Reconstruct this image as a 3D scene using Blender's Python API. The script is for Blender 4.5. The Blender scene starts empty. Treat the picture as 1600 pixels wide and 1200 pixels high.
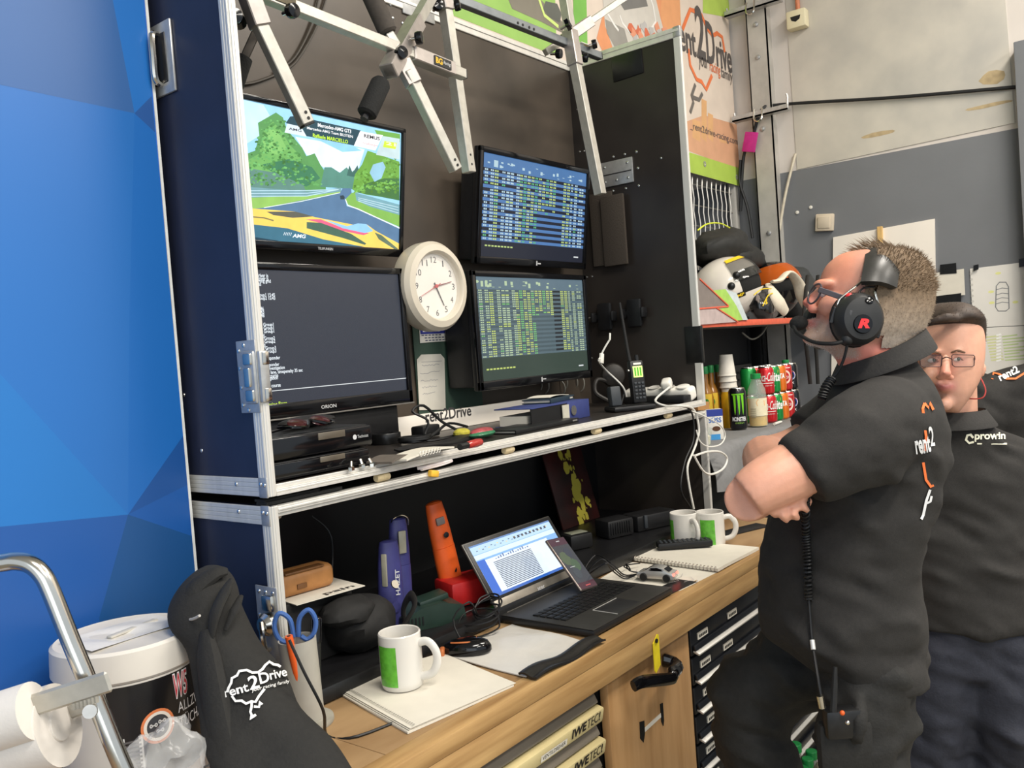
import bpy, bmesh, math, random
from mathutils import Vector, Matrix, noise
random.seed(7)
V = Vector
SC = bpy.context.scene
COL = SC.collection
# ---------------------------------------------------------------- camera (x along the bench, y into the cases, z up)
YAW, PITCH, ROLL, FPX = 0.90532895, -0.03527801, -0.07410895, 1352.967
EYE = V((0, 0, 1.55))
FW = V((math.sin(YAW)*math.cos(PITCH), math.cos(YAW)*math.cos(PITCH), math.sin(PITCH)))
_r = V((math.cos(YAW), -math.sin(YAW), 0)); _u = _r.cross(FW)
RT = math.cos(ROLL)*_r + math.sin(ROLL)*_u
UP = -math.sin(ROLL)*_r + math.cos(ROLL)*_u
cam = bpy.data.cameras.new('camera'); camo = bpy.data.objects.new('camera', cam); COL.objects.link(camo)
cam.sensor_width = 36; cam.lens = FPX/1600*36; cam.clip_start = .02
camo.matrix_world = Matrix(((RT.x, UP.x, -FW.x, EYE.x), (RT.y, UP.y, -FW.y, EYE.y), (RT.z, UP.z, -FW.z, EYE.z), (0, 0, 0, 1)))
SC.camera = camo
# ---------------------------------------------------------------- light
W = bpy.data.worlds.new('world'); SC.world = W; W.use_nodes = True
bg = W.node_tree.nodes['Background']; bg.inputs[0].default_value = (.80, .90, 1, 1); bg.inputs[1].default_value = .60
def area(name, loc, target, sx, sy, power, col):
    l = bpy.data.lights.new(name, 'AREA'); l.shape = 'RECTANGLE'; l.size = sx; l.size_y = sy; l.energy = power; l.color = col
    o = bpy.data.objects.new(name, l); COL.objects.link(o); o.location = loc
    o.rotation_euler = (V(target)-V(loc)).to_track_quat('-Z', 'Y').to_euler(); return o
area('daylight_garage_door', (-3.2, -2.6, 2.0), (1.5, 1.3, 1.3), 3.6, 3.0, 34, (.86, .93, 1))
for i, (x, y) in enumerate(((.3, -.9), (2.9, -.5), (.3, -2.6), (2.9, -2.4))):
    area('ceiling_tube_light', (x, y, 4.0), (x, y, 0), 1.5, .35, 58, (1, .94, .85))
SC.view_settings.view_transform = 'Standard'; SC.view_settings.look = 'None'
SC.view_settings.exposure = .60; SC.view_settings.gamma = 1; SC.view_settings.use_curve_mapping = False
# ---------------------------------------------------------------- sight lines used to measure places
def ray(px, py): return FW + RT*((px-800)/FPX) - UP*((py-600)/FPX)
def atx(px, py, x): d = ray(px, py); return EYE + d*((x-EYE.x)/d.x)
def aty(px, py, y): d = ray(px, py); return EYE + d*((y-EYE.y)/d.y)
def atz(px, py, z): d = ray(px, py); return EYE + d*((z-EYE.z)/d.z)
def atd(px, py, d): return EYE + ray(px, py)*d
T = Matrix.Translation
def RX(a): return Matrix.Rotation(math.radians(a), 4, 'X')
def RY(a): return Matrix.Rotation(math.radians(a), 4, 'Y')
def RZ(a): return Matrix.Rotation(math.radians(a), 4, 'Z')
def SCL(x, y, z): return Matrix.Diagonal((x, y, z, 1))
def frame(o, x, y):
    x = V(x).normalized(); z = x.cross(V(y)).normalized(); y = z.cross(x)
    return Matrix(((x.x, y.x, z.x, o[0]), (x.y, y.y, z.y, o[1]), (x.z, y.z, z.z, o[2]), (0, 0, 0, 1)))
FRONT = RX(90)                      # picture plane that faces -y: local x right, y up
# ---------------------------------------------------------------- materials
MATS = {}
def lin(c):
    c = [v/255 for v in c[:3]]
    return [v/12.92 if v <= .04045 else ((v+.055)/1.055)**2.4 for v in c]
def mat(name, col=(128, 128, 128), rough=.5, metal=0, var=.1, scale=40, bump=0, bscale=None, coat=0, trans=0, alpha=1, emit=0, stretch=(1, 1, 1), spec=.5, sss=0, col2=None, ior=1.45, detail=4):
    if name in MATS: return MATS[name]
    m = bpy.data.materials.new(name); m.use_nodes = True; n = m.node_tree.nodes; L = m.node_tree.links
    b = n['Principled BSDF']; c = lin(col)
    tc = n.new('ShaderNodeTexCoord'); mp = n.new('ShaderNodeMapping'); mp.inputs['Scale'].default_value = stretch
    L.new(tc.outputs['Object'], mp.inputs[0])
    nz = n.new('ShaderNodeTexNoise'); nz.inputs['Scale'].default_value = scale; nz.inputs['Detail'].default_value = detail
    L.new(mp.outputs[0], nz.inputs[0])
    rp = n.new('ShaderNodeValToRGB'); rp.color_ramp.elements[0].position = .3; rp.color_ramp.elements[1].position = .7
    c2 = lin(col2) if col2 else [min(1, v*(1+var)) for v in c]; c1 = c if col2 else [v*(1-var) for v in c]
    rp.color_ramp.elements[0].color = (*c1, 1); rp.color_ramp.elements[1].color = (*c2, 1)
    L.new(nz.outputs[0], rp.inputs[0]); L.new(rp.outputs[0], b.inputs['Base Color'])
    b.inputs['Roughness'].default_value = rough; b.inputs['Metallic'].default_value = metal
    b.inputs['Specular IOR Level'].default_value = spec; b.inputs['IOR'].default_value = ior
    b.inputs['Coat Weight'].default_value = coat; b.inputs['Transmission Weight'].default_value = trans
    b.inputs['Alpha'].default_value = alpha
    if sss: b.inputs['Subsurface Weight'].default_value = sss; b.inputs['Subsurface Radius'].default_value = (.012, .005, .003)
    if emit: L.new(rp.outputs[0], b.inputs['Emission Color']); b.inputs['Emission Strength'].default_value = emit
    if bump:
        bp = n.new('ShaderNodeBump'); bp.inputs['Strength'].default_value = bump; bp.inputs['Distance'].default_value = .004
        if bscale:
            n2 = n.new('ShaderNodeTexNoise'); n2.inputs['Scale'].default_value = bscale; n2.inputs['Detail'].default_value = 5
            L.new(mp.outputs[0], n2.inputs[0]); L.new(n2.outputs[0], bp.inputs['Height'])
        else: L.new(nz.outputs[0], bp.inputs['Height'])
        L.new(bp.outputs[0], b.inputs['Normal'])
    MATS[name] = m; return m
def attr_mat(name, rough=.5, emit=0, metal=0, bump=0, bscale=200, gloss=0, tint=.06, tscale=60):
    """colour comes from the mesh's flat-print colour attribute, broken up by a little noise"""
    if name in MATS: return MATS[name]
    m = bpy.data.materials.new(name); m.use_nodes = True; n = m.node_tree.nodes; L = m.node_tree.links; b = n['Principled BSDF']
    a = n.new('ShaderNodeAttribute'); a.attribute_name = 'Col'
    nz = n.new('ShaderNodeTexNoise'); nz.inputs['Scale'].default_value = tscale; tc = n.new('ShaderNodeTexCoord'); L.new(tc.outputs['Object'], nz.inputs[0])
    mr = n.new('ShaderNodeMapRange'); mr.inputs[3].default_value = 1-tint; mr.inputs[4].default_value = 1+tint; L.new(nz.outputs[0], mr.inputs[0])
    mx = n.new('ShaderNodeVectorMath'); mx.operation = 'SCALE'; L.new(a.outputs['Color'], mx.inputs[0]); L.new(mr.outputs[0], mx.inputs['Scale'])
    b.inputs['Roughness'].default_value = rough; b.inputs['Metallic'].default_value = metal
    if emit:
        b.inputs['Base Color'].default_value = (.01, .01, .01, 1); L.new(mx.outputs[0], b.inputs['Emission Color']); b.inputs['Emission Strength'].default_value = emit
    else: L.new(mx.outputs[0], b.inputs['Base Color'])
    if bump:
        n2 = n.new('ShaderNodeTexNoise'); n2.inputs['Scale'].default_value = bscale; L.new(tc.outputs['Object'], n2.inputs[0])
        bp = n.new('ShaderNodeBump'); bp.inputs['Strength'].default_value = bump; bp.inputs['Distance'].default_value = .004
        L.new(n2.outputs[0], bp.inputs['Height']); L.new(bp.outputs[0], b.inputs['Normal'])
    MATS[name] = m; return m
# ---------------------------------------------------------------- mesh builder
_bc = {}
def _bbox(size, bev, seg):
    k = (tuple(round(s, 5) for s in size), round(bev, 5), seg)
    if k not in _bc:
        bm = bmesh.new(); bmesh.ops.create_cube(bm, size=1); bmesh.ops.scale(bm, vec=size, verts=bm.verts)
        if bev: bmesh.ops.bevel(bm, geom=bm.edges[:], offset=min(bev, min(size)*.49), segments=seg, affect='EDGES', profile=.5)
        bm.verts.index_update()
        _bc[k] = ([v.co.copy() for v in bm.verts], [[v.index for v in f.verts] for f in bm.faces]); bm.free()
    return _bc[k]
def spl(pts, k=6, closed=False):
    P = [V(p) for p in pts]; n = len(P); out = []
    for i in range(n if closed else n-1):
        a, b, c, d = (P[(i-1) % n], P[i], P[(i+1) % n], P[(i+2) % n]) if closed else (P[max(i-1, 0)], P[i], P[i+1], P[min(i+2, n-1)])
        for j in range(k):
            t = j/k
            out.append(.5*((2*b)+(c-a)*t+(2*a-5*b+4*c-d)*t*t+(3*b-a-3*c+d)*t**3))
    if not closed: out.append(P[-1])
    return out
def lerp(a, b, t): return a+(b-a)*t
class MB:
    def __init__(s, M=None): s.v = []; s.f = []; s.c = []; s.M = M or Matrix(); s.colr = None; s.vc = None
    def add(s, vs, fs, col=None):
        o = len(s.v); M = s.M; s.v += [M @ V(p) for p in vs]; s.f += [[i+o for i in f] for f in fs]
        s.c += [col or s.colr]*len(fs); return s
    def box(s, c, size, R=None, bev=0, seg=2, col=None):
        vs, fs = _bbox(size, bev, seg); X = T(c) @ R if R else T(c)
        return s.add([X @ p for p in vs], fs, col)
    def bx(s, x0, x1, y0, y1, z0, z1, bev=0, seg=2, col=None):
        return s.box(((x0+x1)/2, (y0+y1)/2, (z0+z1)/2), (abs(x1-x0), abs(y1-y0), abs(z1-z0)), None, bev, seg, col)
    def beam(s, a, b, w, h, up=(0, 0, 1), bev=.001, col=None):
        a = V(a); b = V(b); d = b-a; u = V(up)
        if abs(d.normalized().dot(u)) > .98: u = V((0, 1, 0))
        X = frame((a+b)/2, d, u); vs, fs = _bbox((d.length, h, w), bev, 1)
        return s.add([X @ p for p in vs], fs, col)
    def rings(s, R, cap=True, closed=False, col=None):
        n = len(R[0]); vs = [p for r in R for p in r]; fs = []
        m = len(R)
        for i in range(m if closed else m-1):
            a = i*n; b = ((i+1) % m)*n
            for j in range(n): fs.append([a+j, a+(j+1) % n, b+(j+1) % n, b+j])
        if cap and not closed: fs.append(list(range(n))[::-1]); fs.append([(m-1)*n+j for j in range(n)])
        return s.add(vs, fs, col)
    def tube(s, pts, r, n=8, closed=False, cap=True, flat=1, up=None, col=None):
        P = [V(p) for p in pts]; m = len(P); R = []
        rr = r if isinstance(r, (list, tuple)) else [r]*m
        if len(rr) != m: rr = [lerp(rr[min(int(i/(m-1)*(len(rr)-1)), len(rr)-2)], rr[min(int(i/(m-1)*(len(rr)-1)), len(rr)-2)+1], (i/(m-1)*(len(rr)-1)) % 1 if i < m-1 else 1) for i in range(m)]
        t0 = (P[1]-P[0]).normalized(); u = V(up) if up else (V((0, 0, 1)) if abs(t0.z) < .9 else V((1, 0, 0)))
        u = (u-t0*u.dot(t0)).normalized()
        for i in range(m):
            if closed: t = (P[(i+1) % m]-P[i-1])
            else: t = P[min(i+1, m-1)]-P[max(i-1, 0)]
            t = t.normalized() if t.length > 1e-9 else t0
            u = u-t*u.dot(t); u = u.normalized() if u.length > 1e-6 else t.orthogonal().normalized()
            w = t.cross(u)
            R.append([P[i]+(u*math.cos(2*math.pi*j/n)*flat+w*math.sin(2*math.pi*j/n))*rr[i] for j in range(n)])
        return s.rings(R, cap, closed, col)
    def cyl(s, a, b, r0, r1=None, n=16, cap=True, col=None): return s.tube([a, b], [r0, r0 if r1 is None else r1], n, cap=cap, col=col)
    def lathe(s, prof, n=24, X=None, cap=True, col=None):
        X = X or Matrix()
        return s.rings([[X @ V((max(r, 1e-5)*math.cos(2*math.pi*j/n), max(r, 1e-5)*math.sin(2*math.pi*j/n), z)) for j in range(n)] for r, z in prof], cap, False, col)
    def sphere(s, c, r, n=14, m=9, R=None, col=None):
        r = (r, r, r) if not isinstance(r, (tuple, list)) else r; X = T(c) @ R if R else T(c)
        return s.rings([[X @ V((r[0]*math.sin(math.pi*(i+.001)/(m+.002))*math.cos(2*math.pi*j/n), r[1]*math.sin(math.pi*(i+.001)/(m+.002))*math.sin(2*math.pi*j/n), -r[2]*math.cos(math.pi*(i+.001)/(m+.002)))) for j in range(n)] for i in range(m+1)], True, False, col)
    def prism(s, poly, z0, z1, X=None, col=None):
        X = X or Matrix(); n = len(poly); a = sum(poly[i][0]*poly[(i+1) % n][1]-poly[(i+1) % n][0]*poly[i][1] for i in range(n))
        if a < 0: poly = poly[::-1]
        vs = [X @ V((p[0], p[1], z0)) for p in poly]+[X @ V((p[0], p[1], z1)) for p in poly]
        fs = [list(range(n))[::-1], list(range(n, 2*n))]+[[i, (i+1) % n, n+(i+1) % n, n+i] for i in range(n)]
        return s.add(vs, fs, col)
    def poly(s, pts, col=None): return s.add(pts, [list(range(len(pts)))], col)
    def grid(s, fn, nu, nv, col=None, wrapu=False):
        vs = [fn(i/nu, j/nv) for j in range(nv+1) for i in range(nu+(0 if wrapu else 1))]; w = nu if wrapu else nu+1
        return s.add(vs, [[j*w+i, j*w+(i+1) % w, (j+1)*w+(i+1) % w, (j+1)*w+i] for j in range(nv) for i in range(nu)], col)
    def sheet(s, fn, nu, nv, th):
        """a curved sheet with real thickness th along its normal"""
        P = [[V(fn(i/nu, j/nv)) for i in range(nu+1)] for j in range(nv+1)]; vs = []; 
        def nrm(i, j):
            a = P[j][min(i+1, nu)]-P[j][max(i-1, 0)]; b = P[min(j+1, nv)][i]-P[max(j-1, 0)][i]; c = a.cross(b)
            return c.normalized() if c.length > 1e-12 else V((0, 0, 1))
        vs = [P[j][i] for j in range(nv+1) for i in range(nu+1)]+[P[j][i]-nrm(i, j)*th for j in range(nv+1) for i in range(nu+1)]
        w = nu+1; N = w*(nv+1); fs = []
        for j in range(nv):
            for i in range(nu):
                q = [j*w+i, j*w+i+1, (j+1)*w+i+1, (j+1)*w+i]; fs += [q, [k+N for k in q[::-1]]]
        for i in range(nu): fs += [[i+1, i, i+N, i+1+N], [nv*w+i, nv*w+i+1, nv*w+i+1+N, nv*w+i+N]]
        for j in range(nv): fs += [[j*w, (j+1)*w, (j+1)*w+N, j*w+N], [(j+1)*w+nu, j*w+nu, j*w+nu+N, (j+1)*w+nu+N]]
        return s.add(vs, fs)
    def mesh(s, name, X=None, smooth=35):
        me = bpy.data.meshes.new(name); me.from_pydata([X @ p for p in s.v] if X else s.v, [], s.f)
        if s.vc:
            a = me.color_attributes.new('Col', 'FLOAT_COLOR', 'POINT')
            for d, c in zip(a.data, s.vc): d.color = (*lin(c), 1)
        elif any(c is not None for c in s.c):
            a = me.color_attributes.new('Col', 'FLOAT_COLOR', 'CORNER'); k = 0
            for p, c in zip(me.polygons, s.c):
                q = (*lin(c or (128, 128, 128)), 1)
                for _ in p.vertices: a.data[k].color = q; k += 1
        if smooth: me.shade_smooth(); me.set_sharp_from_angle(angle=math.radians(smooth))
        me.update(); return me
WM = {}
def link(name, data, M=None, parent=None):
    o = bpy.data.objects.new(name, data); COL.objects.link(o)
    if parent: o.parent = parent
    if M is not None: o.matrix_local = M
    WM[o] = (WM[parent] if parent else Matrix()) @ (M or Matrix()); return o
def tag(o, label, cat, group=None, kind=None):
    o['label'] = label; o['category'] = cat
    if group: o['group'] = group
    if kind: o['kind'] = kind
    return o
def thing(name, label, cat, M, group=None):
    if not isinstance(M, Matrix): M = T(M)
    return tag(link(name, None, M), label, cat, group)
def part(name, mb, m, parent, world=False, smooth=35, label=None, mods=None):
    """one mesh child; world=True when the shapes were given in room coordinates"""
    me = mb.mesh(name, WM[parent].inverted() if world else None, smooth); me.materials.append(m)
    o = link(name, me, None, parent)
    if label: o['label'] = label
    return o
def solo(name, mb, m, label, cat, M=None, group=None, world=False, smooth=35, kind=None):
    """a thing that is one mesh"""
    if M is not None and not isinstance(M, Matrix): M = T(M)
    me = mb.mesh(name, M.inverted() if (world and M is not None) else None, smooth); me.materials.append(m)
    return tag(link(name, me, M), label, cat, group, kind)
def struct(name, mb, m, parent=None, smooth=0):
    me = mb.mesh(name, None, smooth); me.materials.append(m); o = link(name, me, None, parent)
    if not parent: o['kind'] = 'structure'
    return o
def dup(o, M=None, parent=None, label=None):
    c = o.copy(); COL.objects.link(c); c.parent = parent
    if M is not None: c.matrix_local = M
    else: c.matrix_local = o.matrix_local.copy()
    WM[c] = (WM[parent] if parent else Matrix()) @ c.matrix_local
    if label: c['label'] = label
    for ch in [x for x in list(WM) if x.parent == o]: dup(ch, None, c)
    return c
_tx = {}
def glyphs(s, bold=0, shear=0, space=1):
    k = (s, bold, shear, space)
    if k not in _tx:
        cu = bpy.data.curves.new('t', 'FONT'); cu.body = s; cu.size = 1; cu.offset = bold; cu.shear = shear; cu.space_character = space; cu.resolution_u = 3
        o = bpy.data.objects.new('t', cu); COL.objects.link(o); dg = bpy.context.evaluated_depsgraph_get(); dg.update()
        me = bpy.data.meshes.new_from_object(o.evaluated_get(dg)); vs = [v.co.copy() for v in me.vertices]; fs = [list(p.vertices) for p in me.polygons]
        bpy.data.objects.remove(o); bpy.data.curves.remove(cu); bpy.data.meshes.remove(me)
        x0 = min(v.x for v in vs); x1 = max(v.x for v in vs); y0 = min(v.y for v in vs); y1 = max(v.y for v in vs)
        _tx[k] = ([V((v.x-x0, v.y-y0, 0)) for v in vs], fs, x1-x0, y1-y0)
    return _tx[k]
def text(mb, s, x, y, w=None, h=None, z=.0004, bold=0, shear=0, col=None, space=1, fn=None):
    """lettering with its lower-left corner at x,y, fitted to width w and / or height h; fn bends it onto a surface"""
    vs, fs, tw, th = glyphs(s, bold, shear, space)
    sx = w/tw if w else h/th; sy = h/th if h else sx
    P = [V((x+v.x*sx, y+v.y*sy, z)) for v in vs]
    mb.add([fn(p) for p in P] if fn else P, fs, col); return mb
def line2(mb, pts, w, z=.0004, col=None, closed=False, fn=None):
    """flat printed stroke of width w through 2-d points"""
    P = [V((p[0], p[1], 0)) for p in pts]; n = len(P); L = []; R = []
    for i in range(n):
        t = (P[(i+1) % n]-P[i-1]) if closed else P[min(i+1, n-1)]-P[max(i-1, 0)]
        t = t.normalized(); q = V((-t.y, t.x, 0))*w/2; L.append(P[i]+q); R.append(P[i]-q)
    vs = [V((p.x, p.y, z)) for p in L+R]; fs = [[i, n+i, n+(i+1) % n, (i+1) % n] for i in range(n if closed else n-1)]
    mb.add([fn(p) for p in vs] if fn else vs, fs, col); return mb
def rect(mb, x0, y0, x1, y1, z=.0003, col=None): mb.add([(x0, y0, z), (x1, y0, z), (x1, y1, z), (x0, y1, z)], [[0, 1, 2, 3]], col); return mb
def disc(mb, cx, cy, r, z=.0003, n=20, col=None, ry=None):
    ry = ry or r; mb.poly([(cx+r*math.cos(2*math.pi*i/n), cy+ry*math.sin(2*math.pi*i/n), z) for i in range(n)], col); return mb
# the Nordschleife-like outline used in the team's emblem (unit box)
TRACK = [(0, .52), (.04, .62), (.10, .72), (.13, .83), (.22, .86), (.27, .95), (.40, .93), (.48, .83), (.58, .80), (.66, .85), (.72, .93), (.80, .99), (.86, .90), (.93, .86), (.97, .80)]
TRACK2 = [(.06, .40), (.10, .25), (.20, .22), (.26, .12), (.36, .14), (.42, .10), (.50, .22), (.62, .36)]
def emblem(mb, x, y, w, h, z=.0004, ca=(255, 120, 40), cb=(240, 240, 240), lw=.035, fn=None, cc=None):
    f = lambda P: [(x+p[0]*w, y+p[1]*h) for p in P]
    line2(mb, f(TRACK), lw*w, z, ca, fn=fn); line2(mb, f(TRACK2), lw*w, z, ca, fn=fn)
    text(mb, 'rent', x-.06*w, y+.40*h, w=.42*w, h=.20*h, z=z*1.3, bold=.02, col=cb, fn=fn)
    text(mb, '2', x+.38*w, y+.42*h, w=.17*w, h=.34*h, z=z*1.3, bold=.02, col=cb, fn=fn)
    text(mb, 'D', x+.57*w, y+.50*h, w=.17*w, h=.27*h, z=z*1.3, bold=.02, col=cb, fn=fn)
    text(mb, 'rive', x+.75*w, y+.54*h, w=.30*w, h=.22*h, z=z*1.3, bold=.02, col=cb, fn=fn)
    text(mb, 'your racing family', x+.40*w, y+.34*h, w=.66*w, h=.11*h, z=z*1.3, col=cc or cb, shear=.2, fn=fn)
    for P in ([(.36, .12), (.34, .02), (.30, -.10), (.31, -.18), (.27, -.27), (.34, -.22), (.38, -.2)], [(.38, .0), (.46, -.04), (.5, .08), (.52, .0)]): line2(mb, f(P), lw*w, z, cb, fn=fn)
PRINT = attr_mat('flat_print', .6)
GLOSSPRINT = attr_mat('gloss_print', .3)
ALU = mat('brushed_aluminium', (222, 219, 212), .40, .40, .06, 60, stretch=(1, 1, .05))
ALUD = mat('dull_aluminium', (184, 180, 170), .45, .6, .1, 50)
CHROME = mat('chrome_steel', (205, 200, 190), .18, 1, .06, 30)
STEEL = mat('zinc_steel', (182, 182, 180), .36, .6, .12, 60)
GALV = mat('pale_galvanised_steel', (188, 184, 176), .5, .25, .14, 12)
BLK = mat('black_plastic', (24, 24, 25), .42, 0, .2, 80)
BLKG = mat('gloss_black_plastic', (14, 14, 16), .12, 0, .2, 20)
RUB = mat('black_rubber', (20, 20, 20), .7, 0, .2, 90)
WHT = mat('white_plastic', (228, 224, 214), .4, 0, .04, 40)
PAPER = mat('white_paper', (214, 208, 194), .75, 0, .03, 30, bump=.05, bscale=25)
CERAM = mat('white_glazed_ceramic', (216, 212, 204), .12, 0, .02, 20, coat=.4)
GLASS = mat('clear_glass', (235, 245, 240), .04, 0, .02, 10, trans=1, ior=1.3)
FOAM = mat('black_foam', (26, 26, 25), .9, 0, .2, 200, bump=.4, bscale=300)
CABLEB = mat('black_cable', (22, 22, 23), .5, 0, .2, 60)
CABLEW = mat('white_cable', (225, 222, 214), .45, 0, .04, 60)
TAPE = mat('black_tape', (20, 20, 20), .32, 0, .25, 60, bump=.1, bscale=60)
# ================================================================ the room
XW, YG = 4.40, 1.86
CONC = mat('concrete_floor', (146, 136, 114), .5, 0, .2, 6, bump=.1, bscale=40)
struct('floor', MB().bx(-4, 6.5, -4, 4.5, -.1, 0), CONC)
struct('ceiling', MB().bx(-4, 6.5, -4, 4.5, 4.3, 4.4), mat('ceiling_paint', (205, 200, 190), .8, 0, .06, 3))
WALLD = mat('dark_grey_wall_paint', (114, 116, 119), .55, 0, .05, 4, bump=.08, bscale=60)
WALLU = mat('light_wall_paint', (206, 198, 190), .7, 0, .05, 5)
wr = struct('wall_right', MB().bx(XW, XW+.2, -4, 4.5, 0, 2.365), WALLD)
struct('wall_upper', MB().bx(XW, XW+.2, -4, 4.5, 2.365, 4.3), WALLU)
struct('wall_back', MB().bx(-4, 6.5, 3.2, 3.4, 0, 4.3), mat('dim_back_wall', (88, 84, 78), .7, 0, .08, 3))
# zinc sheet panels screwed to the right wall
def wallpt(px, py, off=0): return atx(px, py, XW-off)
ZINC = mat('galvanised_sheet', (212, 205, 192), .42, .22, .13, 4, bump=.04, bscale=12, col2=(184, 180, 172), detail=8)
def wall_sheet(name, pts, th, m, label, cat, off=0):
    P = [wallpt(*q) for q in pts]; c = sum(P, V())/len(P); M = frame((XW-off, c.y, c.z), (0, -1, 0), (0, 0, 1))   # local x towards the viewer's right, y up, z into the room
    mb = MB().prism([((M.inverted() @ V((XW-off, p.y, p.z))).x, (M.inverted() @ V((XW-off, p.y, p.z))).y) for p in P], 0, th)
    return solo(name, mb, m, label, cat, M), M
sh, shM = wall_sheet('zinc_wall_sheet', [(1225, -40), (1568, -40), (1586, 192), (1246, 265)], .004, ZINC, 'large pale galvanised sheet on the upper right wall', 'metal sheet')
for px, py, w, h in ((1552, 122, .09, .05), (1372, 210, .13, .018), (1545, 165, .18, .014)):
    q = shM.inverted() @ wallpt(px, py); R = random.Random(px)
    sm = MB(); sm.poly([(q.x+w/2*math.cos(a/10*6.283)*(1+.3*R.random()), q.y+h/2*math.sin(a/10*6.283)*(1+.4*R.random())+.1*q.x*0, .0045) for a in range(10)])
    part('glue_stain', sm, mat('tan_glue_stain', (178, 158, 122), .7, 0, .2, 30), sh, smooth=0)
# steel upright on the right wall with two cantilever arms
def upright(px0, px1, w, label):
    a = wallpt(px0, -30); b = wallpt(px1, 420); t = thing('wall_upright', label, 'steel post', (XW-.03, a.y, 0))
    mb = MB().bx(-.03, -.022, -w/2, w/2, .0, 4.2); mb.bx(-.03, .03, -w/2, -w/2+.006, .0, 4.2).bx(-.03, .03, w/2-.006, w/2, .0, 4.2)
    part('channel', mb, GALV, t, smooth=0)
    for px, py in ((1182, 45), (1187, 95), (1196, 205), (1210, 365)):
        q = wallpt(px, py); part('bolt', MB().lathe([(.012, 0), (.012, .006), (.006, .009)], 8, T((-.032, 0, q.z)) @ RY(-90)), STEEL, t)
    return t
up = upright(1184, 1212, .105, 'zinc steel wall upright between mesh fence and pale sheet')
for px, py in ((1182, 18), (1194, 182)):
    q = wallpt(px, py); t = thing('cantilever_arm', 'zinc cable arm at the %s end of the wall upright' % ('upper' if py < 100 else 'lower'), 'bracket', (XW-.06, q.y, q.z))
    part('arm', MB().bx(-.045, .0, -.16, .13, -.018, -.010).bx(-.045, -.041, -.16, .13, -.018, .01), STEEL, t, smooth=0)
    part('end_hook', MB().tube([(-.02, -.15, -.01), (-.02, -.155, .05), (-.02, -.15, .065)], .006, 6), STEEL, t); part('end_hook', MB().tube([(-.02, .12, -.01), (-.02, .125, .03)], .006, 6), STEEL, t)
    part('u_bolt', MB().tube(spl([(-.04, .01, .02), (-.05, .01, -.03), (-.05, -.012, -.045), (-.05, -.03, -.03), (-.04, -.03, .02)], 4), .005, 6), CHROME, t)
# cable along the wall
def wire(name, pts, r, m, label, cat='cable', k=6, n=6):
    P = spl(pts, k); return solo(name, MB().tube(P, r, n), m, label, cat, T(P[0]), world=True)
wire('wall_cable', [wallpt(1157, 330, .04), wallpt(1162, 245, .05), wallpt(1176, 215, .06), wallpt(1190, 172, .07), wallpt(1225, 163, .03), wallpt(1400, 152, .02), wallpt(1620, 133, .02)], .008, CABLEB, 'black cable sagging across the zinc sheet on the wall')
wire('mesh_side_cable', [wallpt(1157, 250, .06), wallpt(1156, 285, .05), wallpt(1168, 325, .05), wallpt(1176, 372, .05)], .007, CABLEB, 'black cable hanging down beside the mesh fence below the banner')
wire('pull_cord_line', [wallpt(1243, 240, .01), wallpt(1226, 310, .03), wallpt(1213, 398, .05), wallpt(1211, 440, .05)], .007, mat('cream_cord', (205, 195, 175), .7), 'cream cord hanging slantwise from the bottom of the zinc sheet', 'cord')
q = wallpt(1172, 222, .08); solo('pink_tag', MB().box((0, 0, 0), (.012, .07, .10), RX(15), .004), mat('magenta_plastic', (190, 40, 130), .4), 'magenta tag hanging from the wall cable', 'tag', q)
# junction box, light switch, screw plugs
q = wallpt(1250, 34); t = thing('junction_box', 'cream junction box with orange conduit high on the zinc sheet', 'junction box', frame((XW-.004, q.y, q.z), (0, -1, 0), (0, 0, 1)))
CREAM = mat('cream_plastic', (222, 212, 178), .45, 0, .04, 30)
part('housing', MB().box((0, 0, .03), (.095, .088, .06), None, .008), CREAM, t); part('socket_slot', MB().prism([(-.025, .012), (.025, .012), (.02, -.006), (0, -.016), (-.02, -.006)], .06, .0615), BLK, t)
part('conduit', MB().cyl((0, .04, .015), (-.005, .6, .015), .011), mat('orange_conduit', (196, 120, 84), .5), t)
q = wallpt(1290, 348); t = thing('light_switch', 'cream light switch on the dark grey wall', 'switch', frame((XW, q.y, q.z), (0, -1, 0), (0, 0, 1)) @ RZ(-6))
CR2 = mat('aged_cream_plastic', (208, 194, 172), .5, 0, .04, 30)
part('plate', MB().box((0, 0, .012), (.088, .084, .024), None, .005), CR2, t); part('rocker', MB().box((0, 0, .026), (.06, .058, .008), RX(3), .003), CR2, t)
for px, py in ((1246, 332), (1267, 324)):
    q = wallpt(px, py); solo('screw_plug', MB().lathe([(.009, 0), (.009, .004), (.004, .006)], 8), WHT, 'white screw plug in the grey wall, %s one left of the switch' % ('lower' if px < 1250 else 'upper'), 'screw', frame((XW, q.y, q.z), (0, -1, 0), (0, 0, 1)))
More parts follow.
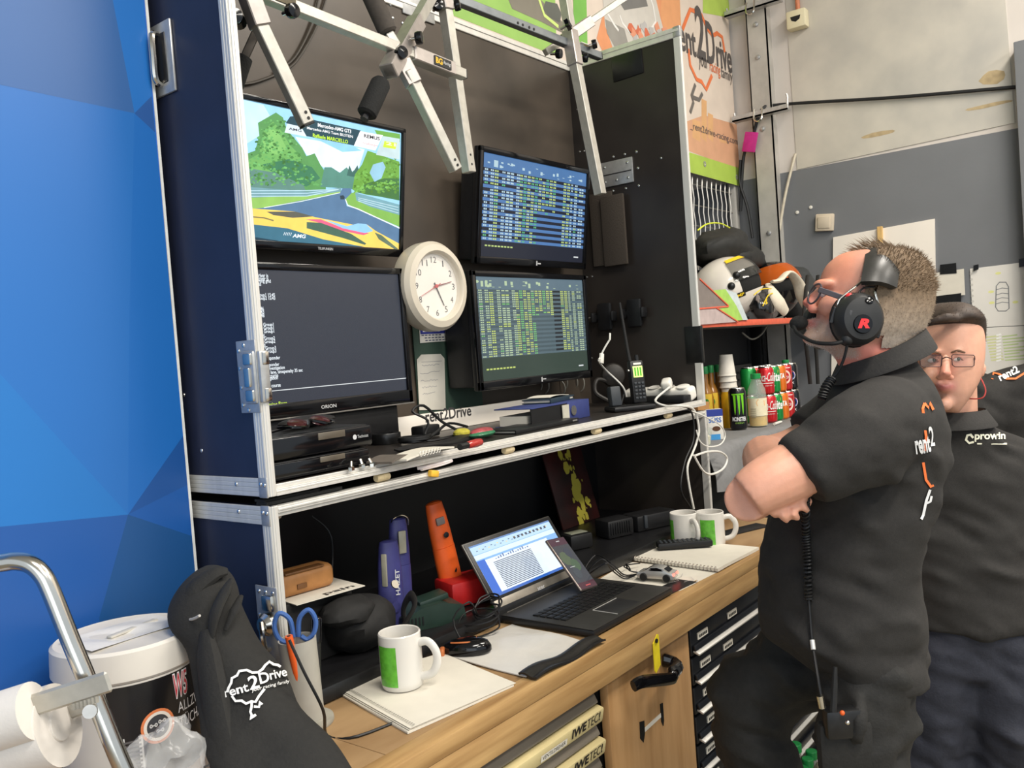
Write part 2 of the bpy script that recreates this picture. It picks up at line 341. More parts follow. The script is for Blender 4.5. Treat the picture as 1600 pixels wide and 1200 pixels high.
# white board with wooden stick, papers and tape on the wall
WB = mat('white_board_sheet', (236, 228, 216), .55, 0, .02, 8)
bo, boM = wall_sheet('white_board', [(1303, 371), (1461, 342), (1463, 470), (1463, 620), (1300, 600)], .012, WB, 'large blank white board on the grey wall behind the headset man', 'board', .001)
a = wallpt(1375, 354, .02); b = wallpt(1380, 520, .02)
solo('wooden_stick', MB().beam(a, b, .022, .022), mat('pale_pine', (214, 176, 112), .6, 0, .15, 30, stretch=(4, 4, .4)), 'pale wooden stick in front of the white board', 'stick', T(b), world=True)
pa, paM = wall_sheet('note_paper', [(1460, 427), (1507, 420), (1509, 461), (1461, 464)], .001, PAPER, 'small blank paper taped right beside the white board', 'paper', .013)
for k, pts in enumerate(([(1470, 414), (1495, 411), (1496, 427), (1470, 429)], [(1462, 463), (1503, 458), (1503, 472), (1462, 475)], [(1522, 415), (1530, 413), (1530, 421), (1522, 424)], [(1593, 405), (1604, 403), (1604, 416), (1593, 418)])):
    wall_sheet('tape_strip', pts, .0015, TAPE, ('black tape above the small paper', 'black tape under the small paper', 'black tape on the left corner of the car diagram', 'black tape on the right corner of the car diagram')[k], 'tape', .015)
PLAS = mat('clear_sleeve_film', (226, 222, 214), .2, 0, .03, 12, bump=.12, bscale=14)
for k, (pts, lab) in enumerate((([(1516, 420), (1640, 405), (1642, 506), (1521, 512)], 'paper sheet with a car outline drawing in a plastic sleeve'), ([(1521, 513), (1642, 507), (1644, 600), (1526, 600)], 'lower sleeve sheet with pale green highlighted handwriting'))):
    o, M = wall_sheet('document_sleeve', pts, .002, PLAS, lab, 'paper', .004)
    I = M.inverted(); f = lambda px, py: (lambda p: (p.x, p.y))(I @ wallpt(px, py)); mb = MB()
    if k == 0:
        car = [f(*p) for p in ((1557, 447), (1562, 441), (1572, 441), (1576, 448), (1577, 482), (1572, 486), (1560, 486), (1556, 480))]
        line2(mb, car, .004, .0024, (120, 122, 124), True)
        for yy in (452, 460, 467, 474): line2(mb, [f(1557, yy+1), f(1566, yy-2), f(1576, yy-1)], .003, .0024, (130, 132, 134))
        for px, py in ((1560, 427), (1549, 456), (1550, 473), (1587, 472)): p = f(px, py); disc(mb, p[0], p[1], .012, .0023, 10, (226, 226, 150), .006)
        for i in range(9): p = f(1518+i*.45, 428+i*8.6); disc(mb, p[0], p[1], .006, .0024, 8, (196, 192, 184))
    else:
        for i in range(9):
            a = f(1541+i, 527+i*4.5); line2(mb, [a, (a[0]+.05, a[1]+.003)], .007, .0023, (212, 214, 160)); a = f(1566+i*.6, 526+i*4.6); line2(mb, [a, (a[0]+.06+.03*(i % 3), a[1]+.004)], .006, .0023, (190, 206, 150))
            a = f(1557, 524+i*5); line2(mb, [a, (a[0]+.02, a[1]+.004)], .008, .0024, (244, 244, 240))
    part('print', mb, PRINT, o, smooth=0)
q = wallpt(1529, 516, .01); solo('green_clip', MB().box((0, 0, 0), (.012, .02, .035), None, .004), mat('green_plastic', (80, 190, 70), .4), 'small green clip between the two document sleeves', 'clip', q)
q = wallpt(1586, 70, .05); solo('wall_edge_post', MB().bx(-.05, .049, -.35, .0, 0, q.z, .004), WALLD, 'grey boxed-in post at the right end of the wall', 'post', (XW-.05, q.y, 0))
# ---------------------------------------------------------------- mesh fence with the team banner
XG0, XG1 = 1.30, 4.388
t = thing('mesh_fence', 'galvanised wire mesh fence panel behind the banner', 'fence', (XG0, YG, 0))
WIRE = mat('galvanised_wire', (188, 184, 176), .4, .8, .1, 40)
part('frame_post', MB().bx(XG1-XG0-.04, XG1-XG0, -.02, .02, 0, 3.6, .003), GALV, t); part('frame_post', MB().bx(0, .04, -.02, .02, 0, 3.6, .003), STEEL, t)
part('frame_rail', MB().bx(0, XG1-XG0, -.02, .02, 3.56, 3.6, .003), STEEL, t)
nv = 42; x0 = 2.05
base = MB().tube([(0, 0, 1.3), (0, 0, 3.58)], .003, 4); vw = None
for i in range(nv):
    zz = [(x0+i*.0535+(.006 if (j % 2) else -.006), -.004, 1.45+j*.06) for j in range(16)]
    if x0+i*.0535 > XG1-XG0-.05: break
    part('vertical_wire', MB().tube(zz, .0032, 4), WIRE, t)
hw = None
for j in range(10):
    if hw is None: hw = part('horizontal_wire', MB().tube([(x0, 0, 0), (XG1-XG0, 0, 0)], .0032, 4), WIRE, t); hw.matrix_local = T((0, 0, 1.5))
    else: dup(hw, T((0, 0, 1.5+j*.1)), t)
# banner, printed both with cars and the emblem; coordinates in banner-plane metres measured on y = YG-.03
YB = YG-.03
bM = frame((2.2, YB, 2.3), (1, 0, 0), (0, 0, 1)); bI = bM.inverted()
def bp(px, py): p = bI @ aty(px, py, YB); return (p.x, p.y)
def shb(pts): return [bp(*p) for p in pts]
BX0, BX1 = 1.55-2.2, 4.384-2.2
ban = thing('banner', 'printed team banner with racing cars hung on the mesh fence', 'banner', bM)
bl = bp(1100, 270)[1]; mb = MB()
def lowz(x): return bl+.0
mb.prism([(BX0, bl-.0), (BX1, bl-.02), (BX1, 1.25), (BX0, 1.25)], -.002, 0, col=(222, 206, 190))
part('sheet', mb, attr_mat('banner_print', .62, bump=.15, bscale=6, tint=.12, tscale=9), ban, smooth=0)
mb = MB()
def P_(pts, col, z): mb.poly([(p[0], p[1], z) for p in pts], col)
P_([(BX0, .35), (.55, .35), (.62, 1.25), (BX0, 1.25)], (150, 190, 96), .0006)
P_([(BX0, bl), (BX1, bl-.02), (BX1, bl+.075), (BX0, bl+.095)], (172, 200, 82), .0009)
P_(shb([(1074, 235), (1155, 266), (1152, 195), (1100, 180), (1072, 190)]), (216, 164, 128), .0005)
for a, b, h in ((1082, 1094, 150), (1096, 1104, 118), (1106, 1114, 140), (1124, 1136, 185)): P_(shb([(a, 215), (b, 222), (b, h+40), (a, h+36)]), (222, 172, 120), .0007)
P_(shb([(1098, 20), (1141, 28), (1138, 0), (1098, -8)]), (180, 206, 90), .0009)
# red-orange splash and the two cars
P_(shb([(932, 60), (945, 10), (1000, -20), (1060, -20), (1056, 60), (1040, 70), (985, 84), (950, 100)]), (224, 150, 104), .0008)
P_(shb([(940, -20), (1020, -20), (1032, 30), (1038, 52), (1002, 62), (985, 88), (958, 78), (945, 40)]), (206, 200, 190), .0012)
P_(shb([(945, 30), (975, 45), (985, 82), (960, 74), (948, 52)]), (150, 146, 138), .0016)
P_(shb([(962, -5), (1006, -12), (1012, 10), (975, 16)]), (120, 118, 114), .0016)
for s in range(14): q = bp(986+4*s, 44+(s*7 % 5)*5); R9 = random.Random(s); mb.poly([(q[0]+(.012+.028*R9.random())*math.cos(a*.698), q[1]+(.012+.024*R9.random())*math.sin(a*.698), .002+.0001*s) for a in range(9)], ((206, 110, 78), (222, 150, 118), (186, 182, 178))[s % 3])
line2(mb, shb([(1012, -15), (1020, 10), (1024, 34), (1014, 50)]), .012, .002, (236, 232, 226))
line2(mb, shb([(948, 20), (960, 40), (966, 48)]), .012, .002, (236, 232, 226)); line2(mb, shb([(968, 24), (972, 36), (985, 52)]), .01, .002, (236, 232, 226))
P_(shb([(790, -10), (845, 0), (880, 36), (880, 52), (845, 34), (800, 14)]), (128, 122, 108), .0012)
P_(shb([(852, 2), (870, 6), (877, 22), (874, 36), (856, 26), (848, 14)]), (96, 98, 90), .0016)
line2(mb, shb([(842, 0), (850, 24), (872, 42)]), .014, .002, (206, 226, 130))
P_(shb([(895, -10), (916, 0), (918, 90), (897, 84)]), (120, 180, 80), .0012)
P_(shb([(1034, -10), (1062, 0), (1064, 45), (1040, 60), (1032, 20)]), (226, 160, 110), .0009)
line2(mb, shb([(1066, 46), (1072, 30), (1078, 15), (1086, 18), (1096, 24), (1104, 44), (1113, 56), (1120, 52), (1128, 58), (1132, 82)]), .022, .0022, (232, 122, 70))
line2(mb, shb([(1075, 76), (1078, 102), (1088, 124), (1096, 128), (1103, 140), (1112, 118)]), .022, .0022, (232, 122, 70))
G = (88, 82, 80)
def btext(s, x, y, x1, y1, h, **k):
    a = bp(x, y); b = bp(x1, y1); text(mb, s, a[0], a[1], w=b[0]-a[0], h=h, z=.0028, **k)
btext('rent', 1055, 74, 1088, 88, .12, bold=.02, col=G); btext('2', 1089, 90, 1103, 96, .26, bold=.02, col=G); btext('D', 1105, 98, 1118, 104, .21, bold=.02, col=G); btext('rive', 1120, 104, 1144, 116, .14, bold=.02, col=G)
btext('your', 1092, 109, 1107, 116, .07, col=G, shear=.2); btext('racing', 1109, 116, 1126, 125, .07, col=(232, 122, 70), shear=.2); btext('family', 1127, 126, 1145, 136, .075, col=G, shear=.2)
btext('_rent2drive-racing.com', 1078, 204, 1153, 238, .045, col=(110, 100, 96))
for P in ([(1086, 132), (1080, 150), (1083, 160), (1078, 176)], [(1082, 152), (1092, 156), (1097, 146)]): line2(mb, shb(P), .02, .0028, (110, 104, 98))
part('print', mb, attr_mat('banner_ink', .62, bump=.12, bscale=6, tint=.15, tscale=12), ban, smooth=0)
for px, py in ((1101, 263), (1151, 283)): q = bp(px, py); part('eyelet', MB().lathe([(.012, 0), (.014, .003), (.008, .003), (.006, 0)], 12, T((q[0], q[1]+.02, 0))), STEEL, ban)
# ---------------------------------------------------------------- blue printed partition
YP, XP = 1.47, .882
pt = thing('partition_panel', 'tall blue partition panel printed with faceted triangles', 'partition', (XP, YP, 0))
part('panel', MB().bx(-2.6, -.004, 0, .03, 0, 3.4), mat('blue_panel_core', (30, 100, 190), .45), pt, smooth=0)
part('edge_trim', MB().bx(-.004, .001, -.002, .032, 0, 3.4), mat('white_edge_trim', (225, 225, 220), .4), pt, smooth=0)
mb = MB()
def pp(px, py): q = aty(px, py, YP-.001)-V((XP, YP, 0)); return V((q.x, -.0012, q.z))
J1 = (210, 177); J2 = (200, 804)
WL = -2.59
def wl(y): q = pp(-40, y); return V((WL, -.0012, 3.39 if y == -60 else .001 if y == 1300 else q.z+(q.x-WL)*.06))
def eg(y): p = pp(200, y); return (223+.0935*y, y)
for col, pts in (((50, 96, 156), [(-40, -60), (52, -60), J1, (-40, 188)]), ((30, 108, 186), [(52, -60), eg(-60), eg(150), J1]), ((36, 84, 150), [eg(150), J1, eg(207)]),
    ((34, 106, 182), [(-60, 190), J1, (202, 500), J2, (0, 584), (-60, 520)]), ((26, 102, 180), [J1, eg(207), eg(680), J2, (202, 500)]), ((32, 112, 186), [(-60, 520), (0, 584), J2, (0, 823), (-60, 830)]),
    ((24, 78, 146), [eg(680), eg(757), J2]), ((26, 86, 160), [eg(757), eg(838), J2]), ((26, 78, 134), [J2, eg(838), eg(1300), (90, 1300), (155, 965)]), ((30, 84, 156), [(-60, 830), (0, 823), J2, (155, 965), (90, 1300), (-60, 1300)])):
    mb.poly([wl(p[1]) if p[0] <= -40 else V((pp(*p).x, -.0012, 3.39 if p[1] == -60 else .001 if p[1] == 1300 else pp(*p).z)) for p in pts], col)
part('print', mb, attr_mat('blue_print', .38, tint=.04, tscale=3), pt, smooth=0)
# ================================================================ the two stacked flight cases
CX0, CX1, CYF, CYB, CZ0, CZ1 = .898, 2.602, 1.25, 1.69, 1.335, 2.552
LZ0, LZ1 = .952, 1.318
BZ = .95
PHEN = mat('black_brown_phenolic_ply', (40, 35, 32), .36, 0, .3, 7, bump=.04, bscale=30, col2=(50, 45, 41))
GLAREP = mat('black_ply_with_glare', (86, 76, 66), .34, 0, .2, 4, bump=.04, bscale=30, col2=(62, 55, 48)); DARKP = mat('blue_black_ply', (20, 20, 22), .4, 0, .2, 7)  # upper back panel: glare on the black ply put into a lighter brown
NAVY = mat('navy_phenolic_ply', (36, 42, 64), .42, 0, .12, 9, bump=.03, bscale=80)
uc = thing('flight_case', 'upper open black flight case holding four screens', 'flight case', (CX0, CYF, CZ0))
lc = thing('flight_case', 'lower black flight case standing on the wooden workbench', 'flight case', (CX0, CYF, LZ0))
W_ = CX1-CX0; D_ = CYB-CYF
def post(mb, x, s, z0, z1):
    """hybrid edge profile: ribbed, s=+1 faces the room on the left side, -1 on the right"""
    mb.bx(x, x+s*.013, -.003, .004, z0, z1, .001).bx(x+s*.004, x+s*.009, -.0045, .0, z0, z1, .001)
    for k in range(3): mb.bx(x-s*.003, x+s*.001, .001+k*.0075, .0072+k*.0075, z0, z1, .001)
    mb.bx(x-s*.0022, x+s*.001, .0, .024, z0, z1); mb.bx(x+s*.011, x+s*.0135, 0, .02, z0, z1)
    return mb
RIV = mat('bright_rivet', (215, 215, 210), .25, 1, .05, 50)
def rivets(parent, pts, r=.004, ax='x', s=-1):
    first = None
    for p in pts:
        if first is None:
            first = part('rivet', MB().lathe([(r, 0), (r*.9, r*.3), (r*.5, r*.55), (0.0001, r*.6)], 10, RY(90*s) if ax == 'x' else RX(90)), RIV, parent); first.matrix_local = T(p); WM[first] = WM[parent] @ T(p)
        else: dup(first, T(p), parent)
def case(t, H, top):
    part('side_panel', MB().bx(0, .009, .002, D_, .004, H), NAVY, t, smooth=0); part('side_panel', MB().bx(W_-.009, W_, .002, D_, .004, H), PHEN, t, smooth=0)
    part('back_panel', MB().bx(.009, W_-.009, D_-.009, D_, .004, H), DARKP if top else GLAREP, t, smooth=0)
    part('corner_profile', post(MB(), 0, 1, .0, H), ALU, t, smooth=0); part('corner_profile', post(MB(), W_, -1, .0, H), ALU, t, smooth=0)
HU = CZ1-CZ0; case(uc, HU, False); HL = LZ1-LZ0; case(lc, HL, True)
part('shelf_panel', MB().bx(.009, W_-.009, .006, D_-.009, .004, .018), PHEN, uc, smooth=0)
part('floor_panel', MB().bx(.009, W_-.009, .02, D_-.009, .004, .02), DARKP, lc, smooth=0); part('top_panel', MB().bx(.009, W_-.009, .004, D_-.009, HL-.012, HL-.003), PHEN, lc, smooth=0)
part('threshold', MB().bx(.012, W_-.012, -.02, .03, .0, .03, .006), BLK, lc)
r = MB(); r.bx(.013, W_-.013, -.004, .004, 0, .004).bx(.013, W_-.013, -.003, .02, .002, .012, .001).bx(.013, W_-.013, -.004, .0, .005, .009, .001).bx(.013, W_-.013, .004, .01, .012, .019, .001)
part('bottom_rail', r, ALU, uc, smooth=0)
r = MB(); r.bx(.013, W_-.013, -.003, .02, HL-.013, HL-.001, .001).bx(.013, W_-.013, -.005, .0, HL-.009, HL-.005, .001).bx(.013, W_-.013, .002, .008, HL-.02, HL-.013, .001)
part('top_rail', r, ALU, lc, smooth=0)
for t, za, zb in ((uc, 0, .032), (lc, HL-.032, HL)):
    s = MB()
    for k in range(4): s.bx(-.003, .0, .024, D_, za+k*.008+.0005, za+k*.008+.0075, .0008)
    s.bx(-.002, .001, .024, D_, za, zb); part('side_rail', s, ALU, t, smooth=0)
    part('corner_bracket', MB().bx(-.0045, 0, .0, .024, za-.002, zb+.002, .003), STEEL, t)
    rivets(t, [(-.0045, .006, (za+zb)/2+.005), (-.0045, .017, (za+zb)/2+.006), (-.003, .09, (za+zb)/2+.004)])
part('back_top_rail', MB().bx(0, W_, D_-.014, D_+.004, HU-.03, HU+.003, .002).bx(0, W_, D_-.017, D_-.012, HU-.012, HU-.004), ALU, uc, smooth=0)
part('side_top_rail', MB().bx(W_-.014, W_+.003, .0, D_, HU-.03, HU+.003, .002).bx(W_-.017, W_-.012, .0, D_, HU-.012, HU-.004), ALU, uc, smooth=0)
part('top_corner_bracket', MB().bx(W_-.016, W_+.004, -.005, .02, HU-.03, HU+.005, .003), STEEL, uc)
# hardware -------------------------------------------------------------------------------------------
def sidept(px, py, t, x=CX0): return WM[t].inverted() @ atx(px, py, x)
a = sidept(379, 540, uc); b = sidept(404, 640, uc)
t = part('butterfly_latch', MB().bx(-.006, -.003, -.002, .052, b.z-.005, a.z+.008, .003), STEEL, uc)
zc = (a.z+b.z)/2; h = a.z-b.z
part('latch_dish', MB().box((-.005, .018, zc), (.012, .036, h*.82), None, .005).box((.006, -.004, zc), (.02, .012, h*.8), None, .004), STEEL, t); part('latch_wing', MB().box((-.013, .016, zc), (.006, .016, h*.3), None, .003), CHROME, t)
part('latch_claw', MB().box((-.011, .014, zc+h*.28), (.008, .022, h*.18), None, .003).box((.008, -.009, zc+h*.28), (.014, .006, h*.2), None, .002), CHROME, t); part('latch_claw', MB().box((-.011, .014, zc-h*.28), (.008, .022, h*.18), None, .003).box((.008, -.009, zc-h*.28), (.014, .006, h*.2), None, .002), CHROME, t)
rivets(uc, [(-.006, .045, zc+h*k) for k in (-.42, -.15, .15, .42)]+[(-.006, .03, zc+h*.5), (-.006, .03, zc-h*.5)])
a = sidept(392, 912, lc); b = sidept(440, 1030, lc)
t = part('butterfly_latch', MB().bx(-.006, -.003, -.004, .056, .0, a.z+.002, .003), STEEL, lc)
part('latch_drum', MB().lathe([(.02, -.002), (.02, .010), (.014, .018), (.006, .02)], 18, T((-.006, .02, a.z-.062)) @ RY(-90)), CHROME, t); part('latch_claw', MB().box((-.010, .016, a.z-.025), (.012, .03, .03), None, .006), CHROME, t)
part('latch_wing', MB().tube(spl([(-.026, .018, a.z-.055), (-.032, .008, a.z-.075), (-.026, .012, a.z-.10), (-.012, .02, a.z-.105)], 5), .005, 8), CHROME, t)
rivets(lc, [(-.006, .045, a.z-.008), (-.006, .026, a.z-.008), (-.006, .006, a.z-.008), (-.006, .048, a.z-.05)])
a = sidept(252, 52, uc); b = sidept(258, 136, uc)
zc = (a.z+b.z)/2
t = part('recessed_handle', MB().box((-.003, .205, zc), (.006, .07, .13), None, .003), STEEL, uc); part('handle_dish', MB().box((-.006, .21, zc), (.004, .045, .09), None, .002), BLK, t)
part('handle_bar', MB().tube(spl([(-.004, .21, zc+.045), (-.02, .205, zc+.04), (-.022, .203, zc), (-.02, .205, zc-.04), (-.004, .21, zc-.045)], 4), .006, 8), CHROME, t)
XI = CX1-.0095                # inner face of the right side panel
I = WM[uc].inverted(); si = lambda px, py: I @ atx(px, py, XI)
c = si(964, 270)
t = part('hinge_plate', MB().box((W_-.0125, c.y, c.z), (.006, .13, .085), None, .003), STEEL, uc); part('seam', MB().box((W_-.016, c.y, c.z-.002), (.002, .12, .003)), BLK, t)
rivets(uc, [(W_-.0155, c.y+dy, c.z+dz) for dy, dz in ((-.045, .025), (.045, .025), (-.045, -.025), (0, -.025), (.045, -.025))]+[(W_-.0095, c.y+dy, c.z+dz) for dy, dz in ((-.08, .055), (-.035, .056), (.01, .056), (-.082, 0), (-.08, -.058), (-.03, -.058), (.02, -.058))], .005)
rivets(uc, [(W_-.0095, si(px, py).y, si(px, py).z) for px, py in ((902, 171), (906, 237), (913, 236), (1033, 247), (917, 433), (925, 432), (921, 497), (925, 560), (991, 583))], .004)
rivets(uc, [(aty(728, 320, CYB-.01).x-CX0, D_-.0095, aty(728, 320, CYB-.01).z-CZ0)], .005, 'y')
rivets(uc, [(-.0, sidept(*p, uc).y, sidept(*p, uc).z) for p in ((287, 617), (315, 704))], .004)
c = si(980, 97); part('tape_patch', MB().box((W_-.0115, c.y, c.z+.003), (.003, .115, .11), RX(-2), .001), TAPE, uc, label='black tape square on the top edge')
part('tape_patch', MB().bx(W_-.014, W_+.004, -.008, .05, si(1080, 568).z, si(1080, 510).z, .002), TAPE, uc, label='black tape wrapped round the front post')
# plate at the top of the back panel with rivets
c = aty(652, 5, CYB-.01)-V((CX0, CYF, CZ0)); part('handle_plate', MB().box((c.x, D_-.012, c.z+.02), (.13, .006, .13), None, .012), STEEL, uc)
rivets(uc, [(aty(px, py, CYB-.01).x-CX0, D_-.0095, aty(px, py, CYB-.01).z-CZ0) for px, py in ((610, 7), (614, 28), (629, 36), (657, 43))], .005, 'y')
# cork spacers and odds between the cases
CORK = mat('pale_cork', (196, 178, 140), .8, 0, .2, 80, bump=.3)
for i, (px, py) in enumerate(((597, 745), (794, 704), (932, 675), (1044, 650))):
    p = aty(px, py, CYF+.008)
    solo('cork_spacer', MB().lathe([(.001, -.017), (.007, -.017), (.0085, -.012), (.0085, .012), (.007, .017), (.001, .017)], 12, RY(90)), CORK, ('leftmost', 'second', 'third', 'rightmost')[i]+' pale cork spacer between the two flight cases, counted from the left', 'spacer', (p.x, p.y, LZ1+.0085), 'cork spacers between the cases')
p = aty(455, 768, 1.27); solo('foam_strip', MB().box((.075, 0, .004), (.17, .03, .006), None, .001).box((.05, .004, .009), (.12, .03, .004)), FOAM, 'dark foam strip squeezed between the cases at the left corner', 'foam', (CX0+.01, 1.275, LZ1))
p = aty(672, 742, CYF); t = thing('cloth_strap', 'white looped strap with a yellow clip hanging between the cases', 'strap', (p.x, CYF-.006, LZ1+.002))
part('loop', MB().tube(spl([(-.02, .01, .004), (.03, .006, .006), (.062, .004, .009), (.066, .003, .012), (.05, .004, .013), (0, .01, .009), (-.022, .02, .008)], 5), .004, 8, flat=.5), mat('white_webbing', (225, 214, 210), .7), t)
part('clip', MB().box((.0, -.004, -.006), (.024, .012, .014), RY(12), .003), mat('yellow_orange_clip', (226, 176, 60), .5), t)
# ================================================================ four screens
SCRN = {}
def screen(name, label, xr, z0, z1, yt, yb, w, bez, bot, emit, power, body=.045):
    """a flat television: xr right edge, yt / yb depth of its top and bottom edge"""
    H = math.hypot(z1-z0, yb-yt); ang = math.degrees(math.atan2(yb-yt, z1-z0))
    M = T((xr-w/2, yb, z0)) @ RX(ang)
    t = thing(name, label, 'screen', M)
    mb = MB().bx(-w/2, w/2, .004, .02, 0, H, .004); mb.bx(-w/2+.05, w/2-.05, .02, body, .05, H-.04, .008); part('housing', mb, BLK, t)
    b = MB()
    b.bx(-w/2, -w/2+bez, -.006, .006, 0, H, .003).bx(w/2-bez, w/2, -.006, .006, 0, H, .003).bx(-w/2, w/2, -.006, .006, H-bez, H, .003).bx(-w/2, w/2, -.006, .006, 0, bot, .003)
    part('bezel', b, BLKG, t)
    S = T((-w/2+bez, 0, bot)) @ frame((0, 0, 0), (1, 0, 0), (0, 0, 1)); sw, sh = w-2*bez, H-bez-bot
    if body > .05: part('rear_box', MB().bx(-w/2+.004, w/2-.03, .02, body, .01, H-.03, .006), BLK, t)
    part('mount', MB().bx(-.05, .05, .03, max(body, 1.677-max(yb, yt)-.004), H/2-.06, H/2+.06, .004), BLK, t)
    WI = (WM[t] @ S).inverted(); n = WM[t] @ S
    def sp(px, py):
        o = WI @ EYE; d = WI.to_3x3() @ ray(px, py); k = -o.z/d.z; q = o+d*k; return (q.x, q.y)
    mb = MB(S)
    def done(tint=.06, ts=60): part('picture', mb, attr_mat('picture_%d' % len(MATS), .25, emit, tint=tint, tscale=ts), t, smooth=0)
    return t, mb, sp, sw, sh, done, S
E_ = 1.0
# ---- race broadcast (upper left)
t, mb, sp, sw, sh, done, S = screen('television', 'upper left television showing a forest race track from a yellow car', 1.612, 1.819, 2.139, 1.55, 1.596, .562, .013, .020, .95, 0)
def g5(P): return [sp(340+x/4.6156, 140+y/4.6156) for x, y in P]
LAY = [0]
def pg(P, col, inc=1):
    LAY[0] += inc; z = .0002+LAY[0]*.00004; Q = g5(P)
    Q = [(min(max(x, 0), sw), min(max(y, 0), sh)) for x, y in Q]; mb.poly([(x, y, z) for x, y in Q], col)
rect(mb, 0, 0, sw, sh, .0001, (150, 202, 236))
pg([(-300, 60), (140, 60), (330, 110), (420, 260), (160, 420), (-300, 500)], (190, 222, 240))
pg([(560, 340), (900, 400), (1060, 430), (1020, 560), (960, 620), (760, 560), (640, 470)], (214, 232, 246))
pg([(700, 350), (980, 410), (1040, 440), (900, 450)], (140, 196, 238))
def scatter():
    R = random.Random(2)
    for k in range(1100):
        if k % 3: x, y = R.uniform(150, 760), R.uniform(190, 690); ok = y > 700-560*math.exp(-((x-420)/190)**2) and y > 215
        else: x, y = R.uniform(985, 1305), R.uniform(460, 740); ok = y > 620-(x-980)*.55
        if not ok or (1090 < x < 1215 and 515 < y < 670): continue
        r = R.uniform(5, 15); sh_ = R.uniform(-34, 34); c = (86, 146, 80) if x < 800 else (98, 150, 62); pg([(x+r*math.cos(a*1.05)*R.uniform(.6, 1.3), y+r*.8*math.sin(a*1.05)*R.uniform(.6, 1.3)) for a in range(6)], tuple(max(0, min(255, int(q+sh_*(1.1 if i == 1 else .8)))) for i, q in enumerate(c)), .002)
for k, (P, c) in enumerate((
    ([(-300, 420), (100, 440), (190, 470), (270, 440), (300, 330), (290, 240), (360, 200), (420, 165), (470, 200), (500, 290), (560, 360), (610, 420), (640, 480), (700, 460), (740, 540), (780, 600), (780, 720), (640, 740), (-300, 700)], (88, 146, 84)),
    ([(200, 520), (300, 460), (330, 300), (400, 230), (460, 300), (520, 400), (600, 480), (620, 640), (420, 640), (260, 580)], (110, 170, 92)),
    ([(300, 420), (380, 270), (450, 330), (500, 430), (430, 470)], (128, 186, 104)),
    ([(320, 540), (520, 500), (680, 560), (740, 640), (640, 700), (480, 660)], (60, 118, 84)),
    ([(-300, 560), (180, 560), (420, 600), (620, 690), (640, 745), (200, 720), (-300, 700)], (92, 132, 120)),
    ([(740, 700), (770, 560), (820, 560), (880, 600), (930, 560), (960, 600), (1010, 560), (1000, 640), (980, 720)], (84, 134, 120)),
    ([(930, 620), (950, 545), (972, 600), (1008, 545), (1030, 640)], (60, 100, 92)),
    ([(970, 720), (990, 610), (1040, 540), (1080, 440), (1140, 460), (1310, 520), (1310, 790), (1080, 760), (1000, 740)], (104, 156, 62)),
    ([(1130, 290), (1315, 320), (1315, 380), (1150, 330)], (104, 160, 70)),
    ([(1000, 740), (1060, 680), (1200, 640), (1310, 640), (1310, 800)], (66, 112, 60)),
    ([(1095, 600), (1120, 540), (1190, 520), (1210, 560), (1180, 640), (1130, 665)], (142, 186, 206)),
    ([(-300, 690), (200, 700), (640, 735), (890, 708), (890, 735), (650, 765), (-300, 800)], (112, 152, 158)),
    ([(-300, 790), (210, 780), (660, 765), (890, 735), (880, 748), (560, 815), (330, 852), (-300, 860)], (140, 184, 92)),
    ([(-300, 860), (330, 852), (880, 745), (900, 712), (960, 712), (965, 745), (920, 790), (930, 840), (1000, 860), (1310, 1000), (1310, 1160), (-300, 1000)], (84, 116, 148)),
    ([(965, 745), (990, 740), (1310, 860), (1310, 990), (1010, 860), (940, 830), (920, 790)], (124, 172, 80)),
    ([(990, 745), (1060, 760), (1310, 830), (1310, 905), (1100, 845), (1000, 800)], (112, 156, 166)),
    ([(880, 765), (905, 762), (915, 775), (912, 792), (884, 792)], (44, 60, 70)),
    ([(-300, 840), (215, 855), (560, 880), (700, 920), (980, 975), (1070, 970), (1140, 1020), (1310, 1110), (1310, 1175), (-300, 1120)], (240, 200, 96)),
    ([(350, 880), (560, 880), (690, 915), (540, 925), (400, 905)], (90, 90, 80)),
    ([(630, 935), (740, 935), (880, 990), (1090, 1035), (1050, 1050), (880, 1015), (730, 960)], (226, 96, 128)),
    ([(760, 935), (930, 985), (1010, 965), (1070, 970), (1120, 1020), (1060, 1035), (900, 1000)], (140, 190, 226)),
    ([(640, 955), (740, 960), (960, 1040), (1070, 1110), (1060, 1120), (900, 1070), (640, 1000)], (70, 100, 84)),
    ([(1130, 1030), (1180, 1050), (1300, 1150), (1270, 1160), (1160, 1080)], (90, 110, 90)),
    ([(-300, 960), (230, 970), (500, 1000), (760, 1080), (1060, 1165), (-300, 1140)], (58, 106, 126)),
    ([(-300, 1050), (240, 1060), (440, 1090), (420, 1110), (-300, 1120)], (30, 60, 76)),
    ([(560, 190), (1030, 295), (985, 405), (610, 330), (490, 240), (520, 195)], (30, 66, 78)),
    ([(500, 245), (600, 268), (640, 340), (480, 310)], (206, 220, 228)),
    ([(1025, 300), (1190, 330), (1135, 440), (980, 405)], (244, 244, 246)),
    ([(1190, 335), (1310, 355), (1310, 505), (1140, 470)], (186, 206, 208)),
    ([(1200, 370), (1290, 385), (1280, 430), (1190, 415)], (196, 222, 60)))):
    if k == 10: scatter()
    pg(P, c)
for yy in (712, 732, 752): LAY[0] += 1; line2(mb, g5([(150, yy+18), (640, yy+16), (870, 720)]), .0018, .0005+LAY[0]*.00004, (176, 208, 220))
for k in range(3): LAY[0] += 1; line2(mb, g5([(1010, 780+k*12), (1300, 850+k*20)]), .0016, .0005+LAY[0]*.00004, (180, 206, 214))
LAY[0] += 1; zt = .0005+LAY[0]*.00004
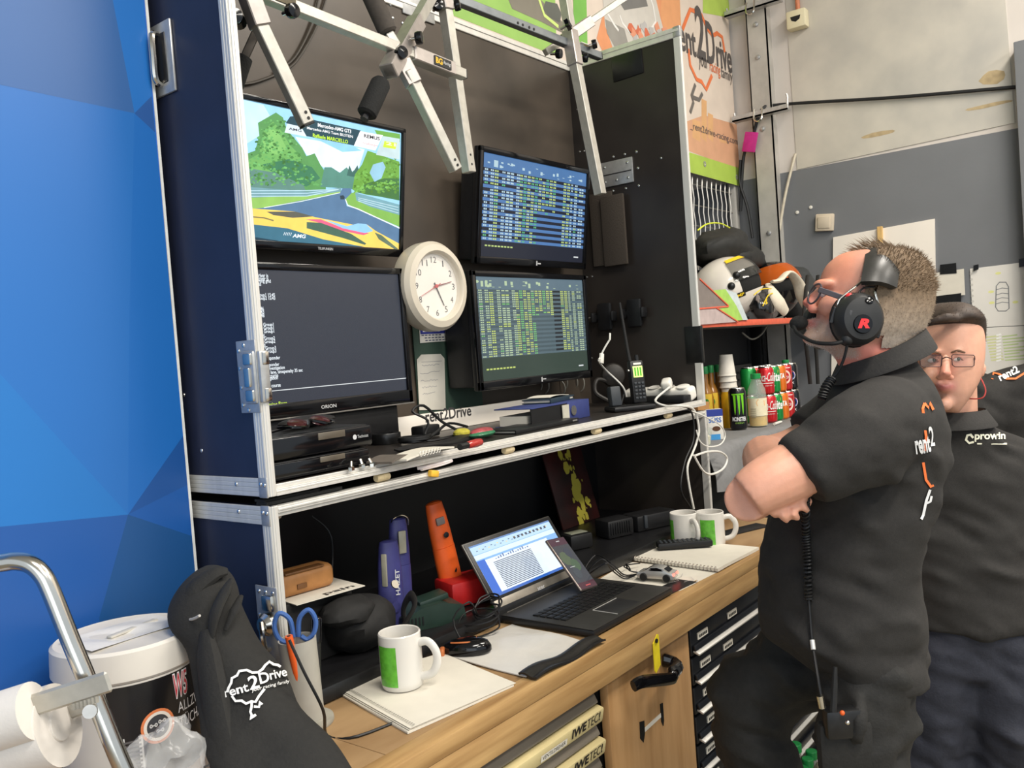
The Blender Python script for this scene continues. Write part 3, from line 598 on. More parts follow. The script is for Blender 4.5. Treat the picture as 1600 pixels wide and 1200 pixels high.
line2(mb, g5([(330, 852), (600, 806), (880, 744)]), .0014, zt, (226, 236, 230)); line2(mb, g5([(918, 792), (935, 835), (1010, 862), (1310, 1000)]), .0026, zt, (232, 236, 236)); line2(mb, g5([(205, 915), (330, 925), (400, 945)]), .003, zt, (120, 116, 80))
for s, a, b, h, c, kw in (('Mercedes-AMG GT3', (718, 268), (958, 312), .0085, (250, 250, 250), dict(bold=.015)), ('Mercedes-AMG Team BILSTEIN', (640, 285), (970, 354), .0062, (240, 240, 240), dict(bold=.015)), ('Raffaele MARCIELLO', (682, 343), (935, 388), .0085, (196, 240, 60), dict(bold=.02)),
    ('REMUS', (1050, 345), (1165, 357), .0085, (40, 40, 44), dict(bold=.03)), ('TotalEnergies', (1040, 395), (1150, 415), .006, (220, 70, 70), {}), ('AMG', (535, 1066), (632, 1088), .0085, (240, 246, 250), dict(bold=.02, shear=.2)), ('AMG', (508, 290), (600, 303), .0055, (60, 64, 70), dict(bold=.02)), ('21', (1210, 398), (1280, 418), .008, (240, 246, 200), dict(bold=.03)), ('/////', (470, 1050), (530, 1068), .007, (240, 246, 250), {})):
    A = g5([a])[0]; B = g5([b])[0]; sk = (B[1]-A[1])/max(B[0]-A[0], 1e-5); text(mb, s, 0, 0, w=B[0]-A[0], h=h, z=zt+.0003, col=c, fn=lambda p: V((A[0]+p.x, A[1]+p.y+p.x*sk*0, p.z)), **kw)
done(.18, 28)
lb = MB(T((.02, -.0065, .0065)) @ FRONT); text(lb, 'TELEFUNKEN', -.02, 0, w=.045, h=.006, bold=.02); part('lettering', lb, mat('silver_print', (190, 190, 190), .4), t, smooth=0)
# ---- race control messages (lower left)
t, mb, sp, sw, sh, done, S = screen('television', 'lower left television with white race control messages on dark grey', 1.562, 1.445, 1.783, 1.55, 1.55, .562, .016, .034, .9, 0)
rect(mb, 0, 0, sw, sh, .0001, (46, 50, 60))
def g6(x, y): return sp(340+x/4.444, 390+y/4.444)
for s, xr, y in (('New driver is', 350, 186), ('New driver is', 352, 208), ('for starting grid', 368, 230), ('process', 302, 254), ('Start Group1 15:45', 398, 326), ('Start Group2 15:43', 400, 348), ('15:46', 320, 416), ('15:43', 322, 438), ('15:48', 324, 462), ('Last Lap Group1', 388, 530), ('Last Lap Group1', 390, 554), ('Last Lap Group1', 392, 577), ('started', 324, 602), ('Last Lap Group2', 398, 624), ('Last Lap Group2', 400, 647), ('started', 330, 670), ('Last Lap Group3', 405, 692), ('Last Lap Group3', 407, 714), ('started', 338, 738), ('no transponder', 434, 760), ('no transponder', 428, 806), ('under investigation', 466, 828), ('incident in pit lane, timepenalty 35 sec', 590, 846), ('off the course', 420, 877), ('under investigation', 418, 900), ('off the course', 437, 944)):
    a = g6(xr, y); vs, fs, tw, th = glyphs(s, .012); h = .0085; w = tw*h/.75*.78
    text(mb, s, a[0]-w, a[1]-h*.3, w=w, h=h*(1.15 if any(c in s for c in 'gpy') else 1), z=.0005, bold=.012, col=(226, 234, 240))
a = g6(345, 985); b = g6(1303, 893); line2(mb, [(0, a[1]), (sw, b[1])], .0016, .0005, (210, 214, 216))
a = g6(482, 1072); text(mb, 'Nuerburgring Race', a[0]-.09, a[1]-.004, w=.09, h=.011, z=.0005, bold=.012, col=(190, 220, 70))
done()
lb = MB(T((.005, -.0065, .012)) @ FRONT); text(lb, 'ORION', -.02, 0, w=.044, h=.008, bold=.02); part('lettering', lb, MATS['silver_print'], t, smooth=0)
part('bottom_trim', MB().bx(-.281, .281, -.008, -.004, -.001, .002, .0005), mat('pale_trim', (150, 146, 140), .3, .6), t)
part('stand_foot', MB().bx(-.24, .24, .01, .05, -.075, .0, .006), BLK, t)
# ---- two timing monitors (right)
def timing(t, mb, sp, sw, sh, rows, hdr, bgc, stripe, dark, cells, seed, y0, y1, skip):
    R = random.Random(seed); rect(mb, 0, 0, sw, sh, .0001, dark)
    rect(mb, 0, sh*y1, sw, sh, .0002, hdr)
    n = rows; rh = sh*(y1-y0)/n
    cols = [(.02, .05, 0), (.07, .10, 0), (.105, .14, 1), (.17, .20, 0), (.21, .28, 0), (.30, .33, 0)]+[(.33+.036*i, .33+.036*i+.028, 1 if i % 3 != 1 else 2) for i in range(10)]+[(.76, .79, 1), (.80, .83, 1), (.84, .86, 0), (.88, .91, 0), (.93, .98, 0)]
    for i in range(n):
        y = sh*y1-(i+1)*rh
        if i % 2: rect(mb, 0, y, sw, y+rh, .0002, stripe)
        elif bgc: rect(mb, 0, y, sw, y+rh, .0002, bgc)
        for a, b, k in cols:
            if R.random() < .14 or (skip and i > 8+R.random()*4 and .5 < a < .7): continue
            c = cells[k if R.random() > .15 else R.randrange(3)]; u = (b-a)/2
            for h in range(2): rect(mb, sw*(a+u*h), y+rh*.25, sw*(a+u*h+u*.78), y+rh*.78, .0004, c)
        if i % 2 == 0: rect(mb, sw*.68, y, sw*.755, y+rh, .0003, dark if not bgc else (34, 38, 42))
    for i in range(26): x = R.random()*.94; rect(mb, sw*x, sh*(y1+.02+.02*R.randrange(4)), sw*(x+.02), sh*(y1+.026+.02*R.randrange(4)), .0004, cells[0])
    for i in range(9): rect(mb, sw*(.04+.028*i), sh*.10, sw*(.06+.028*i), sh*.115, .0004, cells[1])
    rect(mb, sw*.9, sh*.05, sw*.95, sh*.065, .0004, (200, 204, 206))
t, mb, sp, sw, sh, done, S = screen('monitor', 'upper right monitor with blue striped lap time table', 2.477, 1.814, 2.141, 1.55, 1.597, .57, .017, .022, .8, 0, .07)
timing(t, mb, sp, sw, sh, 22, (72, 112, 160), None, (76, 116, 168), (26, 30, 44), [(170, 196, 206), (176, 196, 120), (90, 170, 120)], 3, .16, .86, True); done()
lb = MB(T((.005, -.0065, .006)) @ FRONT); rect(lb, -.006, -.002, .0, .012); rect(lb, .002, .002, .018, .006); part('logo', lb, MATS['silver_print'], t, smooth=0)
t, mb, sp, sw, sh, done, S = screen('monitor', 'lower right monitor with grey-green lap time table', 2.40, 1.452, 1.787, 1.55, 1.55, .574, .017, .026, .75, 0, .115)
timing(t, mb, sp, sw, sh, 30, (92, 112, 124), (70, 86, 92), (84, 102, 110), (52, 66, 58), [(176, 196, 160), (190, 206, 110), (120, 190, 110)], 5, .22, .88, True); done()
lb = MB(T((.005, -.0065, .008)) @ FRONT); rect(lb, -.006, -.002, .0, .012); rect(lb, .002, .004, .018, .007); part('logo', lb, MATS['silver_print'], t, smooth=0)
# ================================================================ things inside the upper case
SZ = CZ0+.0185
def onS(px, py, z=SZ): return atz(px, py, z)
def coil(c, r, turns, h, rad, n=14, jit=0, seed=1, tilt=0):
    R = random.Random(seed); return [V(c)+V((r*math.cos(2*math.pi*i/n)*(1+jit*(R.random()-.5)), r*math.sin(2*math.pi*i/n)*(1+jit*(R.random()-.5)), h*i/(turns*n)+tilt*r*math.cos(2*math.pi*i/n))) for i in range(int(turns*n)+1)]
def cable(name, pts, r, m, label, cat='cable', k=5, n=6):
    P = spl(pts, k); return solo(name, MB().tube(P, r, n), m, label, cat, T(min(P, key=lambda p: p.z)), world=True)
# green board with sticker, note and clock
yg = CYB-.012
a = aty(640, 470, yg); b = aty(748, 652, yg)
GRB = mat('dark_green_board', (58, 78, 66), .55, 0, .12, 12)
solo('green_board', MB().bx(a.x, b.x+.02, -.003, 0, b.z, 1.80), GRB, 'dark green board behind the clock and the handwritten note', 'board', (0, yg, 0), smooth=0)
yn = yg-.0045
ck = aty(676, 448, 1.545); t = thing('wall_clock', 'round cream wall clock between the screens', 'clock', T(ck) @ FRONT)
R_ = .1135
part('case', MB().lathe([(.001, -.032), (R_, -.032), (R_+.003, -.02), (R_+.003, .012), (R_-.006, .024), (R_-.022, .028), (R_-.026, .024), (R_-.03, .010)], 48, cap=False), mat('cream_clock_case', (206, 196, 178), .35, 0, .03, 20), t)
fc = part('face', MB().lathe([(.0001, .010), (R_-.029, .010)], 48, cap=False), mat('white_clock_face', (226, 220, 210), .6, 0, .02, 20), t, smooth=0)
part('back', MB().lathe([(.0001, -.032), (R_, -.032)], 32, cap=False), WHT, t); part('hanger', MB().bx(-.02, .02, -.02, .06, -.125, -.032, .003), BLK, t)
nb = MB(); INK = mat('dark_grey_ink', (58, 56, 56), .6)
for i in range(1, 13):
    ang = math.radians(90-30*i); s = str(i); w = .010*len(s) if s != '1' else .004; text(nb, s, .069*math.cos(ang)-w/2, .069*math.sin(ang)-.008, w=w, h=.016, z=.0105)
part('numerals', nb, INK, fc, smooth=0)
def hand(deg, l, w, tail, m, name, z):
    part(name, MB().prism([(-w, -tail), (w, -tail), (w*.4, l), (-w*.4, l)], z, z+.001, RZ(-deg)), m, t, smooth=0)
hand(152, .045+.012, .0022, .01, INK, 'hour_hand', .0112); hand(78, .062, .0018, .01, mat('red_brown_hand', (130, 60, 60), .5), 'minute_hand', .0124); hand(246, .066, .0009, .018, mat('red_hand', (190, 60, 60), .5), 'second_hand', .0136)
part('hub', MB().lathe([(.005, .011), (.005, .016), (.001, .017)], 12), mat('red_hand'), t)
part('lens', MB().lathe([(.0001, .0225), (R_*.5, .0215), (R_-.027, .018)], 40, cap=False), mat('clock_lens', (250, 250, 250), .03, 0, 0, 5, alpha=.10), t)
def backsheet(name, P, m, label, cat, y, prt=None, th=.0012):
    Q = [aty(*p, y) for p in P]; c = sum(Q, V())/len(Q); M = frame((c.x, y, c.z), (1, 0, 0), (0, 0, 1)); t = thing(name, label, cat, M)
    part('sheet', MB().prism([(q.x-c.x, q.z-c.z) for q in Q], 0, th), m, t, smooth=0)
    if prt: mb = MB(); prt(mb, lambda px, py: ((aty(px, py, y).x-c.x), (aty(px, py, y).z-c.z))); part('print', mb, PRINT, t, smooth=0)
    return t
def pr(mb, f):
    a = f(655, 505); b = f(695, 523); rect(mb, a[0], b[1]+.004, b[0], a[1]+.02, .0015, (40, 50, 140)); c = f(660, 519); text(mb, 'ENGEL', c[0], c[1], w=.07, h=.02, z=.0017, bold=.02, col=(230, 230, 236))
    for k, (x0, x1, y) in enumerate(((658, 690, 525), (663, 688, 529), (664, 687, 533))):
        a = f(x0, y)
        for q in range(6): rect(mb, a[0]+q*.014, a[1], a[0]+q*.014+.010, a[1]+.003, .0016, (70, 76, 100))
backsheet('sticker', [(654, 500), (695, 505), (696, 533), (656, 536)], WHT, 'white and blue address sticker under the clock', 'sticker', yn, pr)
def pr(mb, f):
    for (x, y, w) in ((659, 572, .07), (656, 584, .08), (657, 596, .07), (659, 606, .06), (660, 616, .05)):
        a = f(x, y); R = random.Random(y)
        line2(mb, [(a[0]+w*i/14, a[1]+.005*(R.random()-.3)+.012*i/14*0) for i in range(15)], .0012, .0014, (130, 128, 134))
    a = f(658, 566); b = f(690, 564); line2(mb, [a, b], .001, .0014, (120, 118, 124))
backsheet('handwritten_note', [(651, 562), (658, 554), (688, 553), (694, 560), (696, 640), (655, 641)], PAPER, 'narrow paper note with faint handwriting under the clock', 'note', yn, pr)
# white sign board leaning at the back
yw = 1.615; zt_ = aty(655, 655, yw).z
t = thing('sign_board', 'white sign board lettered rent2Drive standing behind the clutter', 'sign', (1.15, yw, SZ))
part('board', MB().bx(0, 1.05, 0, .012, 0, zt_-SZ+.012, .002), WB, t)
a = aty(666, 664, yw-.001); b = aty(737, 652, yw-.001); lb = MB(T((a.x-1.15, -.0006, a.z-SZ+.006)) @ FRONT); text(lb, 'rent2Drive', 0, 0, w=b.x-a.x, h=.032, bold=.015); part('lettering', lb, INK, t, smooth=0)
# receivers
def receiver(label, x0, x1, y, z, h, d, big):
    t = thing('satellite_receiver', label, 'receiver', (x0, y, z)); w = x1-x0
    part('body', MB().bx(0, w, .004, d, 0, h, .005), BLK, t); part('front_panel', MB().bx(-.0, w, -.004, .006, .002, h-.002, .004), BLKG, t)
    part('flap', MB().bx(w*.46, w*.72, -.006, -.003, h*.62, h*.92, .001), mat('dull_bronze_flap', (112, 104, 92), .35, .5), t)
    if big:
        lb = MB(T((w*.80, -.0046, h*.40)) @ FRONT); disc(lb, .004, .005, .005); text(lb, 'Technisat', .011, .002, w=.028, h=.006); part('logo', lb, MATS['silver_print'], t, smooth=0)
    return t
receiver('lower black satellite receiver of the stack at the left of the shelf', .925, 1.155, 1.277, SZ, .034, .17, False)
receiver('upper black satellite receiver with round corner and shield logo', .922, 1.172, 1.285, SZ+.0345, .044, .19, True)
zr = SZ+.0345+.0445; p = onS(478, 690, zr+.002)
t = thing('sunglasses', 'dark sunglasses lying on the upper receiver', 'glasses', T((1.045, 1.325, zr)) @ RZ(14))
LENS = mat('dark_red_lens', (60, 24, 26), .1, 0, .2, 20)
for s in (-1, 1): part('lens', MB().sphere((s*.033, -.01, .016), (.028, .006, .016), 16, 8, RX(-55)), LENS, t)
part('frame', MB().tube(spl([(-.065, .0, .014), (-.06, -.022, .012), (-.033, -.03, .010), (-.008, -.014, .018), (0, -.012, .02), (.008, -.014, .018), (.033, -.03, .010), (.06, -.022, .012), (.065, 0, .014)], 4), .003, 6), BLKG, t)
for s in (-1, 1): part('temple', MB().tube(spl([(s*.065, 0, .014), (s*.055, .02, .012), (s*.0, .036, .008), (-s*.05, .040, .004)], 5), .0025, 6), BLKG, t)
solo('glasses_case', MB().sphere((0, 0, .012), (.075, .026, .012), 20, 10), mat('black_leather', (30, 28, 28), .5, 0, .2, 60, bump=.1), 'slim black pouch on the upper receiver beside the sunglasses', 'case', T((1.11, 1.40, zr)) @ RZ(5))
for i, (px, py) in enumerate(((549, 735), (566, 731), (581, 729))):
    p = onS(px, py); t = thing('bolt', ('left', 'middle', 'right')[i]+' one of three loose silver bolts on the shelf edge', 'bolt', T(p) @ RZ(40*i), 'loose bolts')
    part('head', MB().lathe([(.0065, 0), (.0065, .006), (.004, .008), (.001, .008)], 6), CHROME, t); part('shank', MB().cyl((0, 0, .006), (.004, .003, .016), .003, n=8), CHROME, t)
p = onS(617, 693, SZ); solo('tape_roll', MB().lathe([(.022, 0), (.036, 0), (.037, .002), (.037, .024), (.036, .026), (.022, .026), (.021, .024), (.021, .002)], 28), TAPE, 'black tape roll lying below the sign board', 'tape roll', p+V((0, .03, 0)))
# cable tangle, charger brick, pads
p = onS(672, 692)
cable('black_cable_bundle', coil(p+V((-.02, .03, .006)), .035, 3, .012, 0, 12, .3, 2)+[p+V((.03, .03, .05)), p+V((0, .05, .075)), p+V((.05, .06, .085)), p+V((.1, .05, .04)), p+V((.14, .03, .01)), p+V((.08, .0, .006)), p+V((-.01, .0, .006)), p+V((.06, .03, .02)), p+V((.16, .08, .03)), p+V((.24, .09, .012))], .0035, CABLEB, 'looped black cable tangle in front of the sign board', k=4)
solo('power_adapter', MB().box((0, 0, .016), (.075, .04, .03), None, .005), BLK, 'flat black power adapter inside the cable tangle', 'adapter', T(onS(682, 684)+V((.01, .045, 0))) @ RZ(8))
p = onS(705, 694); solo('black_sleeve', MB().sheet(lambda u, v: (-.14+.28*u, -.03+.06*v, .006+.003*math.sin(9*u)+.002*math.sin(7*v)), 14, 4, .004), mat('black_leather'), 'limp black cable sleeve lying along the shelf', 'sleeve', T(p+V((0, .02, 0))) @ RZ(4))
p = onS(625, 722); solo('leather_pad', MB().sheet(lambda u, v: (-.05+.10*u+.01*v, -.03+.06*v, .006+.006*math.sin(3*u)), 8, 5, .004), mat('grey_suede', (96, 88, 80), .8, 0, .1, 60, bump=.2), 'grey suede pad near the left front of the shelf', 'pad', T(p+V((.0, .03, 0))) @ RZ(20))
p = onS(668, 714); t = thing('notepad', 'small white spiral pad lying at the shelf edge', 'notepad', T(p+V((.0, .02, 0))) @ RZ(6))
part('pages', MB().sheet(lambda u, v: (-.075+.16*u, -.025+.055*v, .006+.008*math.sin(2.6*u)), 8, 3, .004), PAPER, t)
for k in range(7): part('ring', MB().tube([(-.03+k*.01+.004*math.cos(a*.785), -.026, .010+.005*math.sin(a*.785)) for a in range(8)], .0008, 4, closed=True), WHT, t)
# sponge / sweets packet, screwdriver, yellow ball
p = onS(722, 684); solo('yellow_wrapper', MB().sphere((0, 0, .012), (.024, .02, .012), 12, 7), mat('yellow_foil', (186, 176, 66), .35, 0, .2, 60, bump=.4), 'crumpled yellow wrapper beside the red and green packet', 'wrapper', p)
p = onS(762, 685); t = thing('sweets_packet', 'red and green shrink-wrapped packet on the shelf', 'packet', T(p+V((0, .015, 0))) @ RZ(10))
part('green_half', MB().sphere((0, 0, .011), (.052, .022, .009), 16, 8), mat('green_foil', (52, 112, 78), .35, 0, .25, 60, bump=.5), t); part('red_half', MB().sphere((.004, .004, .016), (.046, .02, .010), 16, 8), mat('red_foil', (164, 72, 76), .35, 0, .25, 60, bump=.5), t)
p = onS(738, 702); t = thing('screwdriver', 'screwdriver with a black and clear red handle at the shelf edge', 'screwdriver', T(p+V((0, .006, .010))) @ RZ(9))
part('handle', MB().lathe([(.001, 0), (.008, .002), (.0095, .02), (.008, .05), (.005, .055), (.001, .055)], 12, T((.045, 0, 0)) @ RY(-90)), mat('red_clear_plastic', (168, 50, 44), .2, 0, .1, 20, coat=.5), t); part('collar', MB().lathe([(.007, 0), (.007, .03)], 10, T((-.01, 0, 0)) @ RY(-90)), BLK, t)
# folders, books, binder
def slab(name, label, cat, px, py, dx, dy, w, d, z, h, rz, m, pm=None, lip=.003):
    p = onS(px, py, SZ); t = thing(name, label, cat, T((p.x+dx, p.y+dy, z)) @ RZ(rz))
    part('cover', MB().bx(-w/2, w/2, -d/2, d/2, 0, .003, .001), m, t); part('cover', MB().bx(-w/2, w/2, -d/2, d/2, h-.003, h, .001), m, t, )
    part('pages', MB().bx(-w/2+.004, w/2-lip, -d/2+.004, d/2-.004, .003, h-.003), pm or PAPER, t, smooth=0); part('spine', MB().bx(-w/2-.002, w/2-.035, -d/2-.002, -d/2+.002, 0, h, .001), m, t)
    return t
BLKC = mat('black_cardboard', (24, 24, 25), .45, 0, .2, 40)
slab('folder', 'black ring folder lying at the shelf edge in front of the blue binder', 'folder', 860, 668, 0, .055, .30, .10, SZ, .010, 3, BLKC)
slab('book', 'thin dark book with pale page edge under the black book', 'book', 805, 652, .01, .05, .25, .09, SZ, .016, 2, mat('grey_cardboard', (92, 100, 96), .6), )
slab('book', 'black hardcover book lying on the thin dark book', 'book', 805, 652, -.01, .055, .24, .08, SZ+.0165, .020, 4, BLKC)
p = onS(905, 655); t = thing('ring_binder', 'blue lever arch binder lying flat, spine hole towards the viewer', 'binder', T((p.x-.06, p.y+.03, SZ)) @ RZ(4))
BLU = mat('blue_binder_card', (52, 62, 116), .5, 0, .08, 60)
part('cover', MB().bx(-.16, .14, -.02, .10, .048, .051, .001), BLU, t); part('cover', MB().bx(-.16, .14, -.02, .10, 0, .003, .001), BLU, t); part('pages', MB().bx(-.15, .05, .004, .09, .004, .03), PAPER, t, smooth=0); part('spine_side', MB().bx(-.16, -.0, -.018, -.015, .003, .048), BLKC, t, smooth=0)
sp_ = part('spine', MB().bx(.02, .142, -.022, -.019, 0, .051, .001), BLU, t); part('finger_ring', MB().lathe([(.011, 0), (.014, .001), (.014, .003), (.011, .003)], 20, T((.048, -.0225, .026)) @ RX(90)), CHROME, sp_); part('hole', MB().lathe([(.0001, .001), (.011, .001)], 16, T((.048, -.0225, .026)) @ RX(90), cap=False), BLK, sp_); part('label', MB().bx(-.01, .025, -.0235, -.0215, .006, .045), mat('grey_label', (190, 186, 170), .6), sp_, smooth=0)
slab('book', 'dark teal book under a white sheet behind the blue binder', 'book', 905, 655, .0, .10, .16, .09, SZ+.0515, .012, 10, mat('teal_card', (36, 52, 64), .5))
solo('paper_sheet', MB().sheet(lambda u, v: (-.065+.13*u, -.035+.07*v, .004+.003*math.sin(4*u)), 6, 3, .0015), PAPER, 'white sheet lying on the dark teal book', 'paper', T(onS(905, 655, SZ)+V((.0, .10, .064))) @ RZ(10))
# grey spiral cord and adapters at the right back
p = onS(880, 640); q = p+V((.02, .10, .03))
t0 = [q+V((-.12+.30*i/90, -.02+.02*math.sin(i*.2)+.025*math.cos(i*.9), .05+.03*math.sin(i*.9)+.018*math.sin(i*.11))) for i in range(91)]
cable('telephone_cable', t0, .0022, mat('grey_wire', (150, 148, 138), .5), 'grey spiral cord sprawling behind the binders', k=2)
for i, (dx, dy) in enumerate(((-.08, .0), (.0, .01), (.09, -.01))): solo('plug_adapter', MB().box((0, 0, .022), (.055, .045, .044), None, .008), mat('grey_white_plastic', (186, 180, 164), .5), ('left', 'middle', 'right')[i]+' one of three grey white plug adapters under the spiral cord', 'adapter', T((q.x+dx, q.y+dy, SZ)) @ RZ(12*i), 'plug adapters')
# headphones stand: round speaker with arm
p = onS(958, 636); c = atd(958, 586, (p-EYE).dot(FW)+.1); t = thing('headphones', 'black headphones with round ear cup on the shelf beside the radio', 'headphones', (c.x, c.y, SZ))
zz = c.z-SZ
X = T((0, 0, zz)) @ frame((0, 0, 0), (.6, -.8, 0), (0, 0, 1)); part('ear_cup', MB().lathe([(.001, .02), (.022, .02), (.036, .012), (.040, -.004), (.034, -.022), (.001, -.022)], 28, X), mat('worn_black_leather', (44, 40, 36), .55, 0, .2, 60), t)
part('headband', MB().tube(spl([(0, .0, zz-.03), (-.05, .03, zz-.01), (-.07, .03, zz-.05), (-.05, .0, .02), (-.02, -.01, .006)], 5), .007, 8), MATS['worn_black_leather'], t)
a = V((-.01, -.03, .0)); part('cord', MB().tube(spl([a+V((0, 0, .0)), a+V((.02, .0, .04)), a+V((-.01, .0, .07)), a+V((.03, .01, .05)), a+V((.04, 0, .005))], 5), .003, 6), CABLEB, t)
tip = c+V((-.0, .02, .075)); cable('usb_cable', [V((c.x+.02, c.y-.035, SZ+.01)), V((c.x-.01, c.y-.04, SZ+.06)), V((c.x-.06, c.y-.01, c.z+.02)), atd(936, 565, 2.55), atd(938, 558, 2.55), atd(944, 545, 2.55), atd(953, 530, 2.55)], .0028, CABLEW, 'white usb lead sticking up above the headphones')
for px, py, s, nm, lab in ((940, 560, (.016, .008, .03), 'usb_hub', 'small white usb adapter on the upright lead'), (953, 526, (.007, .004, .022), 'usb_plug', 'white usb plug at the tip of the upright lead')):
    solo(nm, MB().box((0, 0, 0), s, RY(12), .002), WHT, lab, 'usb plug', atd(px, py, 2.55))
# walkie talkie in a charger, spare charger
p = onS(1008, 640); t = thing('radio_charger', 'black charging cradle with an empty slot left of the handset', 'charger', T((p.x-.01, p.y+.045, SZ)) @ RZ(-32))
part('base', MB().box((0, 0, .008), (.14, .075, .016), None, .006), BLK, t); part('empty_slot', MB().box((-.045, .01, .045), (.034, .03, .06), RX(-8), .005), mat('dark_grey_plastic', (50, 54, 58), .5), t)
h_ = T((p.x+.02, p.y+.03, SZ+.018)) @ RZ(-32) @ RX(-5)
t = thing('handset_radio', 'black handset radio with green lit display and long antenna', 'radio', h_)
part('body', MB().box((0, 0, .065), (.046, .026, .13), None, .007), BLK, t)
d = part('display', MB().bx(-.016, .016, -.0145, -.0125, .078, .112, .001), mat('lit_green_display', (196, 226, 120), .3, 0, .1, 10, emit=.9), t)
for i in range(3): part('display_bar', MB().bx(-.012+i*.009, -.007+i*.009, -.0155, -.014, .082, .108), mat('display_green', (70, 150, 40), .4, emit=.4), d)
part('name_plate', MB().bx(-.013, .013, -.0142, -.0125, .116, .122), WHT, t)
for j in range(5):
    for i in range(3): part('key', MB().box((-.012+i*.012, -.0135, .016+j*.011), (.009, .004, .007), None, .0012), mat('dark_grey_plastic'), t)
part('antenna', MB().tube([(-.014, .004, .13), (-.016, .006, .16), (-.022, .012, .31)], [.0055, .005, .0035], 8), RUB, t); part('knob', MB().lathe([(.006, .13), (.006, .146), (.004, .147)], 10, T((.010, .004, 0))), BLK, t); part('microphone_plug', MB().cyl((-.028, .0, .10), (-.020, 0, .10), .006), CHROME, t)
# phone holders on the right side wall
for i, (px, py) in enumerate(((948, 495), (994, 489))):
    p = atx(px, py, XI-.004); t = thing('phone_holder', 'black spring phone holder on the case side, '+('near the monitor' if i == 0 else 'above the handset antenna'), 'phone holder', frame(p, (0, -1, 0), (0, 0, 1)))
    part('plate', MB().box((0, 0, .012), (.055, .095, .014), None, .006), BLK, t)
    for s in (-1, 1): part('jaw', MB().box((s*.04, .0, .02), (.012, .035, .035), None, .005).box((s*.032, 0, .008), (.025, .02, .008), None, .003), BLK, t)
for i in range(2):
    a = atx(930+i*22, 302+i*4, XI-.02); b = atx(948+i*20, 414, XI-.02)
    solo('foam_sheet', MB().bx(0, .012, -.045, .045, 0, a.z-b.z, .003), mat('brown_foam', (66, 58, 50), .95, 0, .1, 200, bump=.3), ('left' if i == 0 else 'right')+' one of two dark brown foam panels on the case side wall', 'foam panel', (XI-.0135-.014*i, (a.y+b.y)/2-.0*i, b.z))
# power strip with plug and white charging lead
p = onS(1052, 640); t = thing('power_strip', 'white power strip with a plug at the right end of the shelf', 'power strip', T((XI-.035, 1.39, SZ)) @ RZ(-90))
part('body', MB().box((0, 0, .024), (.25, .05, .046), RX(14), .012, 3), WHT, t)
for k in range(3): part('socket', MB().lathe([(.019, 0), (.02, .002), (.017, .002), (.015, -.004), (.001, -.005)], 20, T((-.07+.055*k, -.008, .048)) @ RX(14)), mat('shaded_white_plastic', (200, 196, 188), .5), t)
part('end_ring', MB().lathe([(.022, 0), (.022, .004), (.018, .006)], 20, T((.092, -.008, .046)) @ RX(14)), WHT, t)
pl = WM[t] @ V((.045, -.03, .06)); solo('plug', MB().box((0, 0, 0), (.05, .034, .03), RY(-20) @ RZ(20), .009, 3), WHT, 'white angled plug pushed into the power strip', 'plug', pl)
solo('cable_tray', MB().box((0, 0, .012), (.05, .22, .024), None, .004), BLK, 'black adapter strip on the shelf in front of the power strip', 'adapter', (XI-.09, 1.37, SZ))
y1 = CYF-.02
cable('charging_cable', [pl+V((-.02, -.02, -.01)), atd(1024, 625, 2.66), atd(1040, 634, 2.62), atd(1062, 634, 2.60), aty(1084, 640, y1), aty(1092, 670, y1), aty(1088, 692, y1), aty(1082, 708, y1), aty(1074, 730, y1), aty(1077, 760, y1), aty(1084, 795, y1)], .0035, CABLEW, 'white charging lead hanging from the power strip past the shelf')
cable('charging_cable_loop', [aty(1086, 712, y1-.01), aty(1105, 706, y1-.012), aty(1125, 706, y1-.012), aty(1136, 716, y1-.012), aty(1130, 732, y1-.012), aty(1112, 741, y1-.012), aty(1098, 735, y1-.012), aty(1084, 711, y1-.01)], .0035, CABLEW, 'lower white loop of charging lead beside the case post')
cable('thin_white_lead', [aty(1080, 642, y1), aty(1100, 650, y1-.01), aty(1125, 664, y1-.015), aty(1133, 680, y1-.015), aty(1126, 694, y1-.015), aty(1108, 698, y1-.012), aty(1094, 690, y1-.01), aty(1088, 672, y1-.006)], .0022, CABLEW, 'upper thin white lead looping in front of the drinks')
cable('black_lead', [atd(1062, 634, 2.62), aty(1078, 640, y1), aty(1084, 660, y1), aty(1083, 690, y1), aty(1070, 722, y1), aty(1064, 765, y1), aty(1080, 795, y1), aty(1091, 820, y1-.03), aty(1088, 842, y1-.05), atz(1075, 856, BZ+.004)], .0028, CABLEB, 'thin black lead hanging down to the bench beside the mugs')
# ================================================================ workbench and its drawers
BZ, BY = .95, .95
PLY = mat('worn_birch_top', (170, 140, 102), .5, 0, .25, 3.2, bump=.06, bscale=30, stretch=(1, 3, 1), col2=(126, 96, 62), detail=8)
PINE = mat('worn_pine', (192, 156, 104), .5, 0, .25, 9, bump=.12, bscale=30, stretch=(.3, 4, 4), col2=(138, 102, 60), detail=8)
bX0, bX1 = .15, 2.72
wb = thing('workbench', 'long worn wooden workbench under the flight cases', 'workbench', (bX0, BY, 0))
L_ = bX1-bX0
part('top_board', MB().bx(.735, L_, .045, .82, BZ-.04, BZ, .001), PLY, wb); part('top_board', MB().bx(0, .734, .045, .515, BZ-.04, BZ, .001), PLY, wb); part('edge_strip', MB().bx(0, L_, 0, .0445, BZ-.03, BZ+.0008, .0022), PINE, wb)
part('front_beam', MB().bx(0, L_, .001, .045, BZ-.082, BZ-.0303, .0015), PINE, wb)
for x, y in ((.04, .4), (L_-.04, .73)):
    part('leg', MB().bx(x-.035, x+.035, y, y+.07, 0, BZ-.04, .003), PINE, wb)
part('back_panel', MB().bx(.75, L_, .79, .81, .02, BZ-.04), mat('dark_board', (40, 36, 32), .7), wb, smooth=0)
FY = .975
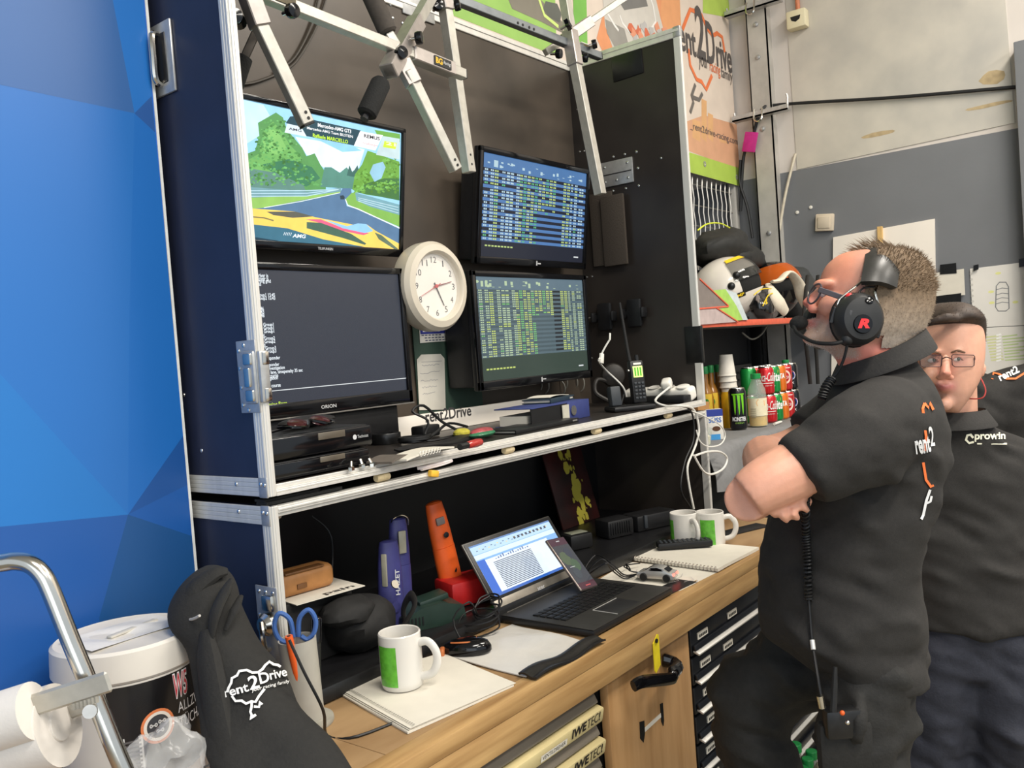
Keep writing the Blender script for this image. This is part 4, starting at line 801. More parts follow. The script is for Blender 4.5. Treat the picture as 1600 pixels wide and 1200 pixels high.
fx = lambda px, py: aty(px, py, FY).x
dxl, dxr = fx(948, 1061), fx(1074, 991)+.004
# wooden door with black handle
DOOR = mat('oiled_beech_door', (180, 142, 98), .48, 0, .2, 5, bump=.05, bscale=40, stretch=(6, 6, .6), col2=(152, 114, 72), detail=8)
t = thing('bench_cupboard', 'narrow wooden cupboard door under the bench with a bent black handle', 'cupboard', ((dxl+dxr)/2, FY, 0))
dw = dxr-dxl
part('carcass', MB().bx(-dw/2+.01, dw/2-.01, .03, .5, .1, .86), mat('dark_carcass', (30, 28, 26), .7), t, smooth=0)
d = part('door', MB().bx(-dw/2, dw/2, .0, .02, .1, BZ-.086, .002), DOOR, t)
lp = lambda px, py, y=FY: WM[t].inverted() @ aty(px, py, y)
a = lp(993, 1073, FY-.05); b = lp(1052, 1058, FY-.05); c = lp(1052, 1036, FY-.02)
h = part('handle', MB().tube(spl([(a.x, -.045, a.z), (a.x+.03, -.05, a.z), (b.x-.01, -.05, b.z+.0), (b.x+.004, -.048, b.z+.008), (c.x-.004, -.03, c.z), (c.x-.006, .0, c.z+.006)], 5), [.009, .010, .010, .010, .013, .015], 10, flat=1.4), BLKG, d)
for k, P in enumerate(([(999, 1128), (1006, 1126), (1007, 1146), (1005, 1160), (1000, 1154)], [(1031, 1100), (1035, 1098), (1037, 1126), (1036, 1134), (1033, 1128)])):
    part('tape_scrap', MB().prism([(lp(*q).x, lp(*q).z) for q in P], 0, .0015, RX(90)), TAPE, d, smooth=0)
mb = MB().prism([(lp(*q).x, lp(*q).z) for q in ((1006, 1138), (1032, 1114), (1033, 1120), (1007, 1144))], 0, .001, RX(90)); part('paper_strip', mb, PAPER, d, smooth=0)
p = aty(1025, 1020, BY); tg = thing('key_tag', 'bright yellow tag screwed to the bench edge above the cupboard', 'tag', (p.x, BY-.001, p.z))
M = MB().prism([(-.014, .025), (.006, .04), (.012, .038), (.012, -.03), (-.010, -.042), (-.015, -.035)], 0, .002, RX(90)); part('tag', M, mat('yellow_tag', (228, 206, 40), .45), tg); part('screw', MB().lathe([(.005, 0), (.005, .003), (.001, .004)], 10, T((-.002, -.002, .028)) @ RX(90)), BLK, tg)
# cream drawers on the left
CRM = mat('cream_drawer_front', (206, 190, 140), .45, 0, .1, 8, bump=.05, bscale=50); GRY = mat('grey_drawer_lip', (112, 104, 92), .5, 0, .1, 10)
cx1 = dxl-.035; cx0 = bX0+.05
t = thing('drawer_cabinet', 'cream fronted tool drawer cabinet under the left of the bench', 'drawer cabinet', (cx0, FY, 0))
part('carcass', MB().bx(0, cx1-cx0+.03, .05, .46, .05, .86, .002), BLK, t)
LET = mat('black_lettering', (30, 28, 30), .5)
zt = .858
for i in range(6):
    z1_ = zt-i*.066-.012; z0_ = z1_-.055
    d = part('drawer', MB().bx(.0, cx1-cx0, .012, .3, z0_, z1_), GRY, t, smooth=0)
    part('front', MB().box(((cx1-cx0)/2, .0, z0_+.016), (cx1-cx0, .022, .032), RX(12), .005), CRM, d)
    part('lip', MB().box(((cx1-cx0)/2, .010, z1_-.011), (cx1-cx0-.01, .018, .022), RX(-28), .003), GRY, d)
    lb = MB(T((cx1-cx0-.118, -.0104, z0_+.008)) @ RX(12) @ FRONT); text(lb, 'IWE', 0, 0, w=.05, h=.02, bold=.035); text(lb, 'TEC', .053, 0, w=.04, h=.02); text(lb, '!', .096, 0, w=.005, h=.02, bold=.03)
    part('lettering', lb, LET, d, smooth=0)
    s = MB(T((cx1-cx0-.22, -.0098, z0_+.005)) @ RX(12) @ FRONT); rect(s, 0, 0, .085, .014); part('label', s, PAPER, d, smooth=0)
    lb = MB(T((cx1-cx0-.215, -.0106, z0_+.008)) @ RX(12) @ FRONT); text(lb, ('VENTILDREHER', 'KREIDE', 'DORNE', 'MEISSEL', 'FEILEN', 'HAMMER')[i] if i < 2 else '----', 0, 0, w=.075 if i == 0 else .04, h=.008); part('label_text', lb, LET, d, smooth=0)
# black drawers on the right
kx0, kx1 = dxr+.006, bX1-.02
t = thing('drawer_cabinet', 'black tool drawer cabinet with silver grips behind the men', 'drawer cabinet', (kx0, FY, 0))
KB = mat('black_enamel', (28, 30, 34), .28, 0, .15, 30)
part('carcass', MB().bx(0, kx1-kx0, .03, .6, .05, .86, .002), KB, t)
for i in range(9):
    z1_ = .852-i*.072; d = part('drawer', MB().bx(.004, kx1-kx0-.004, .0, .3, z1_-.066, z1_, .002), KB, t)
    part('grip', MB().box(((kx1-kx0)/2, -.010, z1_-.058), (kx1-kx0-.02, .018, .006), RX(20), .002), ALU, d); part('grip_hollow', MB().box(((kx1-kx0)/2, -.005, z1_-.047), (kx1-kx0-.02, .008, .014), RX(-14), .002), KB, d)
    R = random.Random(i*3+1)
    for k in range(2):
        x = .03+k*.14+R.random()*.05; l_ = part('label', MB().bx(x, x+.055, -.004, -.001, z1_-.034, z1_-.018), PAPER, d, smooth=0)
        lb = MB(T((x+.006, -.0045, z1_-.030)) @ FRONT)
        for q in range(5): rect(lb, q*.009, 0, q*.009+.006, .007)
        part("label_print", lb, LET, d, smooth=0)
# ================================================================ on the bench and inside the lower case
from mathutils.bvhtree import BVHTree
def onB(px, py, z=BZ): return atz(px, py, z)
LF = LZ0+.0205                    # floor of the lower case
GREEN = mat('printed_green_band', (96, 176, 58), .2, 0, .2, 90, coat=.3)
def mug(p, rz, label, R=.041, H=.098):
    t = thing('mug', label, 'mug', T(p) @ RZ(rz), 'white mugs with a green band')
    part('cup', MB().lathe([(.0001, .003), (R-.008, .003), (R-.005, 0), (R-.003, 0), (R-.001, .004), (R, .012), (R, H-.002), (R-.0015, H), (R-.004, H-.001), (R-.0045, .01), (R-.010, .006), (.0001, .006)], 40, cap=False), CERAM, t)
    part('handle', MB().tube(spl([(R-.003, 0, H*.80), (R+.016, 0, H*.82), (R+.030, 0, H*.66), (R+.031, 0, H*.44), (R+.020, 0, H*.24), (R-.003, 0, H*.17)], 6), .0062, 12, flat=1.25), CERAM, t)
    for s in (1, -1): part('green_band', MB().grid(lambda u, v, s=s: V(((R+.0004)*math.cos(math.radians(s*(78+60*u))), (R+.0004)*math.sin(math.radians(s*(78+60*u))), H*.10+H*.72*v)), 14, 1), GREEN, t)
    return t
mug(onB(636, 1079, BZ+.010)+V((.016, .026, 0)), -68, 'white mug with green band standing on the open notepad', .039, .100)
p2 = onB(1113, 855)+V((.02, .012, 0)); mug(p2, -58, 'right of the two white and green mugs near the man\'s elbow', .041, .100)
p1_ = V((2.272, 1.183, BZ)); mug(p1_, -122, 'left of the two white and green mugs near the man\'s elbow', .041, .100)
def papr(name, P, z, th, m, label, cat, wave=.0015, sub=8):
    a, b, c, d = [onB(*p, z) for p in P]; o = (a+b+c+d)/4
    mb = MB().sheet(lambda u, v: (a*(1-u)*(1-v)+b*u*(1-v)+c*u*v+d*(1-u)*v)-o+V((0, 0, th+wave*math.sin(5*u+1)*math.sin(4*v+.5))), sub, sub, th)
    t = thing(name, label, cat, o); part('sheet', mb, m, t); return t, o
# pad under the mug: several leaves, perforated edge
t, o = papr('notepad', [(515, 1077), (637, 1147), (803, 1073), (688, 1028)], BZ+.001, .003, PAPER, 'white perforated writing pad under the green banded mug', 'notepad')
a, b, c, d = [onB(*p, BZ) for p in ((515, 1077), (637, 1147), (803, 1073), (688, 1028))]
for k in range(3): part('leaf', MB().sheet(lambda u, v: (a*(1-u)*(1-v)+b*u*(1-v)+c*u*v+d*(1-u)*v)-o+V((.002*k, -.001*k, .0045+.0018*k+.002*math.sin(2.5*u+k)*v)), 8, 6, .0006), PAPER, t)
mb = MB()
for k in range(44):
    q = lerp(a, b, .02+.96*k/43)-o; e = (d-a).normalized(); f = (b-a).normalized(); q = q+e*.012+V((0, 0, .0108)); mb.poly([q, q+f*.0028, q+f*.0028+e*.004, q+e*.004])
part('perforation', mb, mat('grey_hole', (120, 116, 108), .8), t, smooth=0)['kind'] = 'stuff'
t, o = papr('plastic_sheet', [(690, 1025), (822, 1058), (908, 1003), (800, 975)], BZ+.003, .002, mat('milky_film', (206, 202, 194), .25, 0, .06, 14, bump=.5, bscale=18), 'crumpled clear sleeve of papers lying in front of the laptop', 'plastic sleeve', .003, 12)
solo('black_pouch', MB().sheet(lambda u, v: onB(822, 1062)*(1-u)*(1-v)+onB(850, 1068)*(1-u)*v+onB(935, 1004)*u*(1-v)+onB(958, 1008)*u*v+V((0, .016, .006+.004*math.sin(9*u)+.003*math.sin(6*v))), 16, 6, .004), mat('black_vinyl', (34, 32, 30), .35, 0, .2, 30, bump=.3, bscale=40), 'flat black vinyl pouch lying at the bench edge left of the laptop', 'pouch', onB(890, 1030), world=True)
# mouse with its cord
p = onB(742, 1024, BZ+.004); t = thing('computer_mouse', 'black mouse with orange stripes on the plastic sleeve', 'mouse', T(p+V((0, .02, 0))) @ RZ(35))
part('shell', MB().rings([[V((.028*s*math.cos(x)*(1-.12*math.sin(x)), .05*s*math.sin(x), .002+.030*h)) for x in [2*math.pi*i/20 for i in range(20)]] for s, h in ((.9, 0), (1, .15), (1, .45), (.88, .75), (.6, .95), (.25, 1.03))]), BLKG, t)
part('wheel_stripe', MB().tube(spl([(-.012, .03, .028), (-.02, .01, .030), (-.012, -.02, .028), (.006, -.02, .031)], 5), .0016, 6), mat('copper_orange', (206, 120, 70), .35, .3), t); part('side_clip', MB().box((-.014, .048, .012), (.02, .01, .016), None, .003), MATS['copper_orange'], t)
p = onB(752, 1000); cable('mouse_cable', coil(p+V((.03, .03, .006)), .045, 3, .04, 0, 14, .25, 4, .2)+coil(p+V((.05, .02, .05)), .03, 2.5, .012, 0, 12, .4, 6, .5)+[p+V((-.03, .0, .09)), p+V((-.06, .02, .06)), p+V((-.07, -.01, .02)), p+V((-.05, -.03, .006))], .002, CABLEB, 'wound black mouse cable left of the laptop', k=3)
# laptop -------------------------------------------------------------------------------------------------
LX0, LX1, LY0, LY1 = 1.466, 1.812, .985, 1.235
t = thing('laptop', 'open grey laptop on the bench edge showing a spreadsheet', 'laptop', (LX0, LY0, BZ))
GM = mat('grey_laptop_metal', (74, 72, 68), .38, .4, .06, 60); w = LX1-LX0; dd = LY1-LY0
part('base', MB().bx(0, w, 0, dd, .004, .018, .004), mat('dark_laptop_base', (30, 30, 31), .45), t); dk = part('deck', MB().bx(.001, w-.001, .001, dd-.001, .0178, .0196, .0008), mat('black_laptop_deck', (46, 45, 43), .4), t)
part('trackpad', MB().bx(w*.33, w*.62, .012, .075, .0196, .0202, .0003), mat('trackpad_grey', (44, 44, 45), .35), dk); part('trackpad_edge', MB().bx(w*.33, w*.62, .0745, .0765, .0196, .0206).bx(w*.328, w*.332, .012, .075, .0196, .0206), ALU, dk)
KEY = mat('black_key', (16, 16, 17), .5)
for j in range(6):
    n = 15 if j < 5 else 9
    for i in range(n):
        kw = (w-.05)/n; wide = kw*.86
        part('key', MB().box((.025+kw*(i+.5), .095+j*.0185 if j < 5 else .0, .0208), (wide, .0150, .0028), None, .0006), KEY, dk) if j < 5 else None
ang = math.atan2(1.121-BZ-.016, 1.335-LY1)
S = T((0, dd-.002, .016)) @ Matrix.Rotation(ang, 4, 'X')          # local x right, y up the lid, z towards the viewer
lh = math.hypot(1.121-BZ-.016, 1.335-LY1); part('hinge', MB().cyl((.02, dd-.002, .016), (w-.02, dd-.002, .016), .006, n=10), GM, t)
part('lid', MB(S).bx(0, w, .004, lh, -.006, .0, .003), GM, t); part('screen_bezel', MB(S).bx(.004, w-.004, .037, lh-.004, 0, .0012, .0005), BLK, t); part('chin', MB(S).bx(.004, w-.004, .006, .036, 0, .001, .0005), mat('silver_laptop_chin', (128, 122, 112), .35, .5), t)
part('lettering', text(MB(S), 'acer', w*.5-.014, .017, w=.028, h=.008, z=.0015), MATS['silver_print'], t, smooth=0)
sw, sh = w-.03, lh-.055; mb = MB(S @ T((.015, .043, .0013))); Z = lambda k: .0001+.0001*k
rect(mb, 0, 0, sw, sh, Z(0), (118, 164, 214)); rect(mb, 0, sh*.82, sw, sh, Z(1), (168, 198, 226)); rect(mb, 0, sh*.72, sw, sh*.81, Z(1), (196, 216, 234)); rect(mb, 0, sh*.97, sw, sh, Z(2), (84, 120, 170))
for i in range(26): x = (.05+.035*i)*sw; rect(mb, x, sh*(.87+.03*(i % 2)), x+sw*.018, sh*(.885+.03*(i % 2)), Z(3), ((90, 110, 140), (230, 190, 90), (60, 70, 90))[i % 3])
for i in range(9): rect(mb, sw*(.5+.05*i), sh*.87, sw*(.525+.05*i), sh*.92, Z(3), (52, 60, 76))
rect(mb, 0, sh*.05, sw*.86, sh*.68, Z(2), (206, 220, 234)); rect(mb, 0, sh*.05, sw*.09, sh*.7, Z(3), (34, 92, 186)); rect(mb, 0, 0, sw, sh*.05, Z(3), (40, 90, 170))
for i in range(17): rect(mb, sw*.16, sh*(.08+.031*i), sw*.62, sh*(.095+.031*i), Z(4), (66, 70, 92))
for i in range(14): rect(mb, sw*(.2+.03*i), sh*.63, sw*(.215+.03*i), sh*(.645+.015*(i % 4)), Z(4), (90, 110, 150))
part('picture', mb, attr_mat('laptop_picture', .2, .95), t, smooth=0)
# phone leaning on the lid
TL, TR, BL = aty(853, 858, 1.245), aty(882, 851, 1.245), onB(906, 927, BZ+.022); x = V((1, -.03, -.02)); o = V((BL.x, BL.y+.0, BZ+.0225)); yv = (TL-o)
M = frame(o, (TR-TL), yv); wv = .074; hv = .152; t = thing('phone', 'smartphone with a map on screen leaning against the laptop lid', 'phone', M)
part('body', MB().box((wv/2, hv/2, .004), (wv, hv, .008), None, .004, 3), mat('phone_steel', (120, 110, 104), .3, .8), t); mb = MB(T((.003, .003, .0084)))
pw, ph = wv-.006, hv-.006; rect(mb, 0, 0, pw, ph, 0, (62, 64, 70)); rect(mb, 0, ph*.86, pw, ph, .0001, (70, 40, 56)); rect(mb, 0, 0, pw, ph*.12, .0001, (72, 36, 48))
for i, (x, y, r, c) in enumerate(((.3, .6, .28, (84, 96, 74)), (.6, .45, .25, (72, 92, 70)), (.4, .3, .22, (64, 70, 76)), (.65, .7, .2, (58, 62, 74)))): disc(mb, pw*x, ph*y, pw*r, .0002+.0001*i, 9, c, ph*r*.5)
rect(mb, pw*.2, ph*.42, pw*.5, ph*.43, .0007, (190, 190, 190)); rect(mb, pw*.35, ph*.04, pw*.65, ph*.06, .0007, (190, 80, 80)); rect(mb, pw*.4, ph*.93, pw*.6, ph*.95, .0007, (190, 190, 190)); part('picture', mb, attr_mat('phone_picture', .15, .8), t, smooth=0)
# right of the laptop: drawings, spiral block, car, remote
t, o = papr('drawing_sheet', [(938, 905), (1062, 924), (1130, 890), (985, 878)], BZ, .0012, PAPER, 'white drawing sheets under the toy car and spiral block', 'paper', .0012)
mb = MB()
for i in range(9): q = onB(985+12*i, 899+1.2*i+(i % 3)*4)-o; line2(mb, [(q.x, q.y), (q.x+.03, q.y-.012*(i % 2)), (q.x+.05, q.y+.008)], .0016, .0034, (176, 172, 170))
part('print', mb, PRINT, t, smooth=0); 
solo('black_mat', MB().box((0, 0, .001), (.13, .055, .002)), BLK, 'thin black card sticking out below the toy car', 'card', T(onB(1052, 918)+V((.0, .0, 0))) @ RZ(-4))
a, b, c, d = [onB(*p, BZ) for p in ((978, 876), (1122, 896), (1186, 860), (1035, 847))]; o = (a+b+c+d)/4; e = (d-a).normalized()
t = thing('spiral_block', 'white spiral bound block beside the toy car', 'notebook', o+V((0, 0, .003)))
part('pages', MB().sheet(lambda u, v: (a*(1-u)*(1-v)+b*u*(1-v)+c*u*v+d*(1-u)*v)-o+V((0, 0, .008+.0015*math.sin(4*v+1)*u)), 6, 6, .008), PAPER, t)
for k in range(26): q = lerp(a, b, .03+.94*k/25)-o; part('ring', MB().tube([q+e*(.004+.007*math.cos(x*.785))+V((0, 0, .006+.006*math.sin(x*.785))) for x in range(8)], .0011, 5, closed=True), mat('steel_wire_ring', (170, 160, 150), .35, .7), t)
c0 = (onB(1000, 906)+onB(1062, 916))/2+V((.02, .015, .0035)); t = thing('toy_car', 'silver toy coupe with a red glowing tail lamp and cable', 'toy car', T(c0) @ RZ(-82))
SILV = mat('silver_car_paint', (196, 194, 188), .22, .5, .04, 30, coat=.5)
prof = [(-.048, .006), (-.05, .014), (-.046, .0195), (-.03, .0225), (-.012, .033), (.006, .0345), (.022, .031), (.036, .023), (.046, .021), (.049, .014), (.047, .006)]
def ring(y, k): return [V((px_*(1-.03*k*k), y*(1 if z < .024 else .82), z)) for px_, z in prof]
part('body', MB().rings([[V((p.x*.96, p.y, p.z*.97)) for p in ring(-.0205, 1)], ring(-.0195, .7), ring(-.01, .2), ring(.01, .2), ring(.0195, .7), [V((p.x*.96, p.y, p.z*.97)) for p in ring(.0205, 1)]]), SILV, t)
for s in (-1, 1):
    part('side_window', MB().prism([(-.022, .0245), (-.010, .0315), (.006, .033), (.022, .0285), (.030, .0235), (0, .0235)], s*.0176, s*.0184, RX(90)), BLKG, t)
    for x in (-.03, .031): part('wheel', MB().lathe([(.003, 0), (.0088, 0), (.0095, .002), (.0095, .006), (.0088, .0075), (.003, .007)], 18, T((x, s*.0215-.00375, .0093)) @ RX(-90)), RUB, t)
part('windscreen', MB().prism([(-.0255, .0255), (-.0125, .0327), (-.0135, .0335), (-.0268, .0262)], -.014, .014, RX(90)), BLKG, t); part('rear_window', MB().prism([(.0235, .0312), (.0355, .0242), (.0365, .025), (.0245, .0322)], -.013, .013, RX(90)), BLKG, t)
part('tail_lamp', MB().box((.0475, -.013, .0165), (.004, .012, .006), None, .0015), mat('red_lamp', (255, 60, 50), .3, emit=6), t); part('tail_lamp', MB().box((.0475, .013, .0165), (.004, .012, .006), None, .0015), MATS['red_lamp'], t)
cable('toy_car_cable', [c0+V((-.004, .048, .012)), c0+V((-.02, .07, .02)), c0+V((0, .09, .03)), onB(985, 890, BZ+.03), onB(975, 884, BZ+.02), onB(1000, 880, BZ+.012)], .0018, CABLEB, 'thin black cable leading from the toy car')
for i in range(3): cable('device_lead', [onB(918+5*i, 900, BZ+.02)+V((0, .02, 0)), onB(930+8*i, 868+6*i, BZ+.05+.01*i), onB(955, 880+5*i, BZ+.04), onB(975, 898+3*i, BZ+.006), c0+V((-.01*i, .055, .008))], .0018, CABLEB, ('upper', 'middle', 'lower')[i]+' of three thin black leads between phone and toy car')
p = onB(1082, 858, BZ+.012)+V((.01, .03, 0)); t = thing('remote_control', 'black remote control lying on the spiral block', 'remote control', T((p.x, p.y, BZ+.0135)) @ RZ(-52))
part('body', MB().box((0, 0, .010), (.155, .045, .018), None, .004), BLK, t)
for j in range(3):
    for i in range(11): part('button', MB().box((-.066+.013*i, -.014+.014*j, .0195), (.007, .007, .0025), None, .0007), mat('dark_grey_plastic'), t)
solo('black_card_stack', MB().box((0, 0, .002), (.22, .06, .004), None, .001), BLK, 'flat black card behind the mugs at the bench end', 'card', T(onB(1150, 850)+V((.16, .06, 0))) @ RZ(-20))
# ---------------------------------------------------------------- inside the lower case
SHELL = mat('brown_leather_case', (176, 122, 70), .5, 0, .12, 40, bump=.1)
z0 = aty(470, 922, 1.42).z; xb = aty(470, 922, 1.42).x
solo('organiser_box', MB().bx(-.075, .09, -.05, .1, 0, z0-.004-LF, .004), mat('dull_black', (18, 17, 17), .7), 'dull black box under the brown case in the left corner', 'box', (xb, 1.42, LF))
t = thing('name_card', 'white lettered card under the brown case', 'card', T((xb+.01, 1.405, z0-.0035)) @ RZ(-8)); part('card', MB().bx(-.07, .085, -.07, .06, 0, .0015), PAPER, t); part('lettering', text(MB(), 'pain', -.0, -.064, w=.07, h=.022, z=.002, bold=.02), LET_ if 'LET_' in globals() else INK, t, smooth=0)
t = thing('spectacle_case', 'brown leather spectacle case on the white card', 'case', T((xb, 1.42, z0-.0015)) @ RZ(-6)); part('shell', MB().box((0, 0, .024), (.13, .06, .048), None, .014, 3), SHELL, t); part('flap', MB().box((-.005, -.02, .047), (.09, .022, .004), None, .0015), mat('dark_brown_leather', (120, 80, 44), .5), t); part('clasp', MB().box((-.015, -.031, .018), (.022, .003, .010), None, .001), MATS['dark_brown_leather'], t)
NYL = mat('black_nylon', (22, 21, 20), .75, 0, .25, 90, bump=.25, bscale=40)
p = onB(552, 1035); t = thing('tool_bag', 'crumpled black nylon bag lying at the left of the case', 'bag', (p.x+.03, 1.36, LF))
def lump(c, r, seed, n=18, m=11, amp=.18):
    mb = MB(); mb.sphere((0, 0, 0), 1, n, m); o = V((seed*3.1, seed*1.7, 0))
    mb.v = [V((c[0]+r[0]*v.x*(1+amp*noise.noise(v*1.6+o)), c[1]+r[1]*v.y*(1+amp*noise.noise(v*1.6+o)), max(c[2]+r[2]*v.z*(1+amp*noise.noise(v*1.6+o)), .0))) for v in mb.v]; return mb
part('body', lump((0, 0, .05), (.085, .07, .055), 1), NYL, t); part('pocket', lump((-.05, -.02, .09), (.06, .05, .03), 2), NYL, t); part('strap', MB().tube(spl([(.06, -.06, .03), (.085, -.075, .07), (.10, -.05, .085), (.105, -.02, .05), (.09, -.04, .012)], 5), .011, 8, flat=.35), mat('black_webbing', (40, 38, 36), .8), t)
part('buckle', MB().lathe([(.006, 0), (.009, .001), (.009, .004), (.006, .004)], 14, T((.075, -.03, .112)) @ RX(60)), CHROME, t)
def lamp(p, tilt, rz, label, col, H, wd, nm, upper):
    t = thing('inspection_lamp', label, 'lamp', T(p) @ RZ(rz) @ RY(tilt)); m = mat(nm, col, .45, 0, .1, 40)
    part('grip', MB().rings([[V((wd*s*math.cos(x), wd*.72*s*math.sin(x), z)) for x in [2*math.pi*i/18 for i in range(18)]] for s, z in ((.9, 0), (1, .01), (1.0, H*.4), (.97, H*.55))]), m, t)
    part('head', MB().rings([[V((wd*s*math.cos(x), wd*.66*s*math.sin(x), z)) for x in [2*math.pi*i/18 for i in range(18)]] for s, z in ((.96, H*.552), (.93, H*.7), (.8, H*.92), (.72, H*.985), (.5, H))]), m, t)
    upper(t, m); return t
def up1(t, m):
    lb = MB(T((.008, -.0235, .10)) @ FRONT @ RZ(90)); text(lb, 'HAZET', -.02, -.004, w=.055, h=.010, bold=.02); part('lettering', lb, MATS['silver_print'], t, smooth=0)
    part('lens_strip', MB().box((-.018, -.014, .135), (.006, .012, .07), RZ(40), .002), mat('clear_lens_strip', (150, 146, 130), .2), t); part('ring_button', MB().lathe([(.010, 0), (.012, .001), (.012, .002), (.008, .002)], 20, T((0, -.0225, .055)) @ RX(90)), m, t)
p = atz(618, 992, LF); lamp(p+V((.02, .03, 0)), 2, -20, 'front, shorter of the two dark blue inspection lamps', (58, 58, 112), .195, .0285, 'dark_blue_plastic', up1)
def up2(t, m): part('hook', MB().tube(spl([(-.02, -.01, .225), (-.018, -.02, .235), (.0, -.02, .24), (.015, -.02, .232), (.02, -.012, .215)], 5), .0015, 6), CHROME, t); part('led_window', MB().box((-.0, -.019, .18), (.018, .006, .05), None, .002), MATS['clear_lens_strip'], t)
lamp(p+V((.075, .055, 0)), 2, -20, 'rear, taller of the two dark blue inspection lamps', (58, 58, 112), .232, .026, 'dark_blue_plastic', up2)
def up3(t, m): part('button', MB().lathe([(.006, 0), (.007, .002), (.001, .003)], 14, T((.004, -.021, .165)) @ RX(90)), BLK, t); part('sensor_plate', MB().box((-.001, -.018, .2), (.022, .006, .018), None, .002), mat('grey_plate', (120, 110, 106), .4), t); part('mark', MB().prism([(0, 0), (.004, .006), (.003, .012), (-.003, .004)], 0, .0006, T((.008, -.0215, .07)) @ RX(90)), BLK, t)
lamp(atz(708, 944, LF)+V((.03, .02, 0)), -9, -20, 'bright orange inspection lamp leaning behind the laptop', (222, 92, 34), .245, .029, 'orange_plastic', up3)
p = atz(680, 985, LF); t = thing('battery_charger', 'dark green battery charger in front of the orange lamp', 'charger', T(p+V((.035, .055, 0))) @ RZ(-24)); DG = mat('dark_green_plastic', (34, 52, 44), .4, 0, .1, 40)
part('housing', MB().prism([(-.075, 0), (.075, 0), (.07, .035), (.02, .05), (-.03, .046), (-.07, .03)], -.045, .045, RX(90)), DG, t); part('slot', MB().box((.01, -.0, .052), (.07, .05, .014), RY(-8), .004), DG, t)
for k in range(5): part('vent', MB().box((-.06+.008*k, -.0455, .02), (.003, .002, .018)), BLK, t)
p = atz(748, 948, LF); t = thing('battery_charger', 'red battery charger with green lights behind the laptop', 'charger', T(p+V((.03, .06, 0))) @ RZ(-18)); part('housing', MB().box((0, 0, .03), (.13, .09, .06), None, .010), mat('red_plastic', (186, 34, 34), .35, 0, .1, 40), t)
for k in range(2): part('status_light', MB().box((.035+.009*k, -.0455, .045), (.005, .003, .004), None, .0008), mat('green_led', (80, 255, 120), .3, emit=4), t)
p = atz(912, 838, LF); t = thing('splatter_board', 'thin square board splashed with yellow and dark red paint', 'board', T((aty(910, 836, 1.60).x, 1.60, LF)) @ RX(-14))
bw = .17; bh = .27; part('board', MB().bx(-bw/2-.02, bw/2+.03, 0, .006, 0, bh, .001), mat('black_red_paint', (30, 26, 24), .4, 0, .3, 9, col2=(72, 26, 24), detail=6), t); mb = MB(T((0, -.0006, 0)) @ FRONT); R = random.Random(11)
for k in range(60):
    y = R.random()*bh*.96; x = .0+.03*math.sin(y*14)+R.gauss(.01, .02); r = abs(R.gauss(.004, .004))+.001; n = 8; mb.poly([(x+r*math.cos(2*math.pi*i/n)*(1+.5*R.random()), y+r*1.5*math.sin(2*math.pi*i/n)*(1+.5*R.random()), .0002+k*.00001) for i in range(n)], (190, 178, 62))
part('paint_splash', mb, PRINT, t, smooth=0)['kind'] = 'stuff'
for i, (px, py, s, lab) in enumerate(((975, 842, (.10, .07, .055), 'black ribbed battery charger right of the splashed board'), (915, 862, (.08, .06, .045), 'black battery pack with a grey label behind the phone'), (1030, 828, (.16, .08, .05), 'long black battery charger behind the left mug'))):
    p = atz(px, py, LF); t = thing('battery_pack', lab, 'battery', T(p+V((.03, .05, 0))) @ RZ(-20)); part('body', MB().box((0, 0, s[2]/2), s, None, .008), BLK, t)
    if i == 0: [part('rib', MB().box((-.04+.009*k, -.0355, .03), (.004, .005, .035), None, .001), BLK, t) for k in range(9)]
    if i == 1: part('label', MB().box((-.0, -.0, .046), (.06, .035, .002), None, .0005), mat('grey_green_label', (120, 122, 106), .5), t)
    if i == 2: part('clip', MB().box((-.05, -.042, .03), (.012, .008, .04), None, .002), mat('dark_grey_plastic'), t)
p = aty(1000, 795, 1.55); t = thing('tool_case', 'dark grey tool case with an orange catch deep in the lower case', 'tool case', (p.x+.02, 1.57, LF)); part('support', MB().bx(-.06, .1, -.03, .06, 0, p.z-.035-LF), mat('dull_black'), t); part('body', MB().box((.02, 0, p.z-LF), (.17, .09, .065), RZ(-8), .008), mat('charcoal_plastic', (52, 52, 54), .5), t); part('catch', MB().box((.09, -.055, p.z-LF-.01), (.018, .012, .022), None, .003), MATS['orange_plastic'], t)
cable('lower_case_lead', [aty(487, 806, 1.52), aty(518, 840, 1.5), aty(516, 930, 1.46), aty(505, 985, 1.42), atz(520, 1000, LF+.01)], .002, CABLEB, 'thin black lead hanging in the left of the lower case')
solo('metal_flap', MB().box((0, 0, 0), (.10, .07, .004), RY(20), .001), ALUD, 'dull metal flap under the top in the left corner of the lower case', 'flap', T((.955, 1.40, LZ1-.045)) @ RX(-30))
